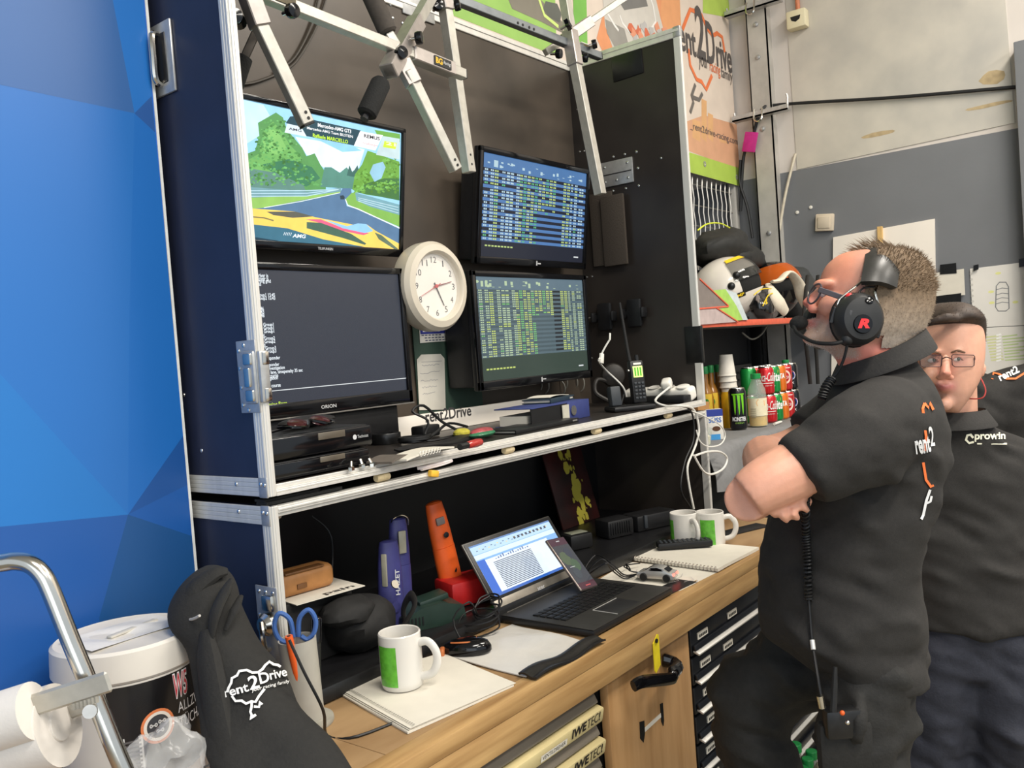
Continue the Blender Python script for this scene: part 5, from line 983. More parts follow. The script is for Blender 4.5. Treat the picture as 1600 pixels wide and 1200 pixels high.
# ---------------------------------------------------------------- pen holder at the left post
p = onB(500, 1137)+V((.0, .035, 0)); t = thing('pen_holder', 'grey plastic tube pen holder on a round foot', 'pen holder', T(p) @ RY(-2))
GP = mat('grey_pvc', (164, 160, 150), .45, 0, .05, 40); part('foot', MB().lathe([(.0001, 0), (.046, 0), (.047, .003), (.046, .008), (.034, .009), (.033, .012), (.0001, .012)], 32), mat('dusty_grey_flange', (150, 146, 134), .6, 0, .15, 40), t); part('tube', MB().lathe([(.0315, .009), (.0315, .148), (.0295, .148), (.0295, .014), (.0001, .014)], 32, cap=False), GP, t)
q = p+V((0, 0, .014))
t = thing('scissors', 'blue handled scissors standing in the pen holder', 'scissors', T(q+V((-.002, .006, 0))) @ RZ(-42)); SB = mat('blue_scissor_plastic', (62, 98, 160), .4)
for s in (-1, 1): part('finger_loop', MB().tube(spl([(s*.004, 0, .135), (s*.008, 0, .165), (s*.024, 0, .178), (s*.034, 0, .16), (s*.030, 0, .138), (s*.018, 0, .128), (s*.008, 0, .135)], 5), .0042, 8), SB, t); part('blade', MB().box((s*.003, 0, .07), (.008, .002, .13)), STEEL, t)
t = thing('marker_pen', 'black marker standing in front of the scissors', 'pen', T(q+V((.014, -.010, 0))) @ RY(6)); part('barrel', MB().cyl((0, 0, 0), (0, 0, .12), .008), BLK, t); part('cap', MB().lathe([(.0095, .12), (.0095, .158), (.007, .162), (.001, .162)], 14), BLKG, t)
t = thing('marker_pen', 'orange marker leaning out of the pen holder to the left', 'pen', T(q+V((-.012, -.016, 0))) @ RY(-8)); part('barrel', MB().cyl((0, 0, 0), (0, 0, .15), .0065), mat('orange_plastic'), t); part('end_plug', MB().cyl((0, 0, .15), (0, 0, .1505), .003), BLK, t)
cable('pen_holder_lead', [atd(452, 1000, 1.28), atd(475, 1050, 1.28), atd(505, 1110, 1.30), onB(512, 1150, BZ+.004), onB(560, 1150, BZ+.003), onB(640, 1105, BZ+.002)+V((0, -.03, 0))], .0025, CABLEB, 'thin black lead crossing the pen holder and bench')
# ---------------------------------------------------------------- left foreground
c = atd(192, 992, 1.36); bp_ = V((c.x, c.y-.004, BZ)); t = thing('wipes_bucket', 'white and black bucket of all purpose wipes on the bench', 'bucket', bp_); R_ = .104; hz = c.z-BZ
BW = mat('white_bucket_plastic', (216, 210, 200), .35, 0, .03, 20); part('body', MB().lathe([(.0001, 0), (R_-.006, 0), (R_-.004, .004), (R_-.001, hz-.045), (.0001, hz-.045)], 48), BW, t)
part('lid', MB().lathe([(.0001, hz+.004), (R_*.5, hz+.005), (R_-.012, hz+.002), (R_-.004, hz+.004), (R_+.001, hz), (R_+.003, hz-.04), (R_, hz-.044), (.0001, hz-.044)], 48), BW, t); part('pull_slit', MB().box((.015, .0, hz+.0065), (.09, .012, .004), RZ(12), .0018), mat('shaded_film', (190, 186, 176), .4), t); part('lid_film', MB().grid(lambda u, v: V((.15*(u-.5), .10*(v-.5), hz+.0062+.0035*math.sin(9*u+3*v)*math.sin(3.14*v)*math.sin(3.14*u))), 16, 12), mat('lid_film', (228, 224, 216), .2, 0, .03, 10, bump=.3, bscale=30), t)
th0 = math.atan2(-bp_.y, -bp_.x); cyl_ = lambda R: (lambda p: V((R*math.cos(th0+p.x/R), R*math.sin(th0+p.x/R), p.y)))
rl = R_-.0015; deg = lambda a: math.radians(a)*rl
lab = MB(); lab.grid(lambda u, v: cyl_(rl+.0008)(V((lerp(deg(-18), deg(100), u), .004+(hz-.052)*v, 0))), 24, 1); lb_ = part('label', lab, mat('black_label_gloss', (26, 25, 26), .25, 0, .1, 20), t)
mb = MB(); f = cyl_(rl+.0014); f2 = cyl_(rl+.0019); f3 = cyl_(rl+.0024); zt2 = hz-.052
text(mb, 'W5', deg(36), zt2-.038, w=.030, h=.040, bold=.07, col=(244, 240, 240), fn=f, shear=.15); text(mb, 'W5', deg(36)+.001, zt2-.036, w=.028, h=.036, bold=.0, col=(205, 40, 60), fn=f2, shear=.15)
text(mb, 'ALLZWECK', deg(39), zt2-.060, w=.088, h=.016, col=(232, 230, 230), fn=f); text(mb, 'TÜCHER', deg(39), zt2-.084, w=.066, h=.020, col=(232, 230, 230), fn=f)
def ringd(cx, cy, r0, r1, col, fn, n=28): mb.add([fn(V((cx+r*math.cos(2*math.pi*i/n), cy+r*math.sin(2*math.pi*i/n), 0))) for r in (r0, r1) for i in range(n)], [[i, (i+1) % n, n+(i+1) % n, n+i] for i in range(n)], col)
cx, cy = deg(20), zt2-.066; ringd(cx, cy, .021, .0255, (226, 130, 80), f); ringd(cx, cy, .017, .0215, (236, 226, 214), f2); ringd(cx, cy, .001, .017, (70, 70, 74), f)
for dx, dy in ((-.007, .003), (.006, .006), (.002, -.007)): text(mb, 'o-o', cx+dx-.006, cy+dy-.003, w=.012, h=.006, bold=.05, col=(214, 212, 210), fn=f3)
mb.add([f(V(q)) for q in ((deg(-10), zt2-.13, 0), (deg(7), zt2-.13, 0), (deg(7), zt2-.072, 0), (deg(-10), zt2-.072, 0))], [[0, 1, 2, 3]], (214, 210, 204))
for k in range(9): mb.add([f2(V(q)) for q in ((deg(-8.5), zt2-.128+k*.006, 0), (deg(5.5), zt2-.128+k*.006, 0), (deg(5.5), zt2-.125+k*.006, 0), (deg(-8.5), zt2-.125+k*.006, 0))], [[0, 1, 2, 3]], (90, 88, 88))
part('label_print', mb, GLOSSPRINT, lb_, smooth=0)
# bent steel tube with clamp and paper roll
dT = 1.06; t = thing('roll_stand', 'bent chrome tube stand carrying a clamp and paper roll', 'stand', (atd(200, 1210, dT).x+.02, atd(200, 1210, dT).y-.02, BZ))
P = [atd(*q, dT) for q in ((-60, 888), (0, 880), (25, 877), (48, 882), (66, 898), (80, 925), (110, 1000), (150, 1095), (195, 1205))]; P.append(V((P[-1].x+.03, P[-1].y-.022, BZ+.012))); mb = MB().tube(spl(P, 5), .0112, 14); part('tube', mb, CHROME, t, world=True)
part('foot', MB().lathe([(.0001, 0), (.022, 0), (.022, .008), (.013, .014), (.0001, .014)], 18, T((P[-1].x, P[-1].y, BZ))), STEEL, t, world=True)
a, b = atd(40, 1106, dT-.03), atd(172, 1064, dT-.03); a2, b2 = atd(60, 1128, dT+.03), atd(165, 1092, dT+.03)
mb = MB().beam(a, b, .006, .026, bev=.004).beam(a2, b2, .006, .02, bev=.004); part('clamp_jaw', mb, ALUD, t, world=True)
for k in range(7): q = lerp(a, b, .55+.045*k); part('tooth', MB().box(q+V((0, 0, -.016)), (.004, .006, .008)), ALUD, t, world=True)
part('clamp_pin', MB().cyl(atd(140, 1112, dT-.04), atd(140, 1112, dT+.05), .008), STEEL, t, world=True)
a, b = atd(-90, 1190, dT), atd(92, 1132, dT); t = thing('paper_roll', 'white paper towel roll hanging at the lower left corner', 'paper roll', (a+b)/2); ax = (b-a).normalized()
part('roll', MB().tube([a, b], .050, 32).tube([a-ax*.001, b+ax*.003], .02, 20), mat('soft_white_paper', (220, 214, 206), .85, 0, .02, 40, bump=.1, bscale=120), t, world=True); upv = UP.normalized()
part('loose_sheet', MB().tube([a+upv*.034-FW*.035, b-ax*.012+upv*.034-FW*.035], .034, 28), MATS['soft_white_paper'], t, world=True)
# clear plastic bag
c = atd(262, 1185, 1.20); t = thing('plastic_bag', 'crumpled clear plastic bag between the bucket and the black jacket', 'bag', (c.x, c.y, BZ)); mb = MB().sphere((0, 0, 0), 1, 26, 18)
mb.v = [V((.058*v.x*(1+.5*noise.noise(v*2.3)), .045*v.y*(1+.5*noise.noise(v*2.3+V((5, 0, 0)))), max(0, .062+.062*v.z*(1+.45*noise.noise(v*2.6+V((0, 7, 0))))))) for v in mb.v]
part('film', mb, mat('clear_bag_film', (240, 240, 238), .12, 0, .03, 12, bump=.7, bscale=22, alpha=.24), t, smooth=60)
mb = MB(T((.02, -.052, .05)) @ FRONT); text(mb, '5', 0, 0, w=.012, h=.018, bold=.02); part('lettering', mb, INK, t, smooth=0)
# black jacket with the team emblem
def loft(levels, n=40, fold=.0, seed=0, wave=9):
    """levels: (py, left px, right px, distance, half depth)"""
    R = []
    for k, (py, xl, xr, d, hd) in enumerate(levels):
        L, Rr = atd(xl, py, d), atd(xr, py, d); c = (L+Rr)/2; u = (Rr-L)/2; w = V((FW.x, FW.y, 0)).normalized()*hd; ring = []
        for j in range(n):
            x = 2*math.pi*j/n; q = c+u*math.cos(x)-w*math.sin(x); nn = noise.noise(V((q.x*wave+seed, q.y*wave, q.z*wave*.35)))
            ring.append(q+(q-c).normalized()*fold*nn)
        R.append(ring)
    return R
def smooth_levels(Lv, k=5):
    P = [V((a[0], a[1], a[2])) for a in Lv]; Q = [V((a[3], a[4], 0)) for a in Lv]; A = spl(P, k); B = spl(Q, k)
    return [(a.x, a.y, a.z, b.x, b.y) for a, b in zip(A, B)]
def bvh(mb): return BVHTree.FromPolygons([tuple(v) for v in mb.v], [tuple(f) for f in mb.f])
def decal(tree, px, py, off=.0015, rot=0, kx=0):
    """print laid on a surface: local x,y in photo pixels from px,py"""
    cr, sr = math.cos(math.radians(rot)), math.sin(math.radians(rot))
    def f(p):
        X, Y = px+p.x*cr-p.y*sr, py-p.x*sr-p.y*cr
        for k in range(40):
            h = tree.ray_cast(EYE, ray(X-k*2, Y).normalized())
            if h[0]: break
        return h[0]+h[1]*(off+p.z) if h[0] else atd(X, Y, 1.5)
    return f
JK = mat('black_jersey', (34, 33, 31), .85, 0, .12, 120, bump=.25, bscale=240)
Lv = smooth_levels([(884, 318, 346, 1.40, .012), (892, 306, 358, 1.395, .03), (912, 292, 370, 1.385, .045), (945, 278, 376, 1.37, .05), (975, 278, 390, 1.35, .045), (1010, 296, 412, 1.33, .04), (1060, 302, 448, 1.30, .04), (1110, 308, 482, 1.265, .042), (1160, 320, 520, 1.235, .045), (1205, 336, 552, 1.21, .05), (1270, 360, 600, 1.195, .05), (1330, 390, 640, 1.19, .05)])
mb = MB().rings(loft(Lv, 80, .022, 3, 13)); mb.v = [V((v.x, v.y, max(v.z, BZ+.001))) for v in mb.v]
t = thing('jacket', 'black hooded team jacket draped at the case corner with white emblem', 'jacket', (sum((v.x for v in mb.v))/len(mb.v), 1.0, BZ)); part('garment', mb, JK, t, world=True, smooth=60)
tr = bvh(mb); em = MB(); emblem(em, 0, 0, 86, 62, .0004, (232, 230, 226), (236, 234, 230), .045, decal(tr, 366, 1114, .005, rot=14)); part('emblem', em, PRINT, t, world=True, smooth=0)
hd = MB().tube(spl([atd(284, 963, 1.34), atd(298, 968, 1.31), atd(312, 962, 1.29)], 5), .0022, 6); part('drawcord', hd, mat('pale_grey_cord', (176, 172, 166), .7), t, world=True)
def fold(P, r, nm='fold', flat=.6): part(nm, MB().tube(spl([atd(*p) for p in P], 6), r, 10, flat=flat), JK, t, world=True)
fold([(296, 1000, 1.33), (290, 968, 1.335), (304, 925, 1.345), (336, 897, 1.355), (356, 893, 1.36)], [.008, .018, .020, .014, .006], 'hood', .7)
fold([(330, 1000, 1.29), (336, 960, 1.30), (352, 925, 1.325), (362, 905, 1.34)], [.005, .012, .012, .005], 'hood_seam', .6)
fold([(352, 985, 1.295), (366, 955, 1.31), (376, 932, 1.335)], [.004, .010, .005])
fold([(322, 985, 1.30), (328, 1030, 1.285), (340, 1100, 1.255), (362, 1210, 1.21)], [.010, .022, .026, .032], 'sleeve', .8); fold([(348, 1130, 1.24), (372, 1180, 1.22), (405, 1240, 1.18)], [.004, .010, .012])
# ================================================================ aluminium measuring frames hung in front of the screens
def tubef(t, a, b, w=.024, name='tube', m=None): return part(name, MB().beam(a, b, w, w, bev=.0015), m or ALUD, t, world=True)
def holes(t, a, b, w=.024, k=(.90, .955)):
    a = V(a); b = V(b); n = -FW
    for q in k: p = lerp(a, b, q); part('hole', MB().cyl(p+V((-.0, -w/2-.0002, 0)), p+V((0, -w/2-.0012, 0)), .0032, n=10), BLK, t, world=True)
def knob(t, p, ax=(0, -1, 0), r=.013, star=False):
    ax = V(ax).normalized(); X = T(p) @ V((0, 0, 1)).rotation_difference(ax).to_matrix().to_4x4()
    if star: mb = MB().prism([((r*1.25 if i % 2 == 0 else r*.7)*math.cos(i*.6283), (r*1.25 if i % 2 == 0 else r*.7)*math.sin(i*.6283)) for i in range(10)], 0, .012, X)
    else: mb = MB().lathe([(.001, 0), (r, 0), (r*1.1, .006), (r, .014), (.001, .016)], 16, X)
    part('clamp_knob', mb, BLKG, t, world=True); part('knob_stud', MB().cyl(V(p)-ax*.02, p, .004), CHROME, t, world=True)
ya = 1.31
t = thing('alignment_frame', 'left silver alignment frame with black foam grips hanging before the screens', 'frame', aty(560, 60, ya))
A0, A1 = aty(395, -14, ya), aty(724, 117, ya); tubef(t, A0, A1, .022); sl = lerp(A0, A1, .62); part('sleeve', MB().beam(lerp(A0, A1, .70), lerp(A0, A1, .93), .030, .030, bev=.002), mat('warm_grey_alu', (178, 170, 164), .4, .7), t, world=True)
WG = MATS['warm_grey_alu']
for k in (.44, .475, .535, .57): p = lerp(A0, A1, k); part('rivet', MB().lathe([(.006, 0), (.005, .003), (.001, .004)], 12, T(p+V((0, 0, .0115)))), CHROME, t, world=True)
part('end_cap', MB().beam(A1, A1+(A1-A0).normalized()*.003, .021, .021), BLK, t, world=True)
a, b = aty(399, 25, ya-.01), aty(479, 194, ya-.03); tubef(t, a, b, .024); holes(t, a, b); part('socket', MB().beam(aty(388, -10, ya-.008), lerp(a, b, .10), .032, .032, bev=.002), WG, t, world=True); part('end_cap', MB().beam(b, b+(b-a).normalized()*.004, .023, .023), BLK, t, world=True)
a, b = aty(636, 110, ya-.01), aty(712, 266, ya-.03); tubef(t, a, b, .024); holes(t, a, b); part('socket', MB().beam(aty(628, 96, ya), lerp(a, b, .14), .032, .032, bev=.002), WG, t, world=True)
a, b = aty(690, -36, ya+.06), aty(607, 112, ya-.015); tubef(t, a, b, .024); part('sleeve', MB().beam(lerp(a, b, .5), b, .034, .034, bev=.002), WG, t, world=True)
a, b = aty(597, 126, ya), aty(572, 180, ya+.01); part('foam_grip', MB().tube([a, lerp(a, b, .1), lerp(a, b, .95), b], [.016, .021, .021, .016], 16), FOAM, t, world=True); part('grip_tip', MB().cyl(b, b+(b-a)*.12, .009, n=10), BLK, t, world=True)
a, b = aty(578, -12, ya+.03), aty(607, 52, ya+.01); part('foam_grip', MB().tube([a, lerp(a, b, .05), lerp(a, b, .95), b], [.016, .021, .021, .016], 16), mat('grey_worn_foam', (70, 64, 58), .9, 0, .1, 120), t, world=True); tubef(t, b, aty(622, 76, ya), .018)
knob(t, aty(650, 60, ya-.02), (.5, -1, 0)); knob(t, aty(453, 18, ya-.02), (0, -1, -.1)); knob(t, aty(624, 84, ya-.02), (-.2, -1, 0)); knob(t, aty(367, 28, ya+.02), (-.6, -1, 0)); knob(t, aty(371, 34, ya+.03), (-.3, -1, -.4))
tubef(t, aty(404, 42, ya+.06), aty(374, 108, ya+.08), .016, m=mat('dark_rod', (70, 64, 58), .5, .5)); part('foam_grip', MB().cyl(aty(378, 90, ya+.08), aty(364, 132, ya+.09), .02), FOAM, t, world=True)
pM = frame(lerp(A0, A1, .80)+V((0, -.0158, 0)), A1-A0, (0, 0, 1)); pl = part('name_plate', MB(pM).bx(-.0, .055, -.010, .010, 0, .0015), BLK, t, world=True)
lb = MB(pM); text(lb, 'BG', .003, -.007, w=.022, h=.014, z=.002, bold=.04); part('lettering', lb, mat('yellow_print', (214, 170, 40), .5), t, world=True, smooth=0); lb = MB(pM); text(lb, 'Racing', .028, -.005, w=.024, h=.010, z=.002, bold=.01, shear=.3); part('lettering', lb, MATS['silver_print'], t, world=True, smooth=0)
pM = frame(lerp(A0, A1, .02)+V((0, -.0115, .002)), A1-A0, (0, 0, 1)); part('name_plate', MB(pM).bx(.03, .075, -.008, .010, 0, .0015), mat('gold_black_plate', (70, 60, 34), .4, .3, .4, 120), t, world=True)
yb_ = 1.42
t = thing('alignment_frame', 'right silver alignment frame with star knobs above the timing monitors', 'frame', aty(830, 50, yb_))
A0, A1 = aty(688, -10, yb_), aty(936, 88, yb_); tubef(t, A0, A1, .022, m=mat('blue_grey_alu', (140, 146, 150), .35, .8)); part('end_cap', MB().beam(A1, A1+(A1-A0).normalized()*.006, .021, .021), BLK, t, world=True)
for k in (.41, .44, .48, .51): p = lerp(A0, A1, k); part('hole', MB().cyl(p+V((0, -.0112, -.003)), p+V((0, -.0122, -.003)), .004, n=10), BLK, t, world=True)
a, b = aty(694, 0, yb_-.02), aty(733, 270, yb_-.03); tubef(t, a, b, .026); holes(t, a, b); part('socket', MB().beam(aty(690, -20, yb_-.02), lerp(a, b, .06), .034, .034, bev=.002), WG, t, world=True)
a, b = aty(897, 92, yb_-.02), aty(938, 304, yb_-.06); tubef(t, a, b, .028); holes(t, a, b); part('socket', MB().beam(aty(890, 48, yb_-.01), lerp(a, b, .05), .036, .036, bev=.002), WG, t, world=True)
tubef(t, aty(878, -30, yb_+.04), aty(891, 50, yb_+.03), .028); a, b = aty(1000, -20, yb_-.06), aty(852, 82, yb_+.06); tubef(t, a, b, .020); part('sleeve', MB().beam(lerp(a, b, .55), lerp(a, b, .80), .034, .034, bev=.002), WG, t, world=True)
knob(t, aty(885, 40, yb_-.03), (.2, -1, .3), .014, True); knob(t, aty(870, 84, yb_-.0), (.2, -1, -.2)); knob(t, aty(925, 70, yb_-.02), (.6, -1, .2)); knob(t, aty(911, 90, yb_-.02), (.5, -1, -.2)); knob(t, aty(710, 9, yb_-.03), (.6, -1, .1)); knob(t, aty(682, 10, yb_-.02), (-.5, -1, .1))
pM = frame(lerp(A0, A1, .86)+V((0, -.006, .0115)), A1-A0, (0, -1, .3)); part('name_plate', MB(pM).bx(-.02, .06, -.008, .010, 0, .002), WHT, t, world=True); lb = MB(pM); rect(lb, .0, -.005, .022, .006, .0025); rect(lb, .026, -.004, .05, .004, .0026); part('plate_print', lb, MATS['yellow_print'], t, world=True, smooth=0)
# two thin leads hanging on the back panel
for i, P in enumerate(([(512, -10), (495, 40), (470, 85), (448, 108), (400, 128), (368, 132)], [(500, -10), (486, 40), (460, 90), (430, 112)])): cable('back_panel_lead', [aty(px, py, CYB-.016) for px, py in P], .0035, mat('brown_grey_cable', (64, 58, 50), .5), ('longer' if i == 0 else 'shorter')+' dark lead hanging on the back panel above the race broadcast')
# ================================================================ drinks table and helmet shelf
DZ = 1.185; FAB = mat('grey_table_cloth', (124, 124, 124), .85, 0, .08, 30, bump=.2, bscale=90)
t = thing('drinks_table', 'narrow side table with a grey cloth carrying the drinks', 'table', (2.63, 1.28, 0))
part('table_top', MB().bx(.0, 1.62, .012, .42, DZ-.03, DZ-.004, .002), BLK, t); part('body', MB().bx(.11, 1.6, .045, .40, .5, DZ-.031), mat('dull_black'), t, smooth=0)
for x in (.13, 1.58):
    for y in (.07, .38): part('leg', MB().bx(x-.02, x+.02, y-.02, y+.02, 0, .5, .002), ALUD, t)
def cl(u, v):
    y = .43-v*.60; x = -.005+1.63*u
    if y >= 0: return V((x, y, DZ+.0005))
    k = -y; return V((x, -.012-.012*(1+math.sin(x*17))*min(1, k*9)-.01*(1+math.sin(x*7+2))*min(1, k*9), DZ+.0005-k*(.62+.25*math.sin(x*5+1))))
part('cloth', MB().sheet(cl, 48, 28, -.002), FAB, t, smooth=60)
part('drawer_pull', MB().box((.30, -.012, DZ-.13), (.14, .016, .016), None, .006), CHROME, t); part('drawer_pull', MB().box((.75, -.012, DZ-.20), (.14, .016, .016), None, .006), CHROME, t)
def can(p, rad, H, label, grp, base, prt):
    t = thing('drink_can', label, 'can', p, grp)
    th = math.atan2(EYE.y-p[1], EYE.x-p[0]); R = rad
    part('wall', MB().lathe([(R*.78, .002), (R*.96, .008), (R, .016), (R, H-.016), (R*.86, H-.005)], 28, cap=False), mat('can_'+base[0], base[1], .28, .35, .06, 30, coat=.4), t)
    part('lid', MB().lathe([(.0001, H-.006), (R*.74, H-.006), (R*.76, H-.001), (R*.82, H), (R*.86, H-.004)], 28, cap=False).lathe([(.0001, .006), (R*.66, .006), (R*.74, 0), (R*.80, .003)], 28, cap=False), CHROME, t); part('pull_tab', MB().box((0, .004, H-.004), (.014, .024, .0015), None, .0006), ALU, t)
    mb = MB(); fn = lambda k: (lambda q: V(((R+.0004+.0004*k)*math.cos(th+q.x/R), (R+.0004+.0004*k)*math.sin(th+q.x/R), q.y)))
    prt(mb, fn, R, H); 
    if mb.v: part('print', mb, GLOSSPRINT, t, smooth=0)
    return t
def patch(mb, fn, x0, y0, x1, y1, col, n=8): mb.add([fn(V((lerp(x0, x1, i/n), y, 0))) for y in (y0, y1) for i in range(n+1)], [[i, i+1, n+2+i, n+1+i] for i in range(n)], col)
def coke(mb, fn, R, H): text(mb, 'Coca-Cola', -.036, H*.48, w=.074, h=.036, bold=.01, shear=.35, col=(240, 236, 232), fn=fn(1)); patch(mb, fn(0), -.034, H*.40, .034, H*.43, (236, 226, 222)); text(mb, 'original taste', -.004, H*.30, w=.03, h=.006, col=(236, 226, 222), fn=fn(1))
def sprite(mb, fn, R, H):
    mb.add([fn(0)(V(q)) for q in ((-.02, H*.80, 0), (.0, H*.66, 0), (.028, H*.74, 0), (.03, H*.85, 0), (-.01, H*.85, 0))], [[0, 1, 2, 3, 4]], (246, 218, 50)); text(mb, 'Sprite', -.034, H*.34, w=.072, h=.05, bold=.03, shear=.1, col=(240, 244, 240), fn=fn(1)); text(mb, 'zero sugar', -.028, H*.24, w=.04, h=.007, col=(230, 240, 230), fn=fn(1))
def fanta(mb, fn, R, H): mb.add([fn(0)(V(q)) for q in ((-.032, H*.46, 0), (.0, H*.40, 0), (.034, H*.48, 0), (.03, H*.72, 0), (-.03, H*.70, 0))], [[0, 1, 2, 3, 4]], (30, 50, 90)); text(mb, 'FANTA', -.03, H*.50, w=.06, h=.022, bold=.04, col=(246, 244, 240), fn=fn(1))
def coker(mb, fn, R, H):
    n = 20; mb.add([fn(0)(V((.004+r*math.cos(2*math.pi*i/n), H*.52+r*1.1*math.sin(2*math.pi*i/n), 0))) for r in (.0195, .027) for i in range(n)], [[i, (i+1) % n, n+(i+1) % n, n+i] for i in range(n)], (232, 206, 190)); text(mb, 'Coca', -.016, H*.46, w=.036, h=.016, shear=.3, col=(240, 230, 226), fn=fn(1)); patch(mb, fn(0), -.03, H*.84, .03, H*.87, (240, 230, 226))
def pepsi(mb, fn, R, H):
    n = 20
    for r, c, k in ((.021, (236, 236, 238), 0), (.018, (40, 70, 160), 1)): mb.add([fn(k)(V((.004+r*math.cos(2*math.pi*i/n), H*.55+r*math.sin(2*math.pi*i/n), 0))) for i in range(n)], [list(range(n))], c)
    mb.add([fn(2)(V((.004+.018*math.cos(math.pi*i/9), H*.56+.018*math.sin(math.pi*i/9), 0))) for i in range(10)], [list(range(10))], (214, 44, 54)); text(mb, 'MAX', -.01, H*.22, w=.026, h=.010, bold=.02, col=(236, 236, 236), fn=fn(1))
CANS = [('red cola', ('red', (206, 32, 38)), coke), ('green lemonade', ('green', (24, 142, 62)), sprite), ('orange soda', ('orange', (238, 120, 30)), fanta), ('red cola with round badge', ('red2', (196, 34, 36)), coker), ('black cola with blue and red ball', ('black', (22, 22, 26)), pepsi)]
for row in range(2):
    for i, (nm, base, prt) in enumerate(CANS):
        can((3.455+.0685*i, 1.378+.004*row, DZ+.001+row*.1165), .0335, .116, '%s can in the %s row of cans' % (nm, 'lower front' if row == 0 else 'upper front'), 'stacked drink cans', base, prt)
for row in range(2):
    for i in range(4):
        k = (1, 0, 2, 3)[i]; can((3.455+.0685*i, 1.452+.004*row, DZ+.001+row*.1165), .0335, .116, '%s can in the %s hidden rear row of cans' % (CANS[k][0].split(' with')[0]+(' badge' if k == 3 else ''), 'lower' if row == 0 else 'upper'), 'stacked drink cans', CANS[k][1], lambda *a: None)
def monster(mb, fn, R, H):
    for x in (-.012, .004, .019): mb.add([fn(0)(V((x+dx, H*y, 0))) for dx, y in ((-.005, .84), (.006, .83), (.005, .6), (.003, .44), (.0, .36), (-.002, .5), (-.003, .7))], [[0, 1, 2, 3, 4, 5, 6]], (120, 206, 40))
    patch(mb, fn(0), -.022, H*.84, .028, H*.87, (120, 206, 40)); text(mb, 'MONSTER', -.024, H*.22, w=.056, h=.017, bold=.03, col=(236, 236, 236), fn=fn(1)); text(mb, 'ENERGY', -.012, H*.16, w=.034, h=.006, col=(150, 200, 90), fn=fn(1))
can((3.20, 1.40, DZ+.001), .034, .165, 'tall black energy drink can with three green claw marks', 'energy drink', ('black', (22, 22, 26)), monster)
def bottle(p, prof, m, label, cap=None, liquid=None, lab=None, name='bottle', grp=None, cat='bottle'):
    t = thing(name, label, cat, p, grp); part('glass', MB().lathe(prof, 24), m, t)
    if cap: part('cap', MB().lathe([(cap[0], cap[1]), (cap[0], cap[2]-.002), (cap[0]*.9, cap[2]), (.0001, cap[2])], 20, cap=False), cap[3], t)
    if liquid: part('liquid', MB().lathe(liquid[0], 22), liquid[1], t)
    if lab:
        th = math.atan2(EYE.y-p[1], EYE.x-p[0]); R, z0, z1, m2, spn, prt = lab
        l = part('label', MB().grid(lambda u, v: V((R*math.cos(th+(u-.5)*spn), R*math.sin(th+(u-.5)*spn), lerp(z0, z1, v))), 20, 1), m2, t)
        if prt: mb = MB(); prt(mb, lambda q: V(((R+.0006)*math.cos(th+q.x/R), (R+.0006)*math.sin(th+q.x/R), q.y))); part('label_print', mb, GLOSSPRINT, l, smooth=0)
    return t
GCAP = mat('green_cap', (30, 140, 70), .4); CLR = mat('clear_pet', (214, 226, 214), .08, 0, .03, 20, alpha=.30)
def jp(mb, fn):
    mb.add([fn(V(q)) for q in ((.0, .085, 0), (.03, .085, 0), (.03, .105, 0), (.004, .112, 0), (-.004, .10, 0))], [[0, 1, 2, 3, 4]], (238, 160, 50))
    for k in range(5): patch(mb, fn, -.03, .04+.008*k, -.006, .043+.008*k, (170, 160, 130))
bottle((3.31, 1.365, DZ+.001), [(.030, 0), (.036, .004), (.037, .02), (.037, .12), (.034, .15), (.018, .185), (.0165, .20)], CLR, 'juice bottle with green cap standing between energy can and cola', (.020, .192, .212, GCAP), ([(.028, .003), (.034, .006), (.034, .046)], mat('yellow_juice', (226, 176, 30), .3)), (.0376, .045, .115, mat('cream_label', (232, 222, 190), .5), 3.0, jp))
OIL = mat('brown_oil_glass', (150, 100, 34), .12, 0, .1, 20, coat=.4)
for i, (px, py) in enumerate(((1101, 580), (1110, 578), (1121, 577))):
    q = aty(px, py, 1.53); x = q.x
    def op(mb, fn): mb.add([fn(V((.011*math.cos(a*.524), .11+.016*math.sin(a*.524), 0))) for a in range(12)], [list(range(12))], (60, 130, 50))
    bottle((x, 1.53, DZ+.001), [(.028, 0), (.029, .01), (.029, .13), (.024, .155), (.012, .185), (.011, q.z-DZ)], OIL, ('leftmost', 'middle', 'right')[i]+' brown oil bottle with green cap at the left end of the drinks', (.0135, q.z-DZ-.012, q.z-DZ+.018, GCAP), None, (.0295, .08, .145, mat('yellow_green_label', (212, 176, 54), .5), 1.7, op), 'oil_bottle', 'oil bottles')
q = aty(1108, 640, 1.42); solo('cardboard_dispenser', MB().box((0, 0, .065), (.06, .05, .13), None, .002), mat('brown_cardboard', (170, 124, 76), .7, 0, .1, 40), 'upright brown cardboard pack in front of the oil bottles', 'pack', T((q.x, 1.46, DZ)) @ RZ(-20))
q = aty(1138, 600, 1.47); yy = 1.47
bottle((q.x, yy, DZ+.001), [(.032, 0), (.033, .006), (.033, .13), (.028, .15)], mat('yellow_mustard', (222, 176, 36), .35), 'yellow mustard jar under the stack of paper cups', (.029, .146, .16, WHT), None, None, 'mustard_jar', None, 'jar')
zc = DZ+.162
for k in range(3): solo('paper_cup', MB().lathe([(.034, .0), (.0355, .001), (.0355, .005), (.034, .006), (.026, .084), (.0255, .086), (.0001, .086)], 28, cap=False), mat('white_paper_cup', (226, 220, 208), .6, 0, .03, 30), ('lowest', 'middle', 'topmost')[k]+' upturned paper cup of the stack on the mustard jar', 'cup', (q.x-.003*k, yy, zc+.024*k), 'stacked paper cups')
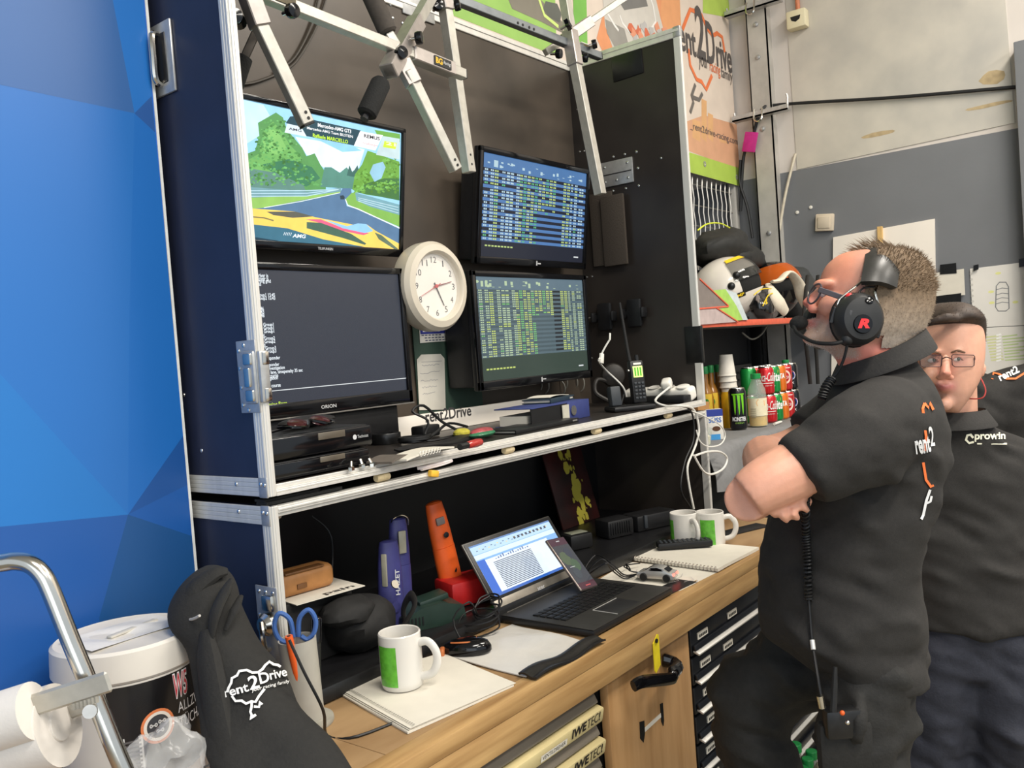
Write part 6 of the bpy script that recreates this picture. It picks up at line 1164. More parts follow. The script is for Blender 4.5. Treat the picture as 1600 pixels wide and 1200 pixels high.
q = aty(1124, 660, 1.34); t = thing('sweetener_carton', 'white and blue sweetener carton lettered SÜSS', 'carton', T((q.x, 1.36, DZ+.001)) @ RZ(-52)); part('carton', MB().box((0, 0, .055), (.058, .03, .11), None, .003), WHT, t)
mb = MB(T((-.029, -.0155, 0)) @ FRONT); rect(mb, 0, .085, .058, .11, .0001, (50, 66, 150)); text(mb, 'SÜSS', .006, .062, w=.046, h=.022, z=.0004, bold=.02, col=(60, 110, 190)); disc(mb, .032, .04, .015, .0003, 14, (90, 60, 40), .009); rect(mb, 0, 0, .045, .02, .0003, (70, 150, 210)); part('print', mb, GLOSSPRINT, t, smooth=0)
q = aty(1138, 672, 1.33); solo('napkin', MB().sheet(lambda u, v: (-.025+.05*u, .006*math.sin(5*u), .07*v*(1-.2*u)+.001), 8, 4, .004), PAPER, 'white napkin standing right of the sweetener carton', 'napkin', T((q.x+.012, 1.385, DZ+.001)) @ RZ(-40))
q = aty(1107, 684, 1.31); bottle((q.x, 1.33, DZ+.001), [(.024, 0), (.025, .003), (.032, .055), (.033, .058)], CLR, 'small clear cup with sugar cubes left of the sweetener', None, ([(.022, .002), (.026, .03), (.010, .04)], mat('sugar_white', (224, 214, 190), .8, 0, .1, 60, bump=.5)), None, 'sugar_cup', None, 'cup')
q = atz(1210, 657, DZ+.006); solo('white_pen', MB().cyl((-.04, 0, 0), (.04, 0, 0), .0055).cyl((.04, 0, 0), (.055, 0, 0), .0035), WHT, 'white pen lying on the cloth in front of the cans', 'pen', T((3.38, 1.315, DZ+.007)) @ RZ(4))
bottle((3.79, 1.42, DZ+.001), [(.034, 0), (.036, .005), (.036, .15), (.03, .18), (.014, .215), (.0135, .235)], CLR, 'clear crumpled water bottle right of the cans by the man\'s neck', (.0155, .225, .245, GCAP), None, None)
# perforated rail and dark rack behind the drinks
t = thing('slotted_rail', 'perforated steel rail standing behind the drinks', 'rail', (2.75, 1.77, DZ)); part('angle', MB().bx(0, 1.5, 0, .003, .12, .22).bx(0, 1.5, 0, .05, .22, .223), mat('dusty_steel', (98, 96, 92), .5, .6, .15, 20), t, smooth=0); s0 = None
for row in range(2):
    for i in range(34):
        if s0 is None: s0 = part('slot', MB().box((0, 0, 0), (.022, .002, .012)), BLK, t, smooth=0); s0.matrix_local = T((.04, -.0012, .15))
        else: dup(s0, T((.04+.043*i, -.0012, .15+.035*row)), t)
for x in (.05, 1.45): part('foot', MB().bx(x-.02, x+.02, -.0, .04, -.185, .12), BLK, t, smooth=0)
part('rear_shelf', MB().bx(-.02, 1.52, -.03, .05, -.215, -.185), mat('dull_black'), t, smooth=0)
for x in (.0, 1.46): part('leg', MB().bx(x, x+.03, -.02, .02, -1.185, -.215), BLK, t, smooth=0)
solo('dark_rack', MB().bx(2.70, 4.32, 1.80, 1.825, 1.18, 1.62).bx(2.70, 2.74, 1.795, 1.83, 0, 1.65).bx(4.28, 4.32, 1.795, 1.83, 0, 1.65), mat('black_rack_metal', (34, 35, 38), .5, 0, .15, 20), 'black rack panel under the helmet shelf', 'rack', None, smooth=0)
HZ = 1.612; t = thing('helmet_shelf', 'grey shelf with red edging carrying helmets and gear', 'shelf', (2.76, 1.34, HZ)); part('board', MB().bx(0, 1.62, 0, .45, -.02, 0, .001), mat('grey_melamine', (150, 140, 136), .5), t); part('red_edge', MB().bx(.0, 1.62, -.004, .0, -.022, .001, .001), mat('red_orange_edge', (214, 96, 70), .5), t)
for x in (.05, 1.57): part('bracket', MB().bx(x-.015, x+.015, .40, .46, -.45, -.02, .002), BLK, t)
yf = 1.332; I = WM[t].inverted(); sp_ = lambda P: [((I @ aty(*p, yf)).x, (I @ aty(*p, yf)).z) for p in P]; X = T((0, -.006, 0)) @ RX(90)
for nm, P, m in (('fascia', [(1086, 437), (1093, 437), (1137, 479), (1118, 482), (1086, 483)], mat('grey_acrylic', (128, 118, 112), .35)), ('fascia', [(1086, 484), (1118, 482), (1150, 503), (1086, 508)], mat('pink_grey_acrylic', (186, 168, 164), .35)), ('green_panel', [(1112, 454), (1133, 452), (1150, 478), (1160, 500), (1150, 501), (1120, 483), (1137, 479)], mat('lime_acrylic', (160, 200, 90), .35)), ('clear_panel', [(1133, 452), (1150, 458), (1168, 500), (1160, 500), (1150, 478)], mat('pale_acrylic', (196, 206, 206), .15))):
    part(nm, MB().prism(sp_(P), 0, .004, X), m, t, smooth=0)
for P in ([(1092, 436), (1137, 478)], [(1137, 479), (1086, 483)], [(1118, 481), (1152, 503)]):
    a, b = sp_(P); part('red_line', MB().beam((a[0], -.011, a[1]), (b[0], -.011, b[1]), .004, .006), MATS['red_orange_edge'], t)
# helmets and gear
def helmet(c, R, rx, rz, label, shell, visor, extra):
    M = T(c) @ RZ(rz) @ RX(rx); t = thing('racing_helmet', label, 'helmet', M)
    def sph(u, v, r): a = (u-.5)*2*math.pi; b = (v-.5)*math.pi; return V((r*.90*math.cos(b)*math.sin(a), -r*1.12*math.cos(b)*math.cos(a), r*.98*math.sin(b)))
    mb = MB(); nu, nv = 40, 24; P = {}
    fs = []; vs = []
    for j in range(nv+1):
        for i in range(nu): vs.append(sph(i/nu, .08+.92*j/nv, R))
    for j in range(nv):
        for i in range(nu):
            u = (i+.5)/nu-.5; v = (.08+.92*(j+.5)/nv-.5)
            if abs(u) < .20 and -.10 < v < .12: continue
            fs.append([j*nu+i, j*nu+(i+1) % nu, (j+1)*nu+(i+1) % nu, (j+1)*nu+i])
    part('shell', MB().add(vs, fs), shell, t); part('lining', MB().sphere((0, 0, 0), (R*.86, R*1.06, R*.92), 24, 14), FOAM, t)
    part('visor', MB().grid(lambda u, v: sph(.5+(u-.5)*.44, .5+lerp(.02, .24, v), R*1.035), 14, 6), visor, t, smooth=60)
    extra(t, lambda u, v, k=1.01: sph(u, v, R*k), R)
WHS = mat('white_helmet_shell', (226, 218, 206), .22, 0, .03, 20, coat=.5); BKS = mat('black_helmet_shell', (24, 24, 26), .2, 0, .1, 20, coat=.5); VIS = mat('smoked_visor', (70, 70, 66), .06, 0, .05, 10, alpha=.55); OV = mat('amber_visor', (190, 90, 30), .08, 0, .05, 10, alpha=.85)
def e1(t, s, R):
    part('yellow_strip', MB().grid(lambda u, v: s(.5+(u-.5)*.42, .74+.05*v, 1.045), 12, 2), mat('yellow_strip', (236, 200, 40), .4), t)
    for u, v in ((.30, .58), (.26, .50)): p = s(u, v, 1.0); part('vent', MB().sphere(p, (.016, .016, .016), 12, 8), BLK, t)
    part('badge', MB().grid(lambda u, v: s(.24+.07*u, .36+.05*v, 1.012), 6, 2), mat('badge_black', (30, 28, 20), .4), t); part('badge_letters', text(MB(), 'OMP', 0, 0, w=.034, h=.012, bold=.03, fn=lambda p: s(.247+p.x/.034*.056, .37+p.y/.012*.03, 1.02)), MATS['yellow_strip'], t, smooth=0)
a = aty(1136, 452, 1.53); helmet((a.x, 1.53, HZ+.143), .135, -18, 28, 'white racing helmet with a yellow visor strip lying on the shelf', WHS, VIS, e1)
def e2(t, s, R):
    part('orange_stripe', MB().grid(lambda u, v: s(.62+.08*u, .3+.3*v, 1.012), 6, 8), MATS['orange_plastic'], t)
    part('white_stripe', MB().grid(lambda u, v: s(.74+.03*u, .3+.4*v, 1.014), 4, 8), WHT, t)
a = aty(1206, 440, 1.48); helmet((a.x+.02, 1.49, HZ+.138), .13, -14, -20, 'black and orange racing helmet with amber visor right of the white one', BKS, OV, e2)
PAD = mat('black_padded_nylon', (38, 38, 36), .7, 0, .2, 40, bump=.4, bscale=30)
def gear(name, px, py, y, r, label, cat, seed, m=PAD, dz=None, amp=.25):
    a = aty(px, py, y); z = HZ if dz is None else dz; t = thing(name, label, cat, (a.x, y, z)); part('body', lump((0, 0, r[2]*.9), r, seed, 22, 14, amp), m, t, smooth=60); return t
t = gear('neck_protector', 1195, 480, 1.40, (.10, .05, .07), 'black neck protector with yellow lines in front of the helmets', 'protector', 5, BKS); a = WM[t].translation
mb = MB(); tr = None
for P in ([(1178, 461), (1190, 452), (1205, 451)], [(1192, 478), (1200, 462), (1208, 458)]): part('yellow_line', MB().tube(spl([aty(*p, 1.352) for p in P], 4), .0025, 6), MATS['yellow_strip'], t, world=True)
part('logo', MB().prism([(0, 0), (.008, .012), (.02, .03), (.012, .012), (.022, .006)], 0, .002, T(aty(1196, 476, 1.348)) @ FRONT), MATS['yellow_strip'], t, world=True); part('patch', MB().box(aty(1184, 466, 1.352), (.03, .004, .03), RY(25), .001), mat('grey_plate'), t, world=True)
CL = mat('cream_fireproof_cloth', (224, 212, 190), .9, 0, .05, 60, bump=.2, bscale=120)
def cloth(P, r, label):
    Q = spl([aty(*p) for p in P], 6); return solo('fireproof_glove', MB().tube(Q, r, 12, flat=.45), CL, label, 'glove', T(min(Q, key=lambda p: p.z)), world=True)
cloth([(1200, 444, 1.40), (1208, 458, 1.355), (1218, 474, 1.335), (1228, 488, 1.33)], [.012, .024, .03, .02], 'cream glove draped over the neck protector')
cloth([(1206, 440, 1.37), (1218, 438, 1.35), (1232, 426, 1.33), (1246, 440, 1.33), (1254, 462, 1.33), (1262, 482, 1.33)], [.012, .022, .018, .024, .03, .02], 'long cream cloth hanging towards the man\'s nose')
t = gear('quilted_jacket', 1135, 405, 1.60, (.24, .11, .10), 'black quilted jacket with a lime seam heaped above the white helmet', 'jacket', 7, PAD, aty(1135, 425, 1.60).z, .3); part('seam', MB().tube(spl([aty(1090, 360, 1.485), aty(1105, 350, 1.475), aty(1125, 349, 1.48), aty(1140, 356, 1.485)], 4), .003, 6), mat('lime_piping', (210, 220, 60), .5), t, world=True)
part('sleeve', lump((.05, -.05, .05), (.19, .07, .06), 9, 20, 12, .3), PAD, t, smooth=60); part('lower_fold', lump((-.06, -.06, .0), (.17, .06, .035), 11), PAD, t, smooth=60)
zb_ = aty(1135, 425, 1.60).z; solo('gear_crate', MB().bx(-.17, .25, .0, .12, 0, zb_-HZ+.012, .006), mat('dull_black'), 'dull black crate under the quilted jacket behind the helmets', 'crate', (aty(1135, 425, 1.60).x, 1.66, HZ))
gear('gear_bag', 1243, 440, 1.44, (.12, .09, .13), 'dark grey gear bag at the right end of the helmet shelf', 'bag', 12, mat('dark_grey_fabric', (52, 54, 54), .8, 0, .1, 80), None, .15)
cable('shelf_lead', [aty(1160, 520, 1.6), aty(1175, 530, 1.6), aty(1190, 522, 1.6), aty(1200, 506, 1.6)], .004, mat('grey_wire'), 'grey lead looping under the helmet shelf')
for i in range(2): solo('hanging_strap', MB().tube(spl([aty(1262+16*i, 430, 1.30+.12*i), aty(1256+16*i, 500, 1.30+.12*i), aty(1262+14*i, 560, 1.30+.12*i), aty(1266+12*i, 600, 1.30+.12*i)], 5), .009, 8, flat=.4), mat('black_webbing'), ('left' if i == 0 else 'right')+' black strap hanging beside the helmet shelf behind the man', 'strap', T(aty(1266+12*i, 600, 1.30+.12*i)), world=True)
# bottles on the floor beside the drawers
for i, (px, py) in enumerate(((1243, 1167), (1268, 1178), (1262, 1190), (1254, 1204))):
    p = atz(px, py, .325); p.y = min(p.y, .90); p = aty(px, py, min(p.y, .88)); bottle((p.x, p.y, 0), [(.04, 0), (.044, .006), (.044, .2), (.036, .25), (.015, .295), (.014, p.z-.004)], mat('green_pet', (40, 70, 50), .1, 0, .1, 20, alpha=.5), ('farthest left', 'rightmost', 'middle', 'nearest')[i]+' green capped bottle on the floor between the men and the drawers', (.016, p.z-.012, p.z+.010, GCAP), None, None, 'floor_bottle', 'bottles on the floor')
# ================================================================ people
def fuse(mb, vox=.006, it=4, fac=.5):
    """one continuous surface out of overlapping closed volumes"""
    me = mb.mesh('fuse', None, 0); o = bpy.data.objects.new('fuse', me); COL.objects.link(o)
    r = o.modifiers.new('r', 'REMESH'); r.mode = 'VOXEL'; r.voxel_size = vox
    s = o.modifiers.new('s', 'SMOOTH'); s.factor = fac; s.iterations = it
    dg = bpy.context.evaluated_depsgraph_get(); dg.update(); m2 = bpy.data.meshes.new_from_object(o.evaluated_get(dg))
    out = MB(); out.v = [v.co.copy() for v in m2.vertices]; out.f = [list(p.vertices) for p in m2.polygons]; out.c = [None]*len(out.f)
    bpy.data.objects.remove(o); bpy.data.meshes.remove(me); bpy.data.meshes.remove(m2); return out
def paint(mb, fn, it=5):
    C = [V(fn(*pix(v))) for v in mb.v]; E = set()
    for f in mb.f:
        for a, b in zip(f, f[1:]+f[:1]): E.add((min(a, b), max(a, b)))
    for _ in range(it):
        S = [c.copy() for c in C]; N = [1]*len(C)
        for a, b in E: S[a] += C[b]; S[b] += C[a]; N[a] += 1; N[b] += 1
        C = [s/n for s, n in zip(S, N)]
    mb.vc = [tuple(c) for c in C]; return mb
def pix(p):
    d = V(p)-EYE; k = d.dot(FW); return 800+FPX*d.dot(RT)/k, 600-FPX*d.dot(UP)/k, k
def wrinkle(mb, amp, fr, seed=0, mask=None):
    """cloth folds: push the surface in and out along stretched noise"""
    me = mb.mesh('w', None, 0); n = [v.normal.copy() for v in me.vertices]; bpy.data.meshes.remove(me); out = []
    for v, k in zip(mb.v, n):
        q = V((v.x*fr, v.y*fr, v.z*fr*1.9+1.2*fr*v.dot(RT)*.5)); a = noise.noise(q+V((seed, 0, 0)))+.5*noise.noise(q*2.1+V((0, seed, 3)))
        a = a*abs(a)*1.6+a*.4; out.append(v+k*amp*a*(mask(v) if mask else 1))
    mb.v = out; return mb
def limb(mb, P, r, n=16, k=5, flat=1): return mb.tube(spl([atd(*p) for p in P], k), r, n, flat=flat)
def rings(mb, levels, n=32, k=4): return mb.rings(loft(smooth_levels(levels, k), n))
def skinmat():
    m = attr_mat('skin', .5, bump=.06, bscale=400, tint=.10, tscale=70); b = m.node_tree.nodes['Principled BSDF']; b.inputs['Subsurface Weight'].default_value = .12; b.inputs['Subsurface Radius'].default_value = (.010, .004, .002); return m
SKIN = skinmat()
POLO = mat('black_polo_knit', (40, 38, 36), .88, 0, .12, 150, bump=.18, bscale=500); TROU = mat('black_work_trousers', (34, 33, 31), .8, 0, .15, 90, bump=.25, bscale=220); NAVT = mat('navy_trousers', (40, 42, 52), .8, 0, .12, 90, bump=.25, bscale=220)
def person(label, p): return thing('person', label, 'person', p)
def inpoly(x, y, P):
    c = False; n = len(P)
    for i in range(n):
        a, b = P[i], P[i-1]
        if (a[1] > y) != (b[1] > y) and x < (b[0]-a[0])*(y-a[1])/(b[1]-a[1])+a[0]: c = not c
    return c
def hairs(mb, tree_pts, L, r, jit, bias, seed):
    R = random.Random(seed)
    for p, n in tree_pts:
        d = (n+bias+V((R.gauss(0, jit), R.gauss(0, jit), R.gauss(0, jit)))).normalized(); a = p-n*.004; u = d.orthogonal().normalized(); w = d.cross(u); l = L*(.6+.7*R.random()); e = a+d*l+V((0, 0, -.1*l))
        mb.add([a+u*r, a-u*r*.5+w*r*.87, a-u*r*.5-w*r*.87, e], [[0, 1, 3], [1, 2, 3], [2, 0, 3]])
    return mb
def surfpts(mb, N, keep, seed):
    R = random.Random(seed); out = []; me = mb.mesh('s', None, 0); P = [(p.center.copy(), p.normal.copy(), p.area) for p in me.polygons]; bpy.data.meshes.remove(me); P = [p for p in P if keep(p[0])]; tot = sum(p[2] for p in P); i = 0
    for c, n, a in P:
        k = a/tot*N; k = int(k)+(R.random() < k-int(k))
        for _ in range(k): s = math.sqrt(a)*.5; out.append((c+n.orthogonal()*R.uniform(-s, s)+n.cross(n.orthogonal())*R.uniform(-s, s), n))
    return out
# ---------------------------------------------------------------- the man with the headset
HD = 1.62; base = atd(1350, 1200, 1.62); M1 = person('man in black polo shirt with headset, arms crossed, looking up at the screens', (base.x, base.y, 0))
sk = MB()
rings(sk, [(391, 1335, 1400, HD, .025), (398, 1312, 1422, HD, .052), (416, 1292, 1438, HD, .070), (440, 1283, 1446, HD, .077), (465, 1282, 1447, HD, .079), (490, 1279, 1444, HD, .077), (512, 1271, 1437, HD, .070), (526, 1266, 1430, HD, .060), (538, 1272, 1426, HD, .050), (550, 1298, 1424, HD, .050), (575, 1314, 1426, HD+.01, .056), (610, 1318, 1440, HD+.02, .062), (640, 1330, 1440, HD+.02, .06)], 36)
limb(sk, [(1290, 446, HD), (1279, 458, HD), (1266, 473, HD), (1261, 479, HD)], [.010, .009, .013, .0125], 12); sk.sphere(atd(1270, 483, HD-.010), (.010, .010, .008)); sk.sphere(atd(1270, 483, HD+.010), (.010, .010, .008))
for s in (-1, 1): sk.sphere(atd(1287, 443, HD+s*.026), (.012, .02, .009)); sk.sphere(atd(1300, 478, HD+s*.038), (.018, .026, .022))
sk.sphere(atd(1272, 502, HD), (.011, .022, .006)); sk.sphere(atd(1274, 509, HD), (.011, .022, .006)); sk.sphere(atd(1275, 527, HD), (.020, .026, .016))
# near arm: upper arm forward, forearm folded across to the far side; far arm the other way round
limb(sk, [(1330, 690, 1.50), (1240, 735, 1.45), (1195, 758, 1.44), (1168, 776, 1.44)], [.055, .049, .045, .038], 18)
limb(sk, [(1166, 780, 1.44), (1178, 772, 1.52), (1192, 752, 1.62), (1205, 735, 1.72)], [.037, .044, .040, .030], 18)
limb(sk, [(1320, 665, 1.82), (1240, 705, 1.80), (1195, 715, 1.79)], [.054, .048, .044], 16); limb(sk, [(1195, 712, 1.79), (1203, 735, 1.70), (1225, 765, 1.57), (1236, 778, 1.515)], [.046, .048, .038, .030], 16)
limb(sk, [(1236, 776, 1.515), (1246, 788, 1.49)], [.030, .028], 14, flat=.6)
for (x0, y0, x1, y1, x2, y2, r) in ((1212, 782, 1205, 796, 1213, 806, .0070), (1228, 782, 1222, 802, 1230, 813, .0075), (1244, 780, 1239, 800, 1247, 810, .0072), (1258, 774, 1254, 790, 1262, 798, .0064)): limb(sk, [(x0, y0, 1.475), (x1, y1, 1.432), (x2, y2, 1.445)], [r*1.05, r, r*.8], 10)
limb(sk, [(1250, 770, 1.50), (1262, 766, 1.475), (1272, 770, 1.47)], [.011, .010, .008], 10)
sk = fuse(sk, .0036, 3)
BEARD = [(1262, 494), (1278, 497), (1290, 505), (1312, 508), (1330, 520), (1345, 560), (1310, 560), (1286, 552), (1258, 535)]
NECK = [(1300, 545), (1430, 530), (1450, 620), (1300, 620)]
def tone1(x, y, d):
    if y > 640: return (216, 158, 132)
    if 499 < y < 511 and x < 1276 and abs(d-HD) < .03: return (186, 108, 100)
    if inpoly(x, y, BEARD): return (186, 156, 138)
    if inpoly(x, y, NECK): return (208, 126, 108)
    if x < 1272 and 458 < y < 492: return (214, 126, 106)
    if x > 1335 and y < 545: return (196, 140, 118)
    return (218, 146, 118) if y < 440 else (212, 148, 124)
paint(sk, tone1, 6)
part('body', sk, SKIN, M1, world=True, smooth=180)
trh = bvh(sk); sf = lambda tr, x, y: tr.ray_cast(EYE, ray(x, y).normalized())[0]; pe = sf(trh, 1289, 457); part('eye', MB().sphere(pe+FW*.0065, .0095), mat('eye_white', (214, 206, 200), .2), M1, world=True); part('eyelid', MB().tube(spl([sf(trh, 1284, 455), sf(trh, 1289, 452)-FW*.001, sf(trh, 1296, 457)], 4), .003, 6), mat('lid_skin', (176, 122, 104), .6), M1, world=True)
sh = MB()
rings(sh, [(556, 1338, 1424, 1.64, .052), (570, 1322, 1430, 1.64, .075), (590, 1308, 1438, 1.65, .12), (615, 1296, 1447, 1.65, .155), (650, 1280, 1456, 1.66, .175), (690, 1264, 1460, 1.66, .18), (740, 1246, 1457, 1.66, .175), (790, 1222, 1448, 1.66, .175), (840, 1200, 1434, 1.66, .17), (880, 1191, 1424, 1.66, .17), (930, 1188, 1430, 1.66, .17), (985, 1194, 1438, 1.66, .17), (1015, 1224, 1440, 1.66, .17), (1043, 1264, 1436, 1.66, .165)], 44)
limb(sh, [(1392, 655, 1.56), (1368, 668, 1.50), (1325, 696, 1.465), (1280, 722, 1.452), (1250, 741, 1.447)], [.080, .082, .078, .070, .064], 20)
limb(sh, [(1390, 640, 1.76), (1320, 660, 1.80), (1262, 692, 1.80)], [.08, .078, .066], 18); sh.sphere(atd(1384, 648, 1.53), (.078, .078, .07)); limb(sh, [(1405, 905, 1.62), (1426, 918, 1.60)], [.05, .03], 12)
sh = wrinkle(fuse(sh, .0075, 5), .011, 9, 4, lambda v: min(1, max(.15, (1.42-v.z)*4+.3)))
t = part('polo_shirt', sh, POLO, M1, world=True, smooth=180); tr1 = bvh(sh)
# collar: a band that stands up at the nape and slopes to the throat
def colr(C, rx, ry, tilt, h, flare, n=40):
    R = []
    for k, (f, dz) in enumerate(((1.0, h), (1+flare*.5, h*.5), (1+flare, 0), (1+flare*1.02, -.004), (.97, h*.4), (.95, h))):
        R.append([C+V((RT.x, RT.y, 0)).normalized()*(rx*f*math.cos(2*math.pi*j/n))-V((FW.x, FW.y, 0)).normalized()*(ry*f*math.sin(2*math.pi*j/n))+V((0, 0, dz+tilt*math.cos(2*math.pi*j/n))) for j in range(n)])
    return MB().rings(R, cap=False)
part('collar', colr(atd(1378, 568, HD+.01), .078, .078, .030, .034, .22), mat('black_collar_rib', (46, 44, 42), .85, 0, .1, 200, bump=.2), t, world=True, smooth=60)
em = MB(); fn = decal(tr1, 1446, 812, .002, 8)
line2(em, [(22, 180), (18, 172), (17, 130), (14, 112), (12, 108)], 4, .0004, (236, 116, 56), fn=fn); line2(em, [(22, 180), (27, 172), (30, 180), (34, 168)], 4, .0004, (236, 116, 56), fn=fn); line2(em, [(8, 90), (8, 62), (14, 50), (18, 52)], 4, .0004, (236, 116, 56), fn=fn)
text(em, 'rent', -2, 104, w=24, h=26, z=.0006, bold=.03, col=(236, 236, 236), fn=fn); text(em, '2', 22, 112, w=7, h=32, z=.0006, bold=.02, col=(236, 236, 236), fn=fn)
line2(em, [(12, 46), (4, 30), (-4, 8), (-8, 2)], 4, .0004, (226, 226, 226), fn=fn); line2(em, [(4, 26), (10, 28), (13, 36)], 3.5, .0004, (226, 226, 226), fn=fn); part('back_emblem', em, PRINT, t, world=True, smooth=0)
tb = MB(); rings(tb, [(985, 1240, 1424, 1.67, .14), (1030, 1272, 1424, 1.66, .145), (1070, 1290, 1420, 1.62, .115)], 32)
limb(tb, [(1355, 1040, 1.58), (1352, 1120, 1.565), (1350, 1210, 1.56), (1348, 1330, 1.56), (1348, 1480, 1.56), (1352, 1700, 1.57), (1352, 1752, 1.57)], [.086, .084, .078, .072, .066, .062, .064], 20)
limb(tb, [(1330, 1030, 1.76), (1260, 1035, 1.78), (1205, 1058, 1.79), (1164, 1080, 1.79), (1158, 1098, 1.79)], [.105, .098, .088, .074, .06], 20); limb(tb, [(1168, 1080, 1.79), (1176, 1130, 1.79), (1196, 1220, 1.79), (1212, 1340, 1.79)], [.076, .078, .072, .062], 18)
limb(tb, [(1316, 1120, 1.50), (1340, 1125, 1.50)], [.05, .05], 12)
tb = wrinkle(fuse(tb, .009, 5), .012, 10, 9); part('trousers', tb, TROU, M1, world=True, smooth=180)
part('pocket', MB().box(atd(1320, 1165, 1.492), (.095, .03, .09), RZ(-52), .012), TROU, M1, world=True)
def shoe(p, rz): mb = MB(T(p) @ RZ(rz)); mb.rings([[V((.045*s*math.cos(x)*(1-.12*math.sin(x)), .035+.14*s*math.sin(x), z)) for x in [2*math.pi*i/20 for i in range(20)]] for s, z in ((1, .0), (1.02, .012), (1, .03), (.9, .055), (.62, .08), (.45, .11))]); return mb
f1 = atd(1352, 1752, 1.57); part('shoe', shoe((f1.x, f1.y, .0), 38), RUB, M1, world=True); f2 = atd(1212, 1350, 1.79); part('shoe', shoe((f2.x, f2.y, f2.z-.09), 38), RUB, M1, world=True)
solo('step_box', MB().box((0, 0, (f2.z-.09)/2), (.30, .24, f2.z-.092), RZ(38), .008), mat('charcoal_plastic'), 'low dark box the headset man rests one foot on', 'box', (f2.x-.04, f2.y+.05, 0))
# hair
hr = MB(); rings(hr, [(388, 1335, 1402, HD, .030), (396, 1310, 1428, HD, .058), (414, 1290, 1445, HD, .075), (440, 1281, 1455, HD, .082), (465, 1280, 1456, HD, .084), (490, 1277, 1451, HD, .082), (512, 1269, 1442, HD, .075), (528, 1264, 1434, HD, .064), (544, 1272, 1428, HD, .054)], 64, 6)
def hairline(x, y, d): return (x > (1374 if y < 412 else lerp(1356, 1346, (y-412)/50) if y < 462 else lerp(1346, 1380, min(1, (y-462)/70)))) and y < 546
kp = [f for f in hr.f if len(f) == 4 and hairline(*pix(sum((hr.v[k] for k in f), V())/4))]; us = sorted({k for f in kp for k in f}); ix = {k: i for i, k in enumerate(us)}; hr.v = [hr.v[k] for k in us]; hr.f = [[ix[k] for k in f] for f in kp]; hr.c = [None]*len(kp)
HAIR = attr_mat('grey_brown_hair', .8, tint=.45, tscale=120)
def htone(x, y, d): k = max(0, min(1, (y-452)/75)); return (lerp(112, 182, k), lerp(92, 166, k), lerp(70, 150, k))
def hcol(mb): mb.vc = [htone(*pix(v)) for v in mb.v]; return mb
hp = surfpts(hr, 5200, lambda c: True, 3); hc = part('hair', hcol(hr), HAIR, M1, world=True, smooth=60)
st = MB(); hairs(st, [q for q in hp if pix(q[0])[1] < 455], .013, .0010, .3, V((0, 0, .25)), 4); hairs(st, [q for q in hp if pix(q[0])[1] >= 455], .007, .0008, .35, V((0, 0, -.3)), 5)
hairs(st, surfpts(sk, 1500, lambda c: (lambda x, y, d: 1345 < x < 1385 and 425 < y < 535)(*pix(c)), 21), .005, .0007, .35, V((0, 0, -.4))+RT*.3, 22)
tf = MB(); tf.tube(spl([atd(1398, 402, HD), atd(1370, 396, HD), atd(1345, 397, HD), atd(1334, 402, HD)], 4), [.02, .022, .016, .006], 10); hairs(st, surfpts(tf, 520, lambda c: True, 5), .024, .0010, .16, V((-RT*1.3+V((0, 0, .25)))), 6)
part('hair_strands', hcol(st), HAIR, hc, world=True, smooth=0)['kind'] = 'stuff'
bs = MB(); hairs(bs, surfpts(sk, 5200, lambda c: inpoly(*pix(c)[:2], BEARD) and pix(c)[2] < HD+.03, 8), .006, .0006, .4, V((0, 0, -.3)), 9); part('beard_stubble', bs, mat('white_grey_beard', (206, 196, 186), .7, 0, .1, 60), M1, world=True, smooth=0)['kind'] = 'stuff'
# glasses
g = thing('eyeglasses', 'dark grey framed glasses worn by the headset man', 'glasses', atd(1275, 460, HD)); GF = mat('dark_grey_frame', (74, 68, 72), .35)
for s in (-1, 1):
    c = atd(1273, 459, HD+s*.033); u = (FW*.97+RT*.10*s).normalized(); w = (UP*.95+RT*.30).normalized(); ringp = [c+u*(.024*math.cos(x))+w*(.019*math.sin(x)) for x in [2*math.pi*i/20 for i in range(20)]]
    part('rim', MB().tube(ringp, .0018, 6, closed=True), GF, g, world=True); part('lens', MB().poly(ringp), mat('spectacle_lens', (230, 226, 226), .03, 0, .02, 10, alpha=.05), g, world=True)
    part('temple', MB().beam(atd(1279, 452, HD+s*.060), atd(1330, 470, HD+s*.083), .003, .010), GF, g, world=True)
part('bridge', MB().tube([atd(1272, 452, HD-.010), atd(1268, 452, HD), atd(1272, 452, HD+.010)], .0016, 6), GF, g, world=True)
# headset
CD = 1.535; hs = thing('headset', 'black ear defender headset with boom microphone on the man', 'headset', atd(1340, 500, CD))
CUP = mat('matt_black_cup', (38, 38, 38), .5, 0, .12, 60); X = frame(atd(1341, 499, CD), RT, UP)
for s, off in ((1, 0), (-1, -.165)):
    part('ear_cup', MB(X @ T((0, 0, off))).rings([[V((.0425*k*math.cos(x)-.002, .0475*k*math.sin(x), s*z)) for x in [2*math.pi*i/32 for i in range(32)]] for k, z in ((.85, -.022), (1.0, -.012), (1.0, .004), (.94, .018), (.78, .027), (.4, .031))]), CUP, hs, world=True)
    part('ear_cushion', MB(X @ T((0, 0, off))).tube([V((.034*math.cos(x), .040*math.sin(x), -s*.022)) for x in [2*math.pi*i/24 for i in range(24)]], .010, 8, closed=True), RUB, hs, world=True)
for cx, cy, rx in ((-.020, .006, .012), (.014, .006, .014)): part('cup_pad', MB(X).sphere((cx, cy, .024), (rx, .019, .006), 16, 8), mat('grey_cup_pad', (66, 66, 68), .5), hs, world=True)
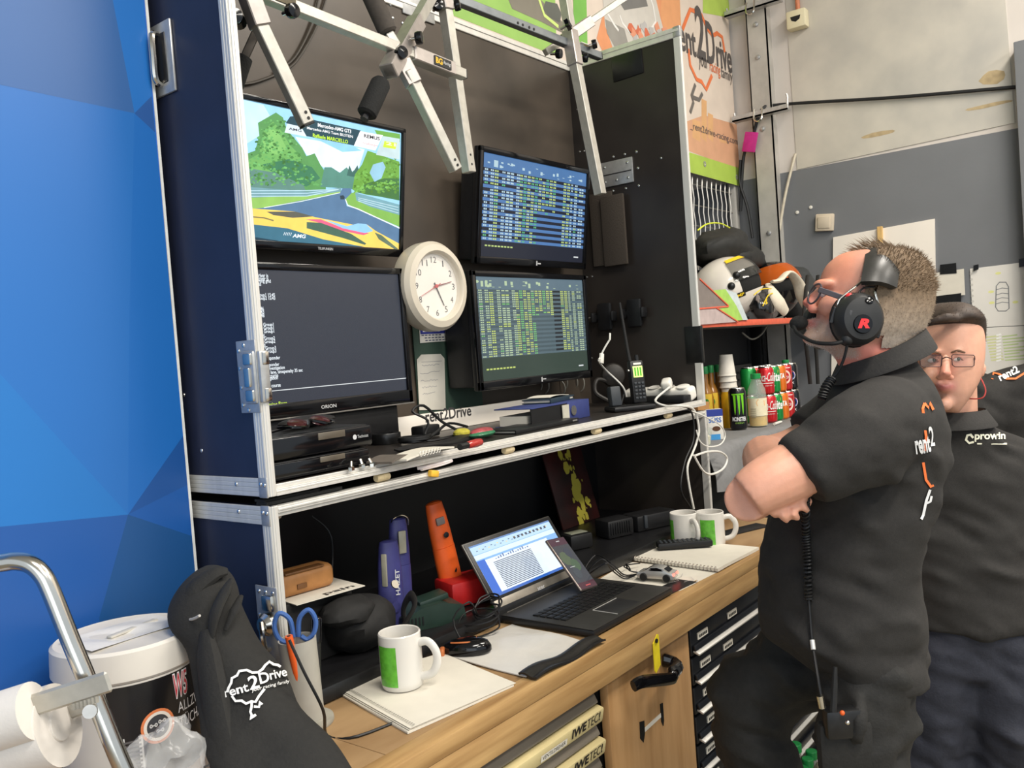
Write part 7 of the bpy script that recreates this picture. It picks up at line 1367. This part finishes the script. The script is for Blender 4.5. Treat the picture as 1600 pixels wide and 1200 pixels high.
lg = part('logo_disc', MB(X).lathe([(.0001, .0335), (.016, .033), (.0175, .029)], 24, T((-.004, -.010, 0)), cap=False), BLKG, hs, world=True); part('logo_letter', text(MB(X @ T((-.004, -.010, 0))), 'R', -.0105, -.008, w=.021, h=.017, z=.0345, bold=.06, shear=.25), mat('bright_red', (226, 50, 54), .4), hs, world=True, smooth=0)
part('red_ball', MB().sphere(atd(1327, 464, CD-.005), .0072), MATS['bright_red'], hs, world=True); part('volume_knob', MB().lathe([(.008, 0), (.009, .008), (.006, .010), (.001, .010)], 14, T(atd(1355, 473, CD-.02)) @ V((0, 0, 1)).rotation_difference(-FW+UP*.8).to_matrix().to_4x4()), BLKG, hs, world=True)
RTH = V((RT.x, RT.y, 0)).normalized(); FWH = V((FW.x, FW.y, 0)).normalized(); hc0 = atd(1360, 478, HD)
def band(u, v):
    a = math.radians(22+136*u); q = 1+.10*math.cos(math.pi*(v-.5)); return hc0-FWH*(.093*q*math.cos(a))+V((0, 0, 1))*(.090*q*math.sin(a)-.004)+RTH*((v-.5)*.052-.030+.046*math.sin(a)**2)+V((0, 0, 1))*(-.012*(v-.5))
part('headband', MB().sheet(band, 32, 10, .012), mat('worn_black_leather2', (44, 43, 40), .38, 0, .2, 50, bump=.1), hs, world=True, smooth=70)
for s, y0 in ((1, 0), ):
    for P in ([(1304, 508, CD+.006), (1309, 474, CD), (1318, 462, CD), (1344, 442, CD+.004), (1346, 434, CD+.01)], [(1378, 508, CD+.01), (1379, 494, CD+.004), (1368, 462, CD), (1370, 448, CD+.006), (1374, 440, CD+.012)]): part('wire_arm', MB().tube(spl([atd(*p) for p in P], 3), .0022, 8), CHROME, hs, world=True)
    for P in ([(1306, 480, CD), (1298, 505, CD+.004)], [(1378, 498, CD), (1370, 528, CD)]): part('slider', MB().beam(atd(*P[0]), atd(*P[1]), .006, .007), BLK, hs, world=True)
part('jumper_lead', MB().tube(spl([atd(1341, 470, CD-.012), atd(1342, 458, CD-.01), atd(1350, 450, CD), atd(1368, 448, CD+.006)], 5), .0018, 6), CABLEB, hs, world=True)
part('boom_joint', MB().sphere(atd(1324, 530, CD-.012), .011), CUP, hs, world=True); part('boom', MB().tube(spl([atd(1322, 532, CD-.012), atd(1300, 537, CD-.01), atd(1270, 534, CD+.02), atd(1246, 520, CD+.06), atd(1240, 508, CD+.08)], 6), .0036, 8), RUB, hs, world=True); part('microphone', MB().sphere(atd(1248, 505, CD+.085), (.017, .017, .014)), FOAM, hs, world=True)
part('cable_tail', MB().tube(spl([atd(1324, 538, CD-.01), atd(1318, 562, CD), atd(1308, 582, CD+.01), atd(1300, 590, CD+.015)], 5), .0026, 8), CABLEB, hs, world=True)
def helix(P, r, turns, rr):
    Q = spl([atd(*p) for p in P], 10); out = []; n = int(turns*10); m = len(Q)-1
    for i in range(n+1):
        s = i/n*m; k = min(int(s), m-1); c = lerp(Q[k], Q[k+1], s-k); t = (Q[k+1]-Q[k]).normalized(); u = t.cross(FW).normalized(); w = t.cross(u); a = i*.6283; out.append(c+u*r*math.cos(a)+w*r*math.sin(a))
    return MB().tube(out, rr, 5)
part('coiled_cord', helix([(1300, 592, 1.545), (1290, 606, 1.54), (1284, 622, 1.54)], .007, 9, .0022), CABLEB, hs, world=True)
cd_ = tr1.ray_cast(EYE, ray(1258, 860).normalized())[3]/ray(1258, 860).length
part('coiled_cord', helix([(1258, 778, 1.475), (1259, 830, cd_-.012), (1262, 880, cd_-.014), (1264, 938, tr1.ray_cast(EYE, ray(1264, 938).normalized())[3]/ray(1264, 938).length-.009)], .0065, 30, .0022), CABLEB, hs, world=True)
sp1 = lambda x, y, o=.006: (lambda h: h[0]-ray(x, y).normalized()*o)(tr1.ray_cast(EYE, ray(x, y).normalized())); part('cord_lead', MB().tube(spl([sp1(1264, 938), sp1(1266, 965), sp1(1268, 990), sp1(1271, 1015), atd(1278, 1060, 1.475), atd(1284, 1095, 1.465)], 6), .0026, 8), CABLEB, hs, world=True); part('cord_clip', MB().cyl(sp1(1269, 1000, .008), sp1(1271, 1015, .008), .0042), ALU, hs, world=True)
r_ = thing('belt_radio', 'black radio with antenna in the man\'s trouser pocket', 'radio', atd(1325, 1130, 1.47)); part('body', MB().box(atd(1316, 1128, 1.475), (.062, .03, .05), RZ(-52), .006), BLK, r_, world=True); part('antenna', MB().tube([atd(1302, 1112, 1.45), atd(1304, 1070, 1.455), atd(1305, 1042, 1.46)], [.006, .005, .0035], 8), RUB, r_, world=True); part('plug', MB().cyl(atd(1281, 1087, 1.46), atd(1285, 1106, 1.46), .006), CHROME, r_, world=True); part('orange_button', MB().sphere(atd(1316, 1114, 1.44), .0042), MATS['orange_plastic'], r_, world=True); part('silver_knob', MB().sphere(atd(1324, 1129, 1.44), .0042), CHROME, r_, world=True)
# ---------------------------------------------------------------- the man with thin glasses
D2 = 2.05; base = atd(1490, 1200, D2+.08); M2 = person('man in black polo shirt and thin glasses facing the camera behind headset man', (base.x, base.y, 0)); sk = MB()
rings(sk, [(482, 1468, 1498, D2+.02, .040), (489, 1454, 1510, D2+.02, .066), (503, 1440, 1521, D2+.02, .090), (528, 1431, 1528, D2+.02, .100), (560, 1430, 1528, D2+.015, .098), (590, 1435, 1522, D2+.012, .092), (612, 1444, 1511, D2+.005, .080), (630, 1454, 1499, D2, .066), (643, 1466, 1490, D2-.005, .048)], 36)
limb(sk, [(1482, 600, D2+.05), (1485, 650, D2+.06), (1490, 700, D2+.08)], [.062, .060, .066], 18)
limb(sk, [(1477, 556, D2-.082), (1477, 574, D2-.094), (1477, 588, D2-.106)], [.009, .011, .0135], 12)
for s in (-1, 1): sk.sphere(atd(1477+s*8, 590, D2-.090), (.009, .011, .008)); sk.sphere(atd(1477+s*22, 586, D2-.050), (.024, .022, .022)); sk.sphere(atd(1477+s*20, 549, D2-.066), (.022, .014, .008))
sk.sphere(atd(1475, 602, D2-.059), (.022, .016, .0042)); sk.sphere(atd(1476, 608, D2-.058), (.019, .016, .0045)); sk.sphere(atd(1477, 632, D2-.062), (.020, .016, .016)); sk.sphere(atd(1530, 576, D2+.03), (.010, .016, .024)); sk.sphere(atd(1429, 580, D2+.03), (.010, .016, .024))
sk = fuse(sk, .0055, 3)
def tone2(x, y, d):
    if d < D2-.04:
        if 600 < y < 610 and 1459 < x < 1491: return (182, 106, 100)
        if y > 611 or (594 < y < 600 and 1458 < x < 1496): return (194, 146, 124)
        if 552 < y < 572 and (1446 < x < 1470 or 1486 < x < 1510): return (190, 132, 112)
        if 570 < y < 596 and 1466 < x < 1490: return (208, 138, 116)
    return (214, 160, 134)
paint(sk, tone2, 4)
part('body', sk, SKIN, M2, world=True, smooth=180)
trh = bvh(sk)
for cx, cy in ((1459, 563), (1497, 561)):
    pe = sf(trh, cx, cy); so = lambda x, y, o: sf(trh, x, y)-FW*o
    e = part('eye', MB().sphere(pe+FW*.0065, (.0105, .0105, .0062)), mat('eye_white'), M2, world=True); part('iris', MB().sphere(pe-FW*.0014, (.0044, .0044, .0046), 10, 7), mat('grey_green_iris', (70, 74, 66), .2), e, world=True); part('upper_lid', MB().tube(spl([so(cx-8, cy+1, .0), so(cx, cy-4, .0022), so(cx+8, cy+1, .0)], 5), .0024, 6), mat('lid_skin', (176, 122, 104), .6), e, world=True); part('eyebrow', MB().tube(spl([so(cx-11, cy-10, .0), so(cx, cy-13, .0), so(cx+11, cy-10, .0)], 5), [.0016, .003, .0016], 6), mat('brown_brow', (110, 82, 64), .8), M2, world=True)
hr = MB(); rings(hr, [(473, 1472, 1494, D2+.015, .045), (478, 1457, 1506, D2+.012, .075), (487, 1443, 1518, D2+.012, .098), (498, 1434, 1526, D2+.016, .109), (506, 1430, 1529, D2+.030, .106), (520, 1427, 1531, D2+.042, .098), (545, 1427, 1531, D2+.058, .085), (562, 1429, 1530, D2+.09, .055)], 40); limb(hr, [(1452, 503, D2-.078), (1480, 496, D2-.090), (1500, 500, D2-.082)], [.006, .012, .006], 12); limb(hr, [(1524, 520, D2-.045), (1528, 540, D2-.03), (1529, 556, D2-.01)], [.012, .008, .004], 10)
hr = fuse(hr, .006, 3); DH = mat('dark_brown_hair', (62, 50, 42), .6, 0, .3, 50, stretch=(1, 1, 3)); h2 = part('hair', hr, DH, M2, world=True, smooth=180); st = hairs(MB(), surfpts(hr, 2600, lambda c: True, 13), .007, .0010, .2, V((.0, -.0, .1))-RT*.4, 14); part('hair_strands', st, DH, h2, world=True, smooth=0)['kind'] = 'stuff'
sh = MB(); rings(sh, [(650, 1452, 1522, D2+.07, .075), (664, 1430, 1548, D2+.08, .095), (680, 1402, 1590, D2+.09, .11), (702, 1378, 1622, D2+.10, .12), (760, 1368, 1632, D2+.11, .135), (850, 1376, 1630, D2+.11, .14), (930, 1390, 1630, D2+.11, .150), (968, 1392, 1632, D2+.11, .152)], 44)
for P in ([(1600, 702, D2+.08), (1632, 760, D2+.06), (1650, 830, D2+.03)], [(1395, 705, D2+.12), (1365, 770, D2+.12), (1352, 840, D2+.10)]): limb(sh, P, [.08, .076, .072], 18)
sh = wrinkle(fuse(sh, .0085, 5), .012, 8, 21); t = part('polo_shirt', sh, POLO, M2, world=True, smooth=180); tr2 = bvh(sh)
part('collar', colr(atd(1487, 664, D2+.06), .076, .074, .0, .036, .30), MATS['black_collar_rib'], t, world=True, smooth=60)
em = MB(); fn = decal(tr2, 1508, 692, .002, 0); text(em, 'prowin', 14, 2, w=48, h=14, z=.0004, bold=.03, col=(232, 228, 204), fn=fn); line2(em, [(13, 2), (6, 0), (1, 5), (3, 12), (8, 13), (12, 8)], 3.6, .0004, (232, 228, 204), fn=fn); line2(em, [(18, -1), (64, -2)], 2.2, .0004, (222, 218, 196), fn=fn); part('chest_emblem', em, PRINT, t, world=True, smooth=0)
ar = MB(); limb(ar, [(1648, 810, D2+.03), (1665, 900, D2-.0), (1660, 960, D2-.03)], [.05, .044, .036], 14); limb(ar, [(1355, 820, D2+.10), (1352, 900, D2+.06), (1370, 960, D2+.03)], [.05, .044, .036], 14)
for bx_ in ((1658, 965), (1372, 965)):
    for k in range(4): limb(ar, [(bx_[0]-12+8*k, bx_[1], D2-.03+.0), (bx_[0]-12+8*k, bx_[1]+28, D2-.04), (bx_[0]-10+8*k, bx_[1]+46, D2-.03)], [.011, .010, .008], 8)
    limb(ar, [(bx_[0]-16, bx_[1]-8, D2-.04), (bx_[0]-26, bx_[1]+14, D2-.05), (bx_[0]-24, bx_[1]+28, D2-.05)], [.012, .010, .008], 8); ar.sphere(atd(bx_[0], bx_[1]+2, D2-.03), (.034, .026, .036))
ar = fuse(ar, .006, 3); ar.c = [(212, 158, 132)]*len(ar.f); part('forearms', ar, SKIN, M2, world=True, smooth=180)
tb = MB(); rings(tb, [(950, 1412, 1612, D2+.10, .125), (985, 1404, 1620, D2+.10, .130), (1040, 1405, 1628, D2+.10, .12)], 32)
limb(tb, [(1560, 1000, D2+.08), (1572, 1090, D2+.06), (1578, 1200, D2+.06), (1575, 1330, D2+.07), (1570, 1490, D2+.08), (1565, 1512, D2+.08)], [.12, .108, .095, .08, .068, .066], 20); limb(tb, [(1460, 1000, D2+.10), (1455, 1090, D2+.10), (1448, 1200, D2+.11), (1450, 1330, D2+.12), (1452, 1480, D2+.13), (1452, 1500, D2+.13)], [.115, .10, .088, .075, .066, .064], 20)
tb = wrinkle(fuse(tb, .010, 5), .013, 9, 33); part('trousers', tb, NAVT, M2, world=True, smooth=180)
for q in (atd(1565, 1512, D2+.08), atd(1452, 1500, D2+.13)): part('shoe', shoe((q.x, q.y, 0), 125), RUB, M2, world=True)
g = thing('eyeglasses', 'thin rectangular glasses worn by the man facing the camera', 'glasses', atd(1479, 562, D2-.09)); THIN = mat('thin_dark_frame', (70, 50, 50), .35, .3)
for x0, x1 in ((1437, 1472), (1487, 1523)):
    P = [atd(x, y, D2-.098+.0006*abs((x-1479)*.5)) for x, y in ((x0, 556), (x0+2, 554), (x1-2, 555), (x1, 557), (x1-1, 571), (x1-4, 573), (x0+5, 573), (x0+1, 570))]; part('rim', MB().tube(P, .0011, 6, closed=True), THIN, g, world=True); part('lens', MB().poly(P), MATS['spectacle_lens'], g, world=True)
part('bridge', MB().tube(spl([atd(1472, 561, D2-.097), atd(1479, 558, D2-.103), atd(1487, 561, D2-.097)], 4), .0013, 6), THIN, g, world=True); part('temple', MB().beam(atd(1523, 560, D2-.084), atd(1530, 566, D2+.03), .002, .006), THIN, g, world=True); part('temple', MB().beam(atd(1437, 560, D2-.084), atd(1430, 566, D2+.03), .002, .006), THIN, g, world=True)
cable('earphone_lead', [atd(1528, 584, D2+.0), atd(1536, 598, D2-.03), atd(1540, 612, D2-.04), atd(1534, 622, D2-.04), atd(1515, 623, D2-.02), atd(1500, 622, D2+.0)], .0016, mat('red_lead', (176, 66, 62), .5), 'thin red earphone lead at the neck of the man in glasses')
# ---------------------------------------------------------------- third person at the right edge
D3 = 2.62; base = atd(1660, 1200, D3); M3 = person('person in black team shirt at the right edge, shoulder with orange emblem', (base.x, base.y, 0)); sh = MB()
rings(sh, [(566, 1622, 1690, D3, .06), (576, 1570, 1740, D3, .09), (590, 1540, 1770, D3, .11), (620, 1518, 1795, D3, .12), (700, 1525, 1790, D3, .13), (800, 1545, 1770, D3, .13), (900, 1560, 1760, D3, .13)], 40); limb(sh, [(1560, 605, D3), (1530, 640, D3-.02), (1515, 700, D3-.03)], [.07, .072, .07], 16)
sh = wrinkle(fuse(sh, .009, 5), .010, 8, 41); t = part('team_shirt', sh, POLO, M3, world=True, smooth=180); tr3 = bvh(sh); em = MB(); fn = decal(tr3, 1556, 606, .002, 24)
line2(em, [(0, 14), (6, 22), (14, 16), (20, 6), (34, 0), (50, 2)], 3, .0004, (236, 116, 56), fn=fn); text(em, 'rent2', 10, 6, w=34, h=12, z=.0005, bold=.03, col=(236, 236, 236), fn=fn); part('emblem', em, PRINT, t, world=True, smooth=0)
sk = MB(); rings(sk, [(440, 1640, 1672, D3, .04), (450, 1622, 1690, D3, .075), (480, 1614, 1698, D3, .095), (515, 1616, 1696, D3, .09), (540, 1624, 1688, D3, .08), (556, 1636, 1676, D3, .06)], 28); limb(sk, [(1656, 540, D3+.02), (1656, 590, D3+.02)], [.06, .062], 16); sk.sphere(atd(1614, 505, D3), (.010, .014, .022)); limb(sk, [(1656, 492, D3-.09), (1656, 504, D3-.10), (1656, 513, D3-.108)], [.009, .011, .013], 10); sk.sphere(atd(1698, 505, D3), (.010, .014, .022)); sk.sphere(atd(1656, 526, D3-.076), (.02, .012, .007)); sk = fuse(sk, .006, 3); paint(sk, lambda x, y, d: (178, 104, 98) if d < D3-.05 and 522 < y < 531 and 1646 < x < 1666 else (206, 150, 126), 3); part('body', sk, SKIN, M3, world=True, smooth=180); trh = bvh(sk)
for cx in (1641, 1671): pe = sf(trh, cx, 494); part('eye', MB().sphere(pe+FW*.006, (.010, .010, .006)), mat('eye_white'), M3, world=True); part('iris', MB().sphere(pe-FW*.0012, .0044, 10, 7), mat('grey_green_iris'), M3, world=True); part('eyebrow', MB().tube([sf(trh, cx-9, 486), sf(trh, cx, 484), sf(trh, cx+9, 486)], .003, 6), mat('brown_brow'), M3, world=True)
hr = MB(); rings(hr, [(434, 1640, 1672, D3+.02, .05), (444, 1616, 1694, D3+.02, .09), (470, 1608, 1704, D3+.03, .095), (500, 1610, 1702, D3+.05, .07)], 28); part('hair', hr, DH, M3, world=True, smooth=60)
tb = MB(); rings(tb, [(880, 1560, 1762, D3, .12), (960, 1562, 1760, D3, .11)], 28); limb(tb, [(1610, 940, D3), (1612, 1100, D3), (1612, 1278, D3)], [.11, .085, .068], 16); limb(tb, [(1712, 940, D3), (1712, 1100, D3), (1712, 1272, D3)], [.11, .085, .068], 16); part('trousers', fuse(tb, .012, 4), NAVT, M3, world=True, smooth=180)
for q in (atd(1612, 1278, D3), atd(1712, 1272, D3)): part('shoe', shoe((q.x, q.y, 0), 125), RUB, M3, world=True)
